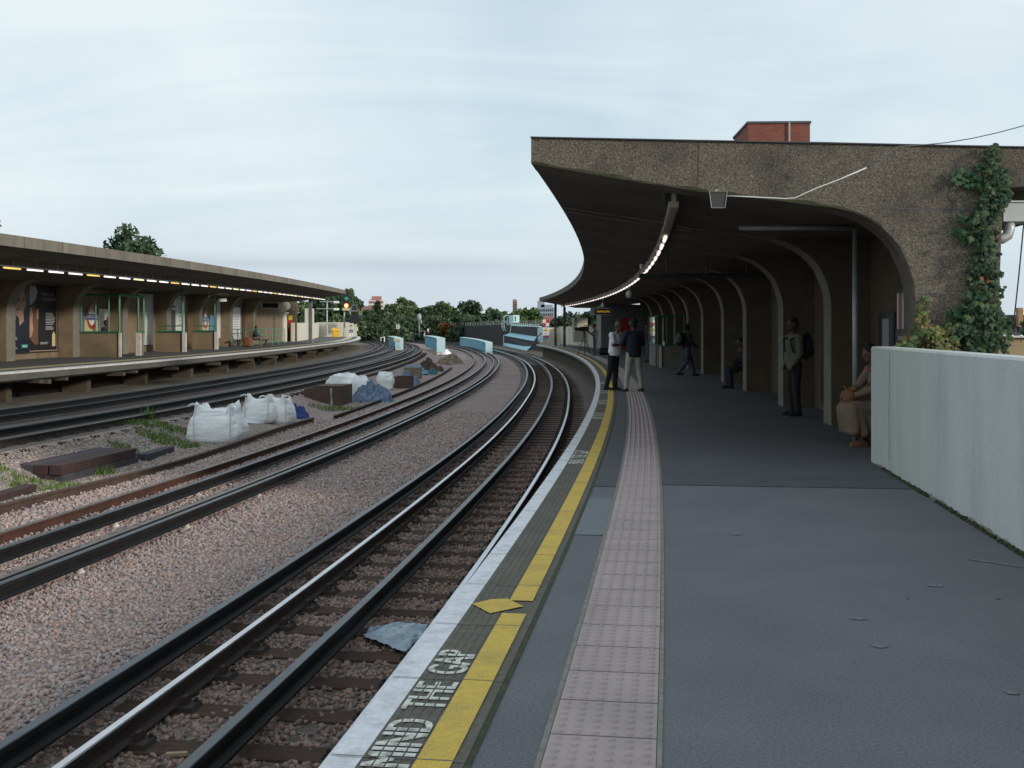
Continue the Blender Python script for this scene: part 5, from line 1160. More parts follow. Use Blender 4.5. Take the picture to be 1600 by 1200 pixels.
mb=MB(); mb.add([p(.30,-.012,H*.12),p(.40,-.012,H*.1),p(.38,-.012,H*.5),p(.42,-.012,H*.85),p(.33,-.012,H*.9),p(.35,-.012,H*.5)],[(0,1,2,3,4,5)]); mb.build('paint_smear','poster_grey',t,fix=False)
sbox(607,638,588,607,1.3,'dark open steel trough between white bag and slate blue sacking',True); sbox(631,656,573,592,.6,'brownish concrete slab block among the blue sacking',m='spoil'); pile(22,'scrap_heap','steel_box',652,692,556,580,'low dark brown heap of scrap metal before the spoil heap','scrap heap',15,.3,.7)
# stack of old timbers
def timber(cx,cy,z,L,w_,h,rz,label,m='old_wood'):
    mb=MB().box((0,0,h/2),(L,w_,h)); mb.xf((cx,cy,z),rz); o=mb.build('old_timber',m,bevel=.012); tag(o,label,'timber','stacked timbers beside the loose rail')
sl_,ol,ql=gh(48,757); sr_,orr,qr=gh(214,727)
dx,dy=qr[0]-ql[0],qr[1]-ql[1]; L0=math.hypot(dx,dy); az=math.atan2(dy,dx); nx,ny=-math.sin(az),math.cos(az)
base=min(ql[2],qr[2])-.0
tz=gz(*SO((ql[0]+qr[0])/2,(ql[1]+qr[1])/2))-.01
Lt=2.55; mx,my=(ql[0]*.5+qr[0]*.5),(ql[1]*.5+qr[1]*.5)
az2=R(62); ux,uy=math.cos(az2),math.sin(az2); vx,vy=-math.sin(az2),math.cos(az2)
Lt=(qr[0]-ql[0])*.0+2.6
ox,oy=qr[0]-.03,qr[1]
lab=['outermost right timber in the lower row of the dark timber stack','second timber from the right in the lower row of the stack','third timber from the right in the lower row of the stack','timber at the left end of the lower row of the stack','right hand timber on top of the dark timber stack','second timber from the right on top of the stack','third timber from the right on top of the stack','left hand timber on top of the dark timber stack']
# timbers run roughly along the track; their near ends face the camera
def tstack():
    a,b=gh(262/3+0,757),None
    k=0
    pr_=[(270/3,757),(190/3,753.5),(120/3,752),(66/3,748)]
    ends=[gh(x+6,y)[2] for x,y in pr_]
    far_=gh(214,724)[2]
    for row in (0,1):
        for i in range(4):
            e=ends[0]; wv=.255
            hx=far_[0]-ends[0][0]; hy=far_[1]-ends[0][1]; L=math.hypot(hx,hy); a=math.atan2(hy,hx)
            px_=-math.sin(a); py_=math.cos(a)
            sh=(i)*wv; jit=random.uniform(-.05,.09)
            cx_=e[0]+hx*.5+px_*(sh+wv/2)+math.cos(a)*jit; cy_=e[1]+hy*.5+py_*(sh+wv/2)+math.sin(a)*jit
            z0=min(gz(*SO(e[0],e[1])),gz(*SO(far_[0],far_[1])))-.02
            timber(cx_,cy_,z0+row*.178,L*(1-.02*row),wv-.014,.175,a+random.uniform(-.012,.012),lab[row*4+i],'old_wood' if (i+row)%3 else 'old_wood_grey')
    e=gh(219,722)[2]; f=gh(262,706)[2]; a=math.atan2(f[1]-e[1],f[0]-e[0]); timber((e[0]+f[0])/2,(e[1]+f[1])/2+.1,gz(*SO(e[0],e[1]))-.01,math.hypot(f[0]-e[0],f[1]-e[1]),.24,.16,a,'single timber lying past the right end of the dark timber stack','old_wood_grey')
    e=gh(-12,786)[2]; f=gh(42,770)[2]; a=math.atan2(f[1]-e[1],f[0]-e[0]); timber((e[0]+f[0])/2,(e[1]+f[1])/2,gz(*SO(e[0],e[1]))-.01,math.hypot(f[0]-e[0],f[1]-e[1])+.2,.24,.13,a,'single timber cut off by the left edge in front of the stack','old_wood')
tstack()
# grey plastic bag on the near track, wood chip
def trackbag():
    from mathutils import noise
    pts=[(566,993),(580,976),(620,973),(680,976),(668,990),(634,1014),(600,1006)]
    W=[hit(px,py,lambda s,o:z1(s)-.12)[2] for px,py in pts]; c=np.mean(np.array(W),0)
    vs=[];fs=[];rings=22;n=84
    for i in range(rings+1):
        r=i/rings
        for k in range(n):
            t=k/n*len(W); a=int(t)%len(W); f=t-int(t); e=np.array(W[a])*(1-f)+np.array(W[(a+1)%len(W)])*f
            p=c+(e-c)*r*.98; q=Vector((p[0]*7,p[1]*7,0)); h=.06*(1-r**2)+.02*noise.noise(q)*(1-r*.5)+.075*max(0,.25-abs(noise.noise(q*.55+Vector((3,1,0)))))*4*.35+.02*max(0,.2-abs(noise.noise(q*1.3)))*3
            vs.append((p[0],p[1],z1(9)-.155+max(.0,h)+.012))
    for i in range(rings):
        for k in range(n): fs.append((i*n+k,i*n+(k+1)%n,(i+1)*n+(k+1)%n,(i+1)*n+k))
    o=MB().add(vs,fs).build('plastic_sack','bag_grey',smooth=True); tag(o,'flat grey blue plastic sack lying between the rails of the near track','sack')
trackbag()
q=hit(276,1183,lambda s,o:z1(s)-.17)[2]; mb=MB().box((q[0],q[1],q[2]+.02),(.13,.035,.02),.12); tag(mb.build('wood_chip','tan_brick'),'pale splinter of wood on a sleeper at the bottom left','wood chip')
# weeds: grass tufts and a leafy weed
def tuft(px,py,n,h,r,label,leafy=False,flower=False):
    s,o,q=gh(px,py); mb=MB(); cols=[]
    for i in range(n):
        a=rng.uniform(0,6.28); d=r*math.sqrt(rng.random()); x=q[0]+d*math.cos(a)*1.3; y=q[1]+d*math.sin(a); z=gz(*SO(x,y))-.01
        hh=h*rng.uniform(.45,1.1); b=rng.uniform(0,6.28); w_=.013 if not leafy else .05; tx=rng.normal(0,.35)*hh; ty=rng.normal(0,.35)*hh
        if leafy:
            z+=hh*rng.random(); c,s_=math.cos(b)*w_,math.sin(b)*w_; mb.add([(x,y,z),(x+c-s_*.5,y+s_+c*.5,z+.03),(x+2*c,y+2*s_,z+.01),(x+c+s_*.5,y+s_-c*.5,z+.03)],[(0,1,2,3)])
        else:
            c,s_=math.cos(b)*w_,math.sin(b)*w_; mb.add([(x-c,y-s_,z),(x+c,y+s_,z),(x+tx*.4+c*.7,y+ty*.4,z+hh*.6),(x+tx*.4-c*.7,y+ty*.4,z+hh*.6),(x+tx,y+ty,z+hh)],[(0,1,2,3),(3,2,4)])
        cols.append((len(mb.v),rng.uniform(.6,1.3)))
    o=mb.build('weeds','leaf',fix=False); A=np.zeros((len(mb.v),4)); j=0
    g=np.array([.095,.165,.032]); 
    for e,k in cols: A[j:e,:3]=g*k+np.array([.03,.01,0])*(k>1.1); A[j:e,3]=1; j=e
    at_=o.data.attributes.new('tint','FLOAT_COLOR','POINT'); at_.data.foreach_set('color',A.reshape(-1).astype(np.float32)); tag(o,label,'weeds')
tuft(262,690,650,.12,.55,'long green grass growing left of the nearest bulk bag'); tuft(275,672,350,.11,.42,'green grass tuft at the back left corner of the nearest bulk bag'); tuft(235,664,260,.12,.5,'low grass patch toward the rusty third track'); tuft(196,703,160,.13,.3,'small grass tuft behind the timber stack'); tuft(20,752,220,.12,.45,'grass at the left end of the timber stack'); tuft(75,763,260,.12,.45,'sparse grass in front of the timber stack'); tuft(525,640,420,.14,.7,'green weeds at the foot of the brown steel box'); tuft(232,655,30,.4,.15,'tall dry stems near the grass left of the bulk bag')
tuft(354,690,150,.22,.13,'leafy green weed in front of the nearest bulk bag',True)
tuft(160,742,70,.24,.2,'dry weed stems growing by the loose rail')
# ------------------------------------------------------------------ bridge girders
def girder(oc,s0,s1,w_,h,label,zb=-.2):
    t=thing('bridge_girder',label,'girder',P(s0,oc(s0),z1(s0)+zb)); 
    zf=lambda s:(z1(s) if oc(s)<8 else z3(s)-.1)+zb
    mb=MB().sweep(lambda s:[(oc(s)-w_/2*.7,zf(s)),(oc(s)-w_/2*.7,zf(s)+h),(oc(s)+w_/2*.7,zf(s)+h),(oc(s)+w_/2*.7,zf(s))],rr(s0+.05,s1,2)); mb.build('web','girder_blue',t)
    mb=MB().sweep(lambda s:[(oc(s)-w_/2,zf(s)+h),(oc(s)-w_/2,zf(s)+h+.05),(oc(s)+w_/2,zf(s)+h+.05),(oc(s)+w_/2,zf(s)+h)],rr(s0,s1,2)); mb.build('flange','pale_blue',t)
    mb=MB(); x,y,_=P(s0-.02,oc(s0)); mb.box((x,y,zf(s0)+h/2),(w_*.96,.06,h),-heading(s0)); mb.build('end_plate','pale_blue',t)
    s=s0+1.6
    while s<s1:
        for sg in (1,-1):
            x,y,_=P(s,oc(s)+sg*w_*.42); mb=MB(); mb.box((x,y,zf(s)+h/2),(w_*.14,.05,h-.02),-heading(s)); mb.build('stiffener','girder_blue',t)
        s+=2.4
def xo(px0,d0,px1,d1):      # girder centre line given by two survey sightings
    s0,o0=SO((px0-800)/F*d0,d0); s1,o1=SO((px1-800)/F*d1,d1)
    return s0,s1,(lambda s:o0+(o1-o0)*(s-s0)/(s1-s0))
s0,s1,of=xo(764,111,722,146); girder(of,s0,s1,.72,1.22,'long pale blue bridge girder closest to the near track')
s0,s1,of=xo(689,108,668,132); girder(of,s0,s1,.85,1.30,'big pale blue bridge girder in the middle behind the spoil heap',-.25)
s0,s1,of=xo(624,108,611,130); girder(of,s0,s1,.80,1.25,'small pale blue bridge girder beside the far platform tracks',-.25)
# blue parapet with ledges at the end of the near platform
bp=thing('bridge_parapet','stepped blue steel bridge parapet beyond the end of the near platform','parapet',P(118,-1.6,z1(118)))
def px3(px,py,d): return at(px,py,d)
def face4(mb,a,b,c,d_,th=.15):
    vs=[px3(*a),px3(*b),px3(*c),px3(*d_)]; vs+=[(x,y+th,z) for x,y,z in vs]; mb.add(vs,[(0,1,2,3),(7,6,5,4),(0,4,5,1),(1,5,6,2),(2,6,7,3),(3,7,4,0)])
mb=MB(); face4(mb,(787,541,118),(829,547,108),(833,536,108.4),(787,524,118.4)); mb.build('lower_lattice','girder_dark',bp)
mb=MB(); face4(mb,(786,540,117.5),(823,548,107.5),(832,541,108.2),(787,535.5,118.2),.1); mb.build('lower_flange','girder_blue',bp)
mb=MB(); face4(mb,(787,524,118.3),(834,533,108.5),(839,526,110.5),(798,520,120.3),.1); mb.build('ledge','girder_blue',bp)
mb=MB(); face4(mb,(797,521,120.4),(840,527,110.6),(841,511,110.7),(799,508,120.5)); mb.build('upper_lattice','girder_dark',bp)
mb=MB(); mb.tube([px3(799,508,120.3),px3(845,511,110.4)],.09,6)
for i in range(15):
    a=px3(800+i*3,508+i*.2,120-.66*i); mb.tube([a,(a[0],a[1],a[2]+.25)],.03,4)
mb.build('top_rail','pale_blue',bp)
mb=MB(); face4(mb,(840,534,110),(848,536,108),(848,511,108),(840,512,110),.2); mb.build('end_panel','pale_blue',bp)
mb=MB(); mb.tube([px3(787,542,117.4),px3(787,524,117.4)],.05,6); mb.build('upright','pale_blue',bp); mb=MB(); mb.tube([px3(797,521,120.2),px3(799,508,120.2)],.07,6); mb.build('upright','pale_blue',bp)
mb=MB().tube([px3(824,548,107),px3(836,537,107),px3(838,528,108),px3(847,520,107.5)],.05,6); mb.build('handrail','girder_dark',bp)
lp=thing('access_platform','pale blue railed access platform standing above the stepped bridge parapet','access platform',px3(795,505,121))
mb=MB()
for a in ([(787,517,121),(784.5,511,121),(784.5,501,121),(788,501,121)],[(790,517,121),(787.5,511,121),(787.5,493.5,121),(795,493,121)],[(793,508,121),(793,496,121)],[(788,502.5,121),(793,502.5,121)]): mb.tube([px3(*q) for q in a],.055,6)
mb.build('ladder_rail','pale_blue',lp)
mb=MB(); face4(mb,(795,508,121),(802,504,120),(802,492.3,120),(795,493,121),.1); face4(mb,(802,504,120),(811.5,504,121),(811.5,492.5,121),(802,492.3,120),.1); mb.build('cage','pale_blue',lp)
mb=MB(); face4(mb,(804,502,119.8),(806.5,502,119.8),(806.5,494,119.8),(804,494,119.8),.03); mb.build('grille','grey_metal',lp)
# ------------------------------------------------------------------ lineside posts
def gpost(px,pyt,pyb,d,label,head=None,cat='post',r=.06,m='galv',name='lineside_post'):
    a=px3(px,pyb,d); b=px3(px,pyt,d); t=thing(name,label,cat,a); mb=MB().tube([a,b],r,8); mb.build('post',m,t,smooth=True)
    if head: head(t,b,d)
    return t
def h1(t,b,d):
    mb=MB(); mb.box((b[0],b[1],b[2]+.2),(.42,.25,.62)); hd=mb.build('head','white_plastic',t,bevel=.06); mb=MB()
    for dz in (.35,.08): mb.ell((b[0]+.02,b[1]-.13,b[2]+dz),(.10,.04,.10))
    mb.build('lamp','black',hd,smooth=True)
gpost(621.5,513,526,150,'slim post with a white two lamp head behind the small blue girder',h1,'signal','.06' and .06,'pole_brown','shunt_signal')
def h2(t,b,d):
    mb=MB(); mb.ell((b[0],b[1],b[2]+.35),(.30,.3,.50)); mb.box((b[0]+.25,b[1],b[2]-.3),(.18,.2,.5)); hd=mb.build('head','poster_grey',t,smooth=True)
    mb=MB(); mb.tube([(b[0]-.1,b[1],b[2]-1.5),(b[0]+.75,b[1],b[2]-1.45),(b[0]+.75,b[1],b[2]-1.9)],.05,6); mb.build('bracket','galv',t)
gpost(655,500,527,150,'grey repeater signal post with a rounded head between the girders',h2,'signal',.10,'grey_metal','repeater_signal')
gpost(669,517,523,160,'short post with a small white sign behind the middle girder',lambda t,b,d:MB().box((b[0],b[1]-.05,b[2]+.12),(.25,.06,.42)).build('sign','poster_white',t),'sign',.05,'red_paint','marker_sign')
gpost(663,521,526,152,'short pale blue post behind the left end of the middle girder',None,'post',.09,'pale_blue')
wf=thing('white_guard_rail','short white guard rail beside the small blue girder','railing',px3(597,532,135)); mb=MB()
for q in ((595,527,135,533),(600.5,526,135,534)): mb.tube([px3(q[0],q[1],q[2]),px3(q[0],q[3],q[2])],.08 if q[0]>599 else .05,6)
mb.tube([px3(595,527.5,135),px3(600.5,526.8,135)],.05,6); mb.build('rails','white_plastic',wf)
x,y,z=px3(622.5,541,106); tc_=thing('trackside_cabinet','small pale green trackside cabinet with a brown lid by the small girder','cabinet',(x,y,z)); mb=MB(); zt=px3(0,533,106)[2]; mb.box((x,y,(z+zt)/2-.1),(.34,.4,zt-z+.2)); mb.build('body','pale_blue',tc_,bevel=.015)
mb=MB(); mb.box((x-.12,y,zt+.1),(.62,.5,.26)); mb.build('lid','poster_cream',tc_,bevel=.02)
# ------------------------------------------------------------------ background: fences, trees, buildings
def fence(ofn,s0,s1,h,label,zf,pitch=.34,m='dark_metal',pm='galv'):
    t=thing('palisade_fence',label,'fence',P((s0+s1)/2,ofn((s0+s1)/2),zf(s0))); s=s0; mb=MB()
    while s<s1:
        x,y,_=P(s,ofn(s)); z=zf(s); a=-heading(s)
        mb.box((x,y,z+h/2),(.10,.03,h),a+R(90)); mb.add([(x-.03,y-.04,z+h),(x+.03,y+.04,z+h),(x,y,z+h+.16)],[(0,1,2)]); s+=pitch
    mb.build('pales',pm,t,fix=False)
    mb=MB()
    for q in (.25,.8): mb.sweep(lambda s:[(ofn(s)+.03,zf(s)+h*q),(ofn(s)+.03,zf(s)+h*q+.08),(ofn(s)+.07,zf(s)+h*q+.08),(ofn(s)+.07,zf(s)+h*q)],rr(s0,s1,4))
    mb.build('rail',m,t)
    return t
fence(lambda s:-4.2,196,330,1.45,'long low palisade fence running behind the tracks in front of the trees',lambda s:z1(s)-.1,.5)
fence(lambda s:-4.0,176,197,3.0,'tall dark fence panels beside the end of the dark parapet wall',lambda s:z1(s)-.3,.62,'dark_metal','dark_metal')
dw=thing('dark_parapet_wall','tall dark steel bridge parapet wall topped with spikes behind the long blue girder','wall',P(150,-2.9,z1(150)))
mb=MB().sweep(lambda s:[(-2.9,z1(s)-.5),(-2.9,z1(s)+2.75-.4*sm(140,185,s)),(-3.2,z1(s)+2.75-.4*sm(140,185,s)),(-3.2,z1(s)-.5)],rr(118,184,2)); mb.build('wall','girder_dark',dw)
mb=MB(); s=118.5
while s<184:
    x,y,_=P(s,-3.0); z=z1(s)+2.75-.4*sm(140,185,s); mb.box((x,y,z+.28),(.12,.05,.56),-heading(s)+R(90),taper=.7); s+=1.05
mb.build('spikes','grey_metal',dw,fix=False)
def leafcloud(name,cents,rads,n,leaf,cols,parent,flat=.9,seed=0,droop=0):
    g=np.random.default_rng(seed); C=np.array(cents,float); Rr=np.array(rads,float)
    wgt=(Rr**2); wgt/=wgt.sum(); idx=g.choice(len(C),n,p=wgt)
    v=g.normal(size=(n,3)); v/=np.linalg.norm(v,axis=1)[:,None]; rad=g.random(n)**.45
    p=C[idx]+v*Rr[idx][:,None]*rad[:,None]*np.array([1,1,flat])
    a=g.normal(size=(n,3)); a/=np.linalg.norm(a,axis=1)[:,None]; b=np.cross(a,g.normal(size=(n,3))); b/=np.linalg.norm(b,axis=1)[:,None]
    sz=(leaf*g.uniform(.55,1.25,n))[:,None]
    q=np.stack([p-a*sz,p+b*sz*.55,p+a*sz,p-b*sz*.55],1).reshape(-1,3)
    me=bpy.data.meshes.new(name); me.vertices.add(4*n); me.vertices.foreach_set('co',q.reshape(-1).astype(np.float32)); me.loops.add(4*n); me.loops.foreach_set('vertex_index',np.arange(4*n,dtype=np.int32))
    me.polygons.add(n); me.polygons.foreach_set('loop_start',np.arange(0,4*n,4,dtype=np.int32)); me.polygons.foreach_set('loop_total',np.full(n,4,dtype=np.int32))
    cc=np.array(cols)[g.integers(0,len(cols),len(C))][idx]*g.uniform(.65,1.35,(n,1)); cc=np.repeat(np.concatenate([cc,np.ones((n,1))],1),4,0)
    at_=me.attributes.new('tint','FLOAT_COLOR','POINT'); at_.data.foreach_set('color',cc.reshape(-1).astype(np.float32)); me.materials.append(M['leaf']); me.update()
    o=bpy.data.objects.new(name,me); COL.objects.link(o); o.parent=parent
    if parent: shift(o,parent)
    return o
GR=[(.085,.125,.055),(.070,.108,.050),(.105,.140,.058),(.062,.094,.048)]
DK=[(.046,.080,.042),(.040,.068,.038),(.058,.092,.047)]
BR=[(.075,.125,.04),(.06,.11,.04),(.09,.13,.045)]
AU=[(.16,.075,.025),(.12,.07,.03),(.09,.08,.03)]
def tree(label,px,yt,hw,d,cols,zb=-5.5,n=2600,seed=0,form='round',leaf=.42,group=None,blobs=34,name='tree',sparse=1.0):
    x=(px-800)/F*d; zt=EYE+(HY-yt)/F*d; r=hw/F*d; H=zt-zb; g=np.random.default_rng(seed+100)
    t=thing(name,label,'tree',(x,d,zb),0,group)
    rv=min(H*.49,max(1.15*r,(zt-.5)*.5+1.2)) if form!='bush' else H*.47
    cents=[];rads=[]; cz=zt-rv; nb_=blobs
    for k in range(nb_):
        v=g.normal(size=3); v/=np.linalg.norm(v); q=v*g.uniform(.55,.88)
        if form=='tall': sq=1-.45*max(-.2,q[2])
        elif form=='bush': sq=1.1 if q[2]<.1 else .95
        else: sq=1
        br=r*g.uniform(.22,.36)
        cents.append((x+q[0]*r*sq,d+q[1]*r*.9*sq,cz+q[2]*rv*1.02)); rads.append(br)
    cents.append((x+g.uniform(-.2,.2)*r,d,zt-r*.26)); rads.append(r*.28)
    for k in range(3): cents.append((x+g.uniform(-.5,.5)*r,d-.3*r,cz-.2*rv)); rads.append(r*.5)
    leafcloud('crown',cents,rads,int(n*sparse),leaf,cols,t,seed=seed)
    mb=MB(); mb.tube([(x,d,zb-1),(x+.05*r,d,zb+H*.3),(x-.03*r,d,min(zb+H*.6,zt-.9*r))],[.05*r+.14,.04*r+.1,.05],8)
    for k in range(0,len(cents),2):
        c=cents[k]; b_=zb+(cz-zb)*.8; mb.tube([(x,d,b_),((x+c[0])/2,(d+c[1])/2,(b_+c[2])/2+.2),c],[.09,.06,.02],5)
    mb.build('trunk','bark',t,smooth=True,fix=False)
    return t
T=[(470,470,20,150,GR,'bush'),(500,462,22,165,DK,'round'),(522,458,20,150,GR,'tall'),(541,451,15,150,GR,'tall'),(556,464,16,165,DK,'round'),(572,484,16,190,GR,'bush'),(589,471,6,170,DK,'tall'),(598,487,18,190,GR,'bush'),(612,476,16,200,GR,'round'),(628,464,17,195,GR,'tall'),(642,470,14,205,GR,'round'),(655,482,16,200,DK,'bush'),(668,478,16,210,BR,'bush'),(690,470,20,200,GR,'round'),(708,480,12,215,DK,'tall'),(727,473,10,190,DK,'tall'),(744,468,24,185,DK,'round'),(764,480,16,200,GR,'bush'),(784,486,16,235,GR,'bush'),(802,488,14,240,AU[2:]+GR,'bush'),(824,481,18,215,BR,'round'),(842,494,14,230,DK,'bush'),(866,500,22,170,GR,'bush'),(890,486,22,150,DK,'round'),(912,492,20,140,BR,'bush'),(934,484,20,135,DK,'round'),(700,505,14,180,AU+GR[:2],'bush'),(640,492,26,185,DK,'bush'),(680,494,26,188,GR,'bush'),(604,496,26,180,GR,'bush'),(560,496,22,160,DK,'bush'),(740,494,22,176,DK,'bush')]
lab={0:'green tree showing left of the square pier of the far cream wall',1:'dark tree behind the grey canopy post of the far platform',2:'green tree between the two square piers of the far cream wall',3:'tall tree just behind the amber red railway signal',4:'dark rounded tree sloping down to the right of the railway signal',5:'low bush below the red roof left of the white and red flats',6:'slim dark conifer in front of the white and red flats',7:'low bushy tree under the white and red flats',8:'round tree just right of the white and red flats',9:'tallest pointed tree right of the white and red flats',10:'round tree left of the grey repeater signal',11:'dark bush directly behind the grey repeater signal head',12:'bright green bush right of the grey repeater signal',13:'rounded tree above the middle blue girder',14:'slim dark treetop left of the big dark round tree',15:'narrow dark tree touching the big dark round tree',16:'big dark round tree above the left end of the dark parapet wall',17:'bushy tree right of the big dark round tree',18:'low tree behind the spiked wall left of the brown tower',19:'browning bush at the foot of the brown tower',20:'bright green round tree right of the brown tower',21:'dark bush in front of the grey office block',22:'bush behind the red and white chequered marker',23:'dark tree between the two brown canopy posts',24:'light green bush behind the far cream pier',25:'dark tree under the canopy right of the cream pier',26:'orange brown autumn bush beside the tall dark fence panels',27:'dark hedge like shrub behind the low palisade fence below the tallest pointed tree',28:'green shrub behind the low palisade fence below the rounded tree',29:'green shrub behind the low palisade fence below the flats',30:'dark shrub behind the hooded monitor box',31:'dark shrub behind the junction of fence and dark wall'}
for i,(px,yt,hw,d,c,f) in enumerate(T): tree(lab[i],px,yt,hw*1.75,d,c,zb=-5.5 if d>140 else -3,n=6500,seed=i,form=f,leaf=.30+.0005*d)
tree('large round dark green tree rising behind the far canopy roof',212,349,74,100,DK+[(.05,.075,.03)],zb=-2,n=15000,seed=60,form='round',leaf=.26,blobs=44)
tree('orange brown autumn tree at the left picture edge above the far canopy',-22,338,44,95,AU,zb=-1,n=9000,seed=61,form='round',leaf=.28)
def bld_(label,px0,px1,yt,d,name,cat,m,zb=-8,depth=12,rz=0):
    a=(px0-800)/F*d;b=(px1-800)/F*d;zt=EYE+(HY-yt)/F*d; t=thing(name,label,cat,((a+b)/2,d,zb)); mb=MB(); mb.box(((a+b)/2,d+depth/2,(zb+zt)/2),(b-a,depth,zt-zb),rz); mb.build('wall',m,t); return t,a,b,zt
def wins(t,a,b,y,z0,z1_,nx,nz,m='window_dark',fx=.6,fz=.55):
    pn=Panel((a,y-.12,z0),(1,0,0),(0,0,1)); W=(b-a)/nx;H=(z1_-z0)/nz
    for j in range(nz):
        for i in range(nx):
            mb=MB(); pn.rect(mb,W*(i+.5-fx/2),H*(j+.5-fz/2),W*(i+.5+fx/2),H*(j+.5+fz/2),0,0,.05); mb.build('window',m,t)
t,a,b,zt=bld_('white block of flats with red balcony bands above the trees',576,599,469,520,'block_of_flats','building','flats_white',depth=16)
for k,(y0_,y1_) in enumerate(((470.5,473.5),(477,479.5))):
    z0=EYE+(HY-y1_)/F*520; z1_=EYE+(HY-y0_)/F*520
    for u0,u1 in ((0,.4),(.5,1)): mb=MB(); pn=Panel((a,519.6,z0),(1,0,0),(0,0,1)); pn.rect(mb,(b-a)*u0,0,(b-a)*u1,z1_-z0,0,0,.3); mb.build('balcony','flats_red',t)
    wins(t,a,b,519.8,z0-2.0,z0-.8,6,1)
mb=MB(); q=at(587,467,522); mb.box((q[0],q[1]+4,q[2]),(4.2,4,2.6)); mb.build('roof_hut','flats_red',t)
mb=MB(); q=at(580,468.5,522); mb.box((q[0],q[1]+4,q[2]+.0),(3,3,1.0)); mb.build('parapet','flats_white',t)
t,a,b,zt=bld_('tall slim brown residential tower with a rounded top',801,808.2,470,640,'tower_block','building','brick_tower',depth=3)
mb=MB(); mb.loft([(((a+b)/2,641.5,zt-.2),(b-a)/2,1.5),(((a+b)/2,641.5,zt+.5),(b-a)/2*.9,1.4),(((a+b)/2,641.5,zt+.9),(b-a)/2*.6,1.0)],16); mb.build('cap','brick_tower',t)
wins(t,a+.3,b-.3,640,zt-6.5,zt-.5,3,6)
t,a,b,zt=bld_('grey blue office block with a stepped roof left of the near canopy end',837,866,480,560,'office_block','building','office_grey',depth=30)
mb=MB(); p=at(846,476,562); mb.box((p[0],p[1]+8,p[2]-.5),(3.4,8,5)); mb.build('roof_plant','office_grey',t)
mb=MB(); p=at(855,478.2,562); mb.box((p[0],p[1]+8,p[2]-.3),(6,8,2.2)); mb.build('upper_storey','office_grey',t)
wins(t,a+.5,b-.5,560,zt-9,zt-.5,9,4)
t,a,b,zt=bld_('house with a red tiled roof low among the trees left of the flats',560,582,489,260,'house','house','brick_tower',depth=8)
mb=MB(); x0,x1=a-.4,b+.4; mb.add([(x0,259.5,zt),(x1,259.5,zt),(x1,268.5,zt),(x0,268.5,zt),(x0+1,264,zt+1.7),(x1-1,264,zt+1.7)],[(0,1,5,4),(1,2,5),(2,3,4,5),(3,0,4)]); mb.build('roof','roof_red',t); wins(t,a,b,260,zt-2,zt-.3,3,1)
t,a,b,zt=bld_('house with a dark red roof behind the red and white chequered marker',848,872,506,200,'house','house','brick_tower',depth=7)
mb=MB(); x0,x1=a-.3,b+.3; mb.add([(x0,199.5,zt),(x1,199.5,zt),(x1,207.5,zt),(x0,207.5,zt),(x0+.6,203.5,zt+1.4),(x1-.6,203.5,zt+1.4)],[(0,1,5,4),(1,2,5),(2,3,4,5),(3,0,4)]); mb.build('roof','roof_red',t); wins(t,a,b,200,zt-1.6,zt-.2,3,1)
# to the right behind the parapet wall
t,a,b,zt=bld_('long tan brick building with a white parapet line beyond the ivy','' and 0 or 1555,1720,527,70,'tan_building','building','tan_brick',zb=-8,depth=10)
mb=MB(); mb.box(((a+b)/2,70,zt+.04),(b-a+.2,.6,.12)); mb.build('coping','white_far',t); wins(t,a+.5,b,70,zt-3.0,zt-1.0,7,1)
t2,a,b,zt=bld_('small pale rooftop hut with a white edge beside the ivy',1557,1573,520,72,'rooftop_hut','hut','cream_plain',zb=.5,depth=3)
for i,px in enumerate((1553.5,1574,1581.5,1595.5)):
    q=at(px,525.5,69); t=thing('globe_lamp',['white globe lamp nearest the ivy on the tan building','white globe lamp beside the pale rooftop hut','third white globe lamp from the ivy on the tan building','white globe lamp farthest right on the tan building'][i],'lamp',q); mb=MB(); mb.ell((q[0],q[1],q[2]+.02),(.075,.075,.085)); mb.build('globe','lens_white',t,smooth=True); mb=MB(); mb.tube([(q[0],q[1],q[2]-.4),q],.02,6); mb.build('stem','dark_metal',t)
t,a,b,zt=bld_('dark slate building with a tan chimney stack far to the right',1576,1640,492,120,'slate_building','building','slate',depth=8)
mb=MB(); p=at(1593,481,119.5); mb.box((p[0],p[1],p[2]-1),(.5,.6,2.0)); mb.box((p[0],p[1],p[2]-.35),(.58,.68,.1)); mb.build('chimney','chimney_tan',t)
wins(t,a,b,120,zt-2.2,zt-.6,5,1)
tree('green tree behind the tan building right of the ivy',1575,498,14,88,GR,zb=-6,n=2600,seed=71,form='bush',leaf=.3); tree('dark tree at the right picture edge behind the tan building',1603,503,14,85,DK,zb=-6,n=2600,seed=72,form='bush',leaf=.3)
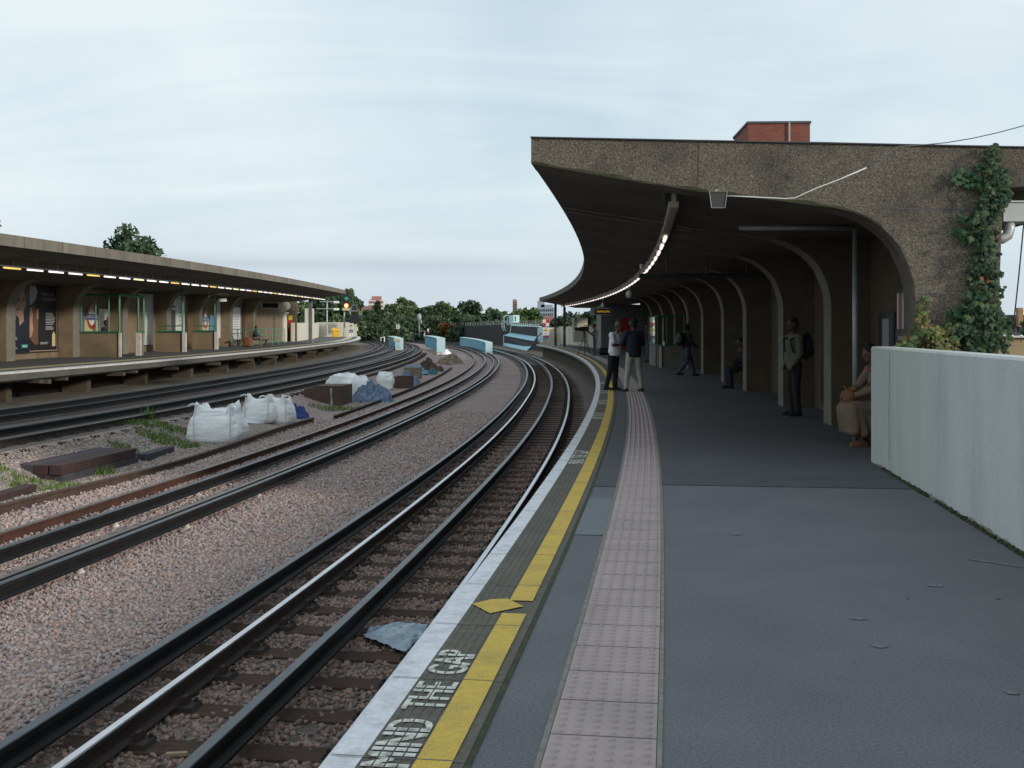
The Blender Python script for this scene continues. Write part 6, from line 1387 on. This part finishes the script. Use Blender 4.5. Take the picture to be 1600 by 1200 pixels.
# ------------------------------------------------------------------ ivy on the end wall, shrubs behind the parapet
def wallp(px,py,off=.0):        # point on the outer face of the end wall
    x0,y0,_=P(S0,0); t=heading(S0); r=(px-800)/F; c,sn=math.cos(t),math.sin(t); l=(r*y0-x0)/(c+r*sn); d=y0-l*sn
    return Vector(at(px,py,d))+Vector((-math.sin(t),-math.cos(t),0))*off
def inpoly(x,y,pl):
    r=False
    for i in range(len(pl)):
        (x1,y1),(x2,y2)=pl[i],pl[i-1]
        if (y1>y)!=(y2>y) and x<(x2-x1)*(y-y1)/(y2-y1)+x1: r=not r
    return r
def leaves(name,polys,n,size,cols,seed,depth,label=None,parent=None,thr=0.0):
    from mathutils import noise
    g=np.random.default_rng(seed); mb=MB(); tint=[]
    shp=[(0,-.5),(.42,-.42),(.52,.02),(.24,.10),(0,.62),(-.24,.10),(-.52,.02),(-.42,-.42)]
    for pl in polys:
        xs=[p[0] for p in pl]; ys=[p[1] for p in pl]; ar=(max(xs)-min(xs))*(max(ys)-min(ys)); k=0; need=int(n*ar/4000)
        while k<need:
            k+=1; px=g.uniform(min(xs),max(xs)); py=g.uniform(min(ys),max(ys))
            if not inpoly(px,py,pl): continue
            nz=noise.noise(Vector((px*.045,py*.045,seed)))
            if nz<thr-.5+.0 and g.random()<.7: continue
            c=wallp(px,py,depth*g.random()**1.5*(1+.8*nz)+.015); s=size*g.uniform(.4,1.3); a=g.normal(0,.55); t=heading(S0)
            u=Vector((math.cos(t),-math.sin(t),0)); nrm=(Vector((-math.sin(t),-math.cos(t),0))+Vector((g.normal(0,.35),0,g.uniform(.05,.75)))).normalized(); u=(u-nrm*u.dot(nrm)).normalized(); v=nrm.cross(u)
            u2=u*math.cos(a)+v*math.sin(a); v2=-u*math.sin(a)+v*math.cos(a)
            mb.add([c+u2*q[0]*s-v2*q[1]*s+nrm*(-.12*s*abs(q[0])*2) for q in shp],[(0,1,2,3),(0,3,4,5),(0,5,6,7)])
            base=np.array(cols[g.integers(0,len(cols))])*g.uniform(.7,1.3); tint+= [list(base)+[1]]*8
    o=mb.build(name,'leaf',parent,fix=False); at_=o.data.attributes.new('tint','FLOAT_COLOR','POINT'); at_.data.foreach_set('color',np.array(tint,dtype=np.float32).reshape(-1))
    return o
IV=[(.024,.056,.026),(.018,.042,.022),(.038,.072,.028),(.013,.032,.018),(.055,.085,.033)]
iv=thing('ivy','dense dark green ivy climbing the right corner of the concrete end wall','climbing plant',tuple(wallp(1525,545,.05)))
main=[(1538,232),(1552,228),(1558,262),(1572,270),(1576,300),(1566,320),(1556,345),(1548,372),(1552,400),(1556,430),(1558,470),(1562,500),(1570,530),(1572,552),(1482,552),(1478,525),(1492,505),(1500,480),(1508,450),(1510,425),(1516,395),(1508,378),(1514,345),(1524,325),(1534,300),(1536,262)]
leaves('foliage',[main,[(1506,352),(1526,330),(1540,345),(1520,375)]],330,.062,IV,1,.24,parent=iv)
for pl_ in ([[(1484,272),(1498,268),(1520,272),(1534,290),(1536,305),(1518,302),(1500,290),(1488,288)],[(1520,252),(1532,256),(1542,300),(1526,290)],[(1488,360),(1500,353),(1516,372),(1512,385),(1494,372)],[(1494,338),(1504,334),(1512,346),(1500,350)],[(1480,490),(1500,478),(1506,500),(1486,505)],[(1556,300),(1576,296),(1572,322),(1558,345)]]): leaves('side_shoot',[pl_],300,.06,[(.040,.10,.042),(.045,.11,.04),(.030,.08,.036)],2,.10,parent=iv)
leaves('red_leaves',[[(1524,420),(1540,418),(1544,492),(1526,494)]],18,.05,[(.22,.07,.03),(.17,.09,.03)],3,.26,parent=iv)
leaves('stray_leaves',[[(1565,495),(1590,488),(1600,505),(1580,520),(1565,510)]],60,.06,IV,5,.2,parent=iv)
mb=MB()
for pl in ([(1520,548),(1526,470),(1532,400),(1540,330),(1545,250)],[(1540,548),(1544,480),(1540,420),(1534,360)],[(1534,310),(1510,282),(1490,277)]): mb.tube([tuple(wallp(a,b,.02)) for a,b in pl],.016,5)
mb.build('stem','bark',iv)
sb_=thing('shrub','low shrub with yellow green and reddish leaves growing behind the parapet wall under the arch','shrub',tuple(wallp(1455,548,.1)))
YG=[(.13,.15,.04),(.09,.13,.04),(.06,.10,.035),(.05,.085,.03),(.15,.10,.04)]
leaves('foliage',[[(1416,548),(1424,500),(1436,478),(1444,505),(1462,512),(1480,520),(1488,548)],[(1386,548),(1410,530),(1430,520),(1430,548)],[(1434,470),(1446,464),(1446,500),(1436,500)],[(1470,500),(1496,510),(1492,548),(1464,548)]],330,.062,YG,4,.30,parent=sb_)
mb=MB()
for px,py in ((1424,502),(1438,470),(1448,505),(1466,510),(1395,545)): mb.tube([tuple(wallp(1440+(px-1440)*.4,556,.1)),tuple(wallp((px+1440)/2,(py+548)/2,.16)),tuple(wallp(px,py,.15))],.008,5)
mb.build('stem','bark',sb_)
# ------------------------------------------------------------------ people
def remesh(mb,name,m,parent,vox=.012,it=5,fac=.5,smooth=True):
    o=mb.build(name,m,None,fix=False)
    md=o.modifiers.new('r','REMESH'); md.mode='VOXEL'; md.voxel_size=vox
    s_=o.modifiers.new('s','SMOOTH'); s_.factor=fac; s_.iterations=it
    dg=bpy.context.evaluated_depsgraph_get(); dg.update(); me=bpy.data.meshes.new_from_object(o.evaluated_get(dg)); old=o.data
    o.modifiers.clear(); o.data=me; bpy.data.meshes.remove(old); me.name=name
    if not me.materials: me.materials.append(M[m])
    me.polygons.foreach_set('use_smooth',[True]*len(me.polygons)); o.parent=parent
    return o
STAND=dict(pel=(0,0,.93),ch=(0,.0,1.27),nk=(0,.0,1.47),hd=(0,.03,1.63),shL=(-.185,0,1.40),shR=(.185,0,1.40),elL=(-.235,-.03,1.12),elR=(.235,-.03,1.12),wrL=(-.225,.06,.88),wrR=(.225,.06,.88),hpL=(-.09,0,.92),hpR=(.09,0,.92),knL=(-.10,.02,.50),knR=(.10,.02,.50),anL=(-.105,-.02,.08),anR=(.105,-.02,.08),hdir=(0,1,0))
SIT=dict(STAND,pel=(0,0,.54),ch=(0,.03,.86),nk=(0,.07,1.06),hd=(0,.11,1.22),shL=(-.18,.05,.99),shR=(.18,.05,.99),elL=(-.22,.10,.73),elR=(.22,.10,.73),wrL=(-.10,.33,.66),wrR=(.10,.33,.66),hpL=(-.09,.02,.52),hpR=(.09,.02,.52),knL=(-.10,.44,.50),knR=(.10,.44,.50),anL=(-.10,.40,.08),anR=(.10,.40,.08))
def person(label,loc,rz,J,skin,top,legs,shoes,hair,hm='hair_black',scale=1,sleeve='long',coat=0,skirt=None,bald=False,collar=None,belly=.0,vox=.011):
    t=thing('person',label,'person',loc,rz); V={k:Vector(v) for k,v in J.items()}
    up=(V['hd']-V['nk']).normalized(); f=V['hdir'].normalized(); rt=f.cross(Vector((0,0,1))).normalized(); up2=rt.cross(f).normalized()
    Rh=Matrix((rt,f,up2)).transposed(); h=V['hd']
    b=MB(); b.ell(h+up2*.015,(.074,.094,.108),16,12,rot=Rh); b.ell(h+f*.035-up2*.065,(.052,.062,.052),12,8,rot=Rh); b.ell(h+f*.098-up2*.012,(.014,.024,.026),8,6,rot=Rh)
    b.ell(h+f*.084-up2*.058,(.028,.014,.012),8,6,rot=Rh); b.ell(h+f*.082+up2*.022,(.05,.016,.012),8,6,rot=Rh)
    for sg in (-1,1): b.ell(h+rt*.076*sg-up2*.005,(.014,.028,.036),8,6,rot=Rh)
    b.cap(V['nk']-Vector((0,0,.08)),h-up2*.05,.058,.050)
    b.cap(V['pel'],V['ch'],.10,.115); b.cap(V['ch'],V['nk']-Vector((0,0,.07)),.11,.07)
    for s in 'LR':
        b.cap(V['nk']-Vector((0,0,.06)),V['sh'+s],.05,.05); b.cap(V['sh'+s],V['el'+s],.045,.037); b.cap(V['el'+s],V['wr'+s],.037,.025)
        d=(V['wr'+s]-V['el'+s]).normalized(); sd=d.cross(Vector((0,1,.3))).normalized(); w0=V['wr'+s]; nn=sd.cross(d)
        b.cap(w0,w0+d*.075,.026,.033)
        for k,(o_,ln) in enumerate(((-.028,.058),(-.009,.068),(.010,.064),(.027,.050))):
            a=w0+d*.075+sd*o_; m_=a+d*ln*.55+nn*.006; b.cap(a,m_,.0105,.010,8); b.cap(m_,m_+d*ln*.35+nn*.025,.010,.0085,8)
        th=w0+d*.03+sd*(-.03 if s=='L' else .03); b.cap(th,th+d*.05+sd*(-.022 if s=='L' else .022)+nn*.015,.0125,.010,8)
        b.cap(V['hp'+s],V['kn'+s],.07,.05); b.cap(V['kn'+s],V['an'+s],.047,.035)
        fd=Vector((V['kn'+s].x*0,1,0)); b.cap(V['an'+s]+Vector((0,-.03,-.035)),V['an'+s]+Vector((0,.14,-.045)),.034,.028)
    body=remesh(b,'body',skin,t,vox,3,.4)
    e=MB()
    for sg in (-1,1): e.ell(h+rt*.030*sg+f*.085+up2*.008,(.013,.008,.008),8,6,rot=Rh)
    e.ell(h+f*.094-up2*.056,(.024,.006,.004),8,6,rot=Rh); eo=e.build('eyes_and_mouth','black',t,smooth=True,fix=False); eo.matrix_basis=Matrix.Identity(4)
    # clothes
    c=MB(); lo=V['pel']+Vector((0,0,-.05-coat))
    c.cap(V['pel']+(V['ch']-V['pel'])*.1,V['ch'],.135+belly,.15); c.cap(V['ch'],V['nk']-Vector((0,0,.085)),.145,.085)
    c.loft([((lo.x,lo.y,lo.z),.172+belly*.6,.122+belly),((lo.x,lo.y,lo.z+.10),.178+belly*.6,.128+belly)]+[(tuple(lo+(V['ch']-lo)*q),.180+belly*.5-.006*q,.128+belly-.005*q) for q in (.45,.75,1)]+[(tuple(V['ch']+Vector((0,0,.10))),.165,.115)],20)
    for s in 'LR':
        c.cap(V['nk']-Vector((0,0,.07)),V['sh'+s],.068,.074); e_=V['el'+s]
        if sleeve=='long': c.cap(V['sh'+s],e_,.072,.058); c.cap(e_,V['wr'+s]-(V['wr'+s]-e_)*.06,.058,.042)
        else: c.cap(V['sh'+s],V['sh'+s]+(e_-V['sh'+s])*.72,.074,.066)
    remesh(c,'jacket' if sleeve=='long' else 'shirt',top,t,vox,4)
    l=MB()
    if skirt:
        for pts in skirt: l.cap(*pts)
    else:
        l.ell(V['pel']-Vector((0,0,.02)),(.17,.125,.13))
        for s in 'LR': l.cap(V['hp'+s],V['kn'+s],.102,.074); l.cap(V['kn'+s],V['an'+s]+Vector((0,0,.02)),.074,.060)
    remesh(l,'skirt' if skirt else 'trousers',legs,t,vox,4)
    for s in 'LR':
        q=MB(); a=V['an'+s]; q.cap(a+Vector((0,-.035,-.03)),a+Vector((0,.07,-.035)),.046,.044); q.cap(a+Vector((0,.07,-.035)),a+Vector((0,.17,-.048)),.044,.03); q.box(tuple(a+Vector((0,.055,-.07))),(.08,.25,.022)); remesh(q,'shoe',shoes,t,.010,3)
    if not bald:
        k=MB(); k.ell(h+up2*.045-f*.018,(.083,.099,.092),14,10,rot=Rh); k.ell(h-f*.055-up2*.01,(.072,.055,.085),12,8,rot=Rh)
        if hair=='long': k.ell(h-f*.06-up2*.08,(.085,.06,.12),12,8,rot=Rh)
        if hair=='bun': k.ell(h-f*.10+up2*.03,(.05,.05,.05),10,8,rot=Rh)
        kk=k.build('hair',hm,t,smooth=True,fix=False); kk.matrix_basis=Matrix.Identity(4)
    if collar:
        k=MB(); k.tube([V['nk']+Vector((.075*math.cos(a),.07*math.sin(a)+.01,-.035-.02*math.sin(a))) for a in [2*math.pi*i/12 for i in range(13)]],.024,8); kk=k.build('scarf',collar,t,smooth=True,fix=False); kk.matrix_basis=Matrix.Identity(4)
    t.scale=(scale,)*3
    return t
def hitp(px,py,zf=lambda s,o:rise(s)): return hit(px,py,zf)[2]
def rot_to(dx,dy): return math.atan2(-dx,dy)
def bagon(label,loc,rz,J,m,scale=1,sz=(.17,.10,.24)):
    t=thing('backpack',label,'backpack',loc,rz); ch=Vector(J['ch']); q=MB(); c=ch+Vector((0,-.235,-.02)); q.ell(c,sz); q.ell(c+Vector((0,-.03,-.10)),(sz[0]*.85,sz[1],sz[2]*.5)); q.box(tuple(c+Vector((0,.03,-.03))),(sz[0]*1.5,sz[1],sz[2]*1.5)); remesh(q,'sack',m,t,.014,6)
    for sx in (-.12,.12):
        q=MB().tube([ch+Vector((sx,-.15,.16)),ch+Vector((sx,-.02,.19)),ch+Vector((sx*1.1,.145,.08)),ch+Vector((sx*1.2,.10,-.12)),ch+Vector((sx,-.14,-.2))],.018,6); k=q.build('strap',m,t,fix=False); k.matrix_basis=Matrix.Identity(4)
    t.scale=(scale,)*3
# two men talking
JA=dict(STAND,pel=(.02,.03,.93),ch=(.03,.06,1.27),nk=(.02,.09,1.47),hd=(.01,.13,1.63),shL=(-.16,.07,1.40),shR=(.22,.07,1.40),elL=(-.25,.17,1.14),elR=(.31,.17,1.14),wrL=(.08,.30,1.13),wrR=(-.03,.285,1.17),hpL=(-.075,0,.92),hpR=(.10,0,.92),knL=(-.09,.0,.50),knR=(.10,-.05,.50),anL=(-.10,-.03,.08),anR=(.10,-.16,.08),hdir=(0,1,-.05))
q=hitp(958,610); person('bald man in white shirt and black trousers with folded arms by the yellow line',(q[0]+.02,q[1],q[2]),rot_to(.80,-.6),JA,'skin_brown','shirt_white','cloth_black','shoe_black','none',bald=True,sleeve='short',scale=1.0,belly=.02)
JB=dict(STAND,knL=(-.14,.02,.5),knR=(.14,.02,.5),anL=(-.20,-.02,.08),anR=(.19,-.02,.08),elL=(-.27,.07,1.15),elR=(.27,.07,1.15),wrL=(-.10,.25,1.17),wrR=(.10,.25,1.12),hdir=(-.35,1,0))
q=hitp(985,612); person('man seen from behind in a navy jacket and cream trousers with his feet apart',(q[0]+.08,q[1],q[2]),rot_to(-.25,.95),JB,'skin_dark','cloth_navy','cloth_cream','shoe_black','short',scale=1.03,coat=.05,belly=.015)
# walking man with rucksack
JC=dict(STAND,knL=(-.09,.20,.53),anL=(-.09,.30,.09),knR=(.09,-.02,.50),anR=(.09,-.33,.13),elL=(-.25,-.10,1.14),wrL=(-.24,.0,.92),elR=(.25,.05,1.14),wrR=(.22,.24,1.0),hdir=(0,1,-.1))
q=hitp(1073,588); rz=rot_to(.97,.25); person('man in jeans and a dark jacket striding right past the near shelter',q,rz,JC,'skin_dark','cloth_black','jeans','shoe_black','short',scale=.97); bagon('black rucksack on the back of the man walking in jeans',q,rz,JC,'black',.97,(.18,.13,.25))
# person at the shelter
q=hitp(1013,566); person('person in a dark top and jeans waiting to the left of the near shelter',q,rot_to(-.9,-.2),dict(STAND,elL=(-.25,.05,1.12),wrL=(-.15,.25,1.0)),'skin_brown','maroon_cloth','jeans','shoe_black','short',sleeve='short',scale=1.0)
# camera crew
q=hitp(930,556); person('camera operator in dark clothes standing behind the tripod camera',q,rot_to(-.95,-.1),dict(STAND,elL=(-.24,.12,1.15),wrL=(-.12,.32,1.28),elR=(.24,.12,1.15),wrR=(.1,.32,1.28),hd=(0,.07,1.60)),'skin_brown','grey_cloth','cloth_navy','shoe_black','short',scale=1.02)
q=hitp(913,556); tp=thing('video_camera','black video camera on a tripod beside the near cream wall','camera',q); x,y,z=q
for a in (0.5,2.6,4.7):
    mb=MB().tube([(x,y,z+1.2),(x+.42*math.cos(a),y+.42*math.sin(a),z)],.022,6); mb.build('leg','black',tp)
mb=MB(); mb.cap((x,y,z+1.15),(x,y,z+1.36),.05,.06); mb.build('head','dark_metal',tp,smooth=True)
mb=MB(); mb.box((x,y,z+1.5),(.5,.2,.26),.2); mb.cap((x-.2,y-.04,z+1.5),(x-.48,y-.1,z+1.5),.085,.10); mb.box((x+.1,y,z+1.68),(.3,.06,.05),.2); mb.build('body','black',tp,bevel=.02)
q=hitp(945,555); crumple('equipment_bag','black',(q[0],q[1],q[2]),(.75,.5,.45),'black equipment bag on the platform behind the talking men','bag',21,.08)
# seated woman in dark clothes
q=hitp(1150,611); rz=rot_to(-.93,-.15); s,o=SO(q[0],q[1]); JS=dict(SIT,hdir=(0,1,-.15),ch=(0,.0,.85)); cen=P(29.7,-3.86,rise(29)); person('woman in dark clothes with an orange scarf seated on the bench between two ribs',cen,rz,JS,'skin_brown','cloth_black','cloth_navy','shoe_black','long',collar='orange',scale=.98,coat=.04)
# standing man with rucksack
JD=dict(STAND,elL=(-.24,.0,1.12),wrL=(-.16,.10,.92),elR=(.24,.0,1.12),wrR=(.16,.10,.92),hdir=(-.1,1,-.05))
q=hitp(1241,650); rz=rot_to(-.95,-.22); person('man in an olive jacket and dark trousers standing and facing left',q,rz,JD,'skin_dark','olive','cloth_black','shoe_black','short',scale=1.0,coat=.03); bagon('black rucksack worn by the man in the olive jacket',q,rz,JD,'black',1.0,(.16,.12,.25))
# seated woman in beige
rz=rot_to(-.97,-.18); JE=dict(SIT,ch=(0,.06,.88),nk=(0,.13,1.07),hd=(0,.19,1.22),shL=(-.18,.10,1.0),shR=(.18,.10,1.0),elL=(-.24,.26,.77),elR=(.24,.24,.77),wrL=(-.08,.50,.66),wrR=(.08,.48,.66),knL=(-.10,.50,.53),knR=(.10,.50,.53),anL=(-.10,.34,.08),anR=(.08,.22,.08),hdir=(0,1,-.25))
sk=[((-.09,.0,.50),(-.10,.48,.50),.135,.115),((.09,.0,.50),(.10,.48,.50),.135,.115),((.0,.0,.50),(.0,.48,.50),.13,.11)]
for xx in (-.15,-.05,.05,.15):
    sk+=[((xx*.75,.50,.49),(xx*1.15,.50-.10*(xx+.2),.22),.105,.075),((xx*.75,.34,.46),(xx*1.1,.22,.20),.09,.07),((xx*.75,.44,.48),(xx*1.1,.36,.20),.10,.08)]
sk+=[((-.16,.50,.22),(.16,.44,.22),.07,.07),((-.16,.24,.20),(.16,.22,.20),.06,.06)]
cen=P(15.45,-4.14,rise(15)); person('woman in long beige coat seated on the bench by the parapet wall end',cen,rz,JE,'skin_brown','beige','beige','shoe_tan','bun',collar='red_cloth',skirt=sk,scale=1.0,coat=.05)
c,s_=math.cos(rz),math.sin(rz); hb=thing('handbag','brown leather handbag held on the lap of the woman in beige','handbag',cen,rz)
q=MB(); q.ell((0,.50,.665),(.15,.085,.10)); q.box((0,.50,.62),(.24,.12,.13)); q.ell((0,.44,.76),(.12,.05,.03)); remesh(q,'bag','leather',hb,.010,4)
q=MB().tube([(-.12,.46,.70),(-.17,.30,.82),(-.17,.12,.98),(-.1,.0,1.04)],.016,6); k=q.build('strap','leather',hb,smooth=True,fix=False); k.matrix_basis=Matrix.Identity(4)
q=MB().tube([(-.06,.53,.72),(0,.56,.80),(.06,.53,.72)],.014,6); k=q.build('handle','leather',hb,smooth=True,fix=False); k.matrix_basis=Matrix.Identity(4)
# far platform passengers
zf=lambda s,o:rise_far(s)
q=hit(398,541,zf)[2]; person('passenger in dark top and beige trousers seated on the far platform',(q[0],q[1],q[2]),rot_to(.97,-.1),SIT,'skin_brown','cloth_navy','beige','shoe_tan','short',scale=1.0)
q2=hit(391,542,zf)[2]; crumple('luggage_bag','leather',(q2[0]-.1,q2[1]-.25,q2[2]),(.62,.4,.62),'brown and orange bag standing by the seated passenger on the far platform','bag',31,.1)
q=hit(396,541,zf)[2]; t=thing('bench','dark bench under the seated passenger on the far platform','bench',q); mb=MB().box((q[0]-.1,q[1]+.1,q[2]+.42),(2.2,.45,.06)); mb.build('seat','old_wood',t)
for dx in (-.9,.9): mb=MB().box((q[0]-.1+dx,q[1]+.1,q[2]+.2),(.06,.4,.4)); mb.build('leg','dark_metal',t)
s=s_at(160,21.6); x,y,_=P(s,21.5); person('person with dark hair sitting inside the far green shelter',(x,y,rise_far(s)+.12),rot_to(1,-.1),SIT,'skin_dark','cloth_black','cloth_black','shoe_black','short',scale=1.08,collar='red_cloth')
t=thing('bench','dark bench inside the far green shelter','bench',(x,y,rise_far(s))); mb=MB().box((x-.05,y,rise_far(s)+.47),(.5,1.8,.06)); mb.build('seat','old_wood',t); 
for dy in (-.7,.7): mb=MB().box((x-.05,y+dy,rise_far(s)+.22),(.4,.06,.44)); mb.build('leg','dark_metal',t)
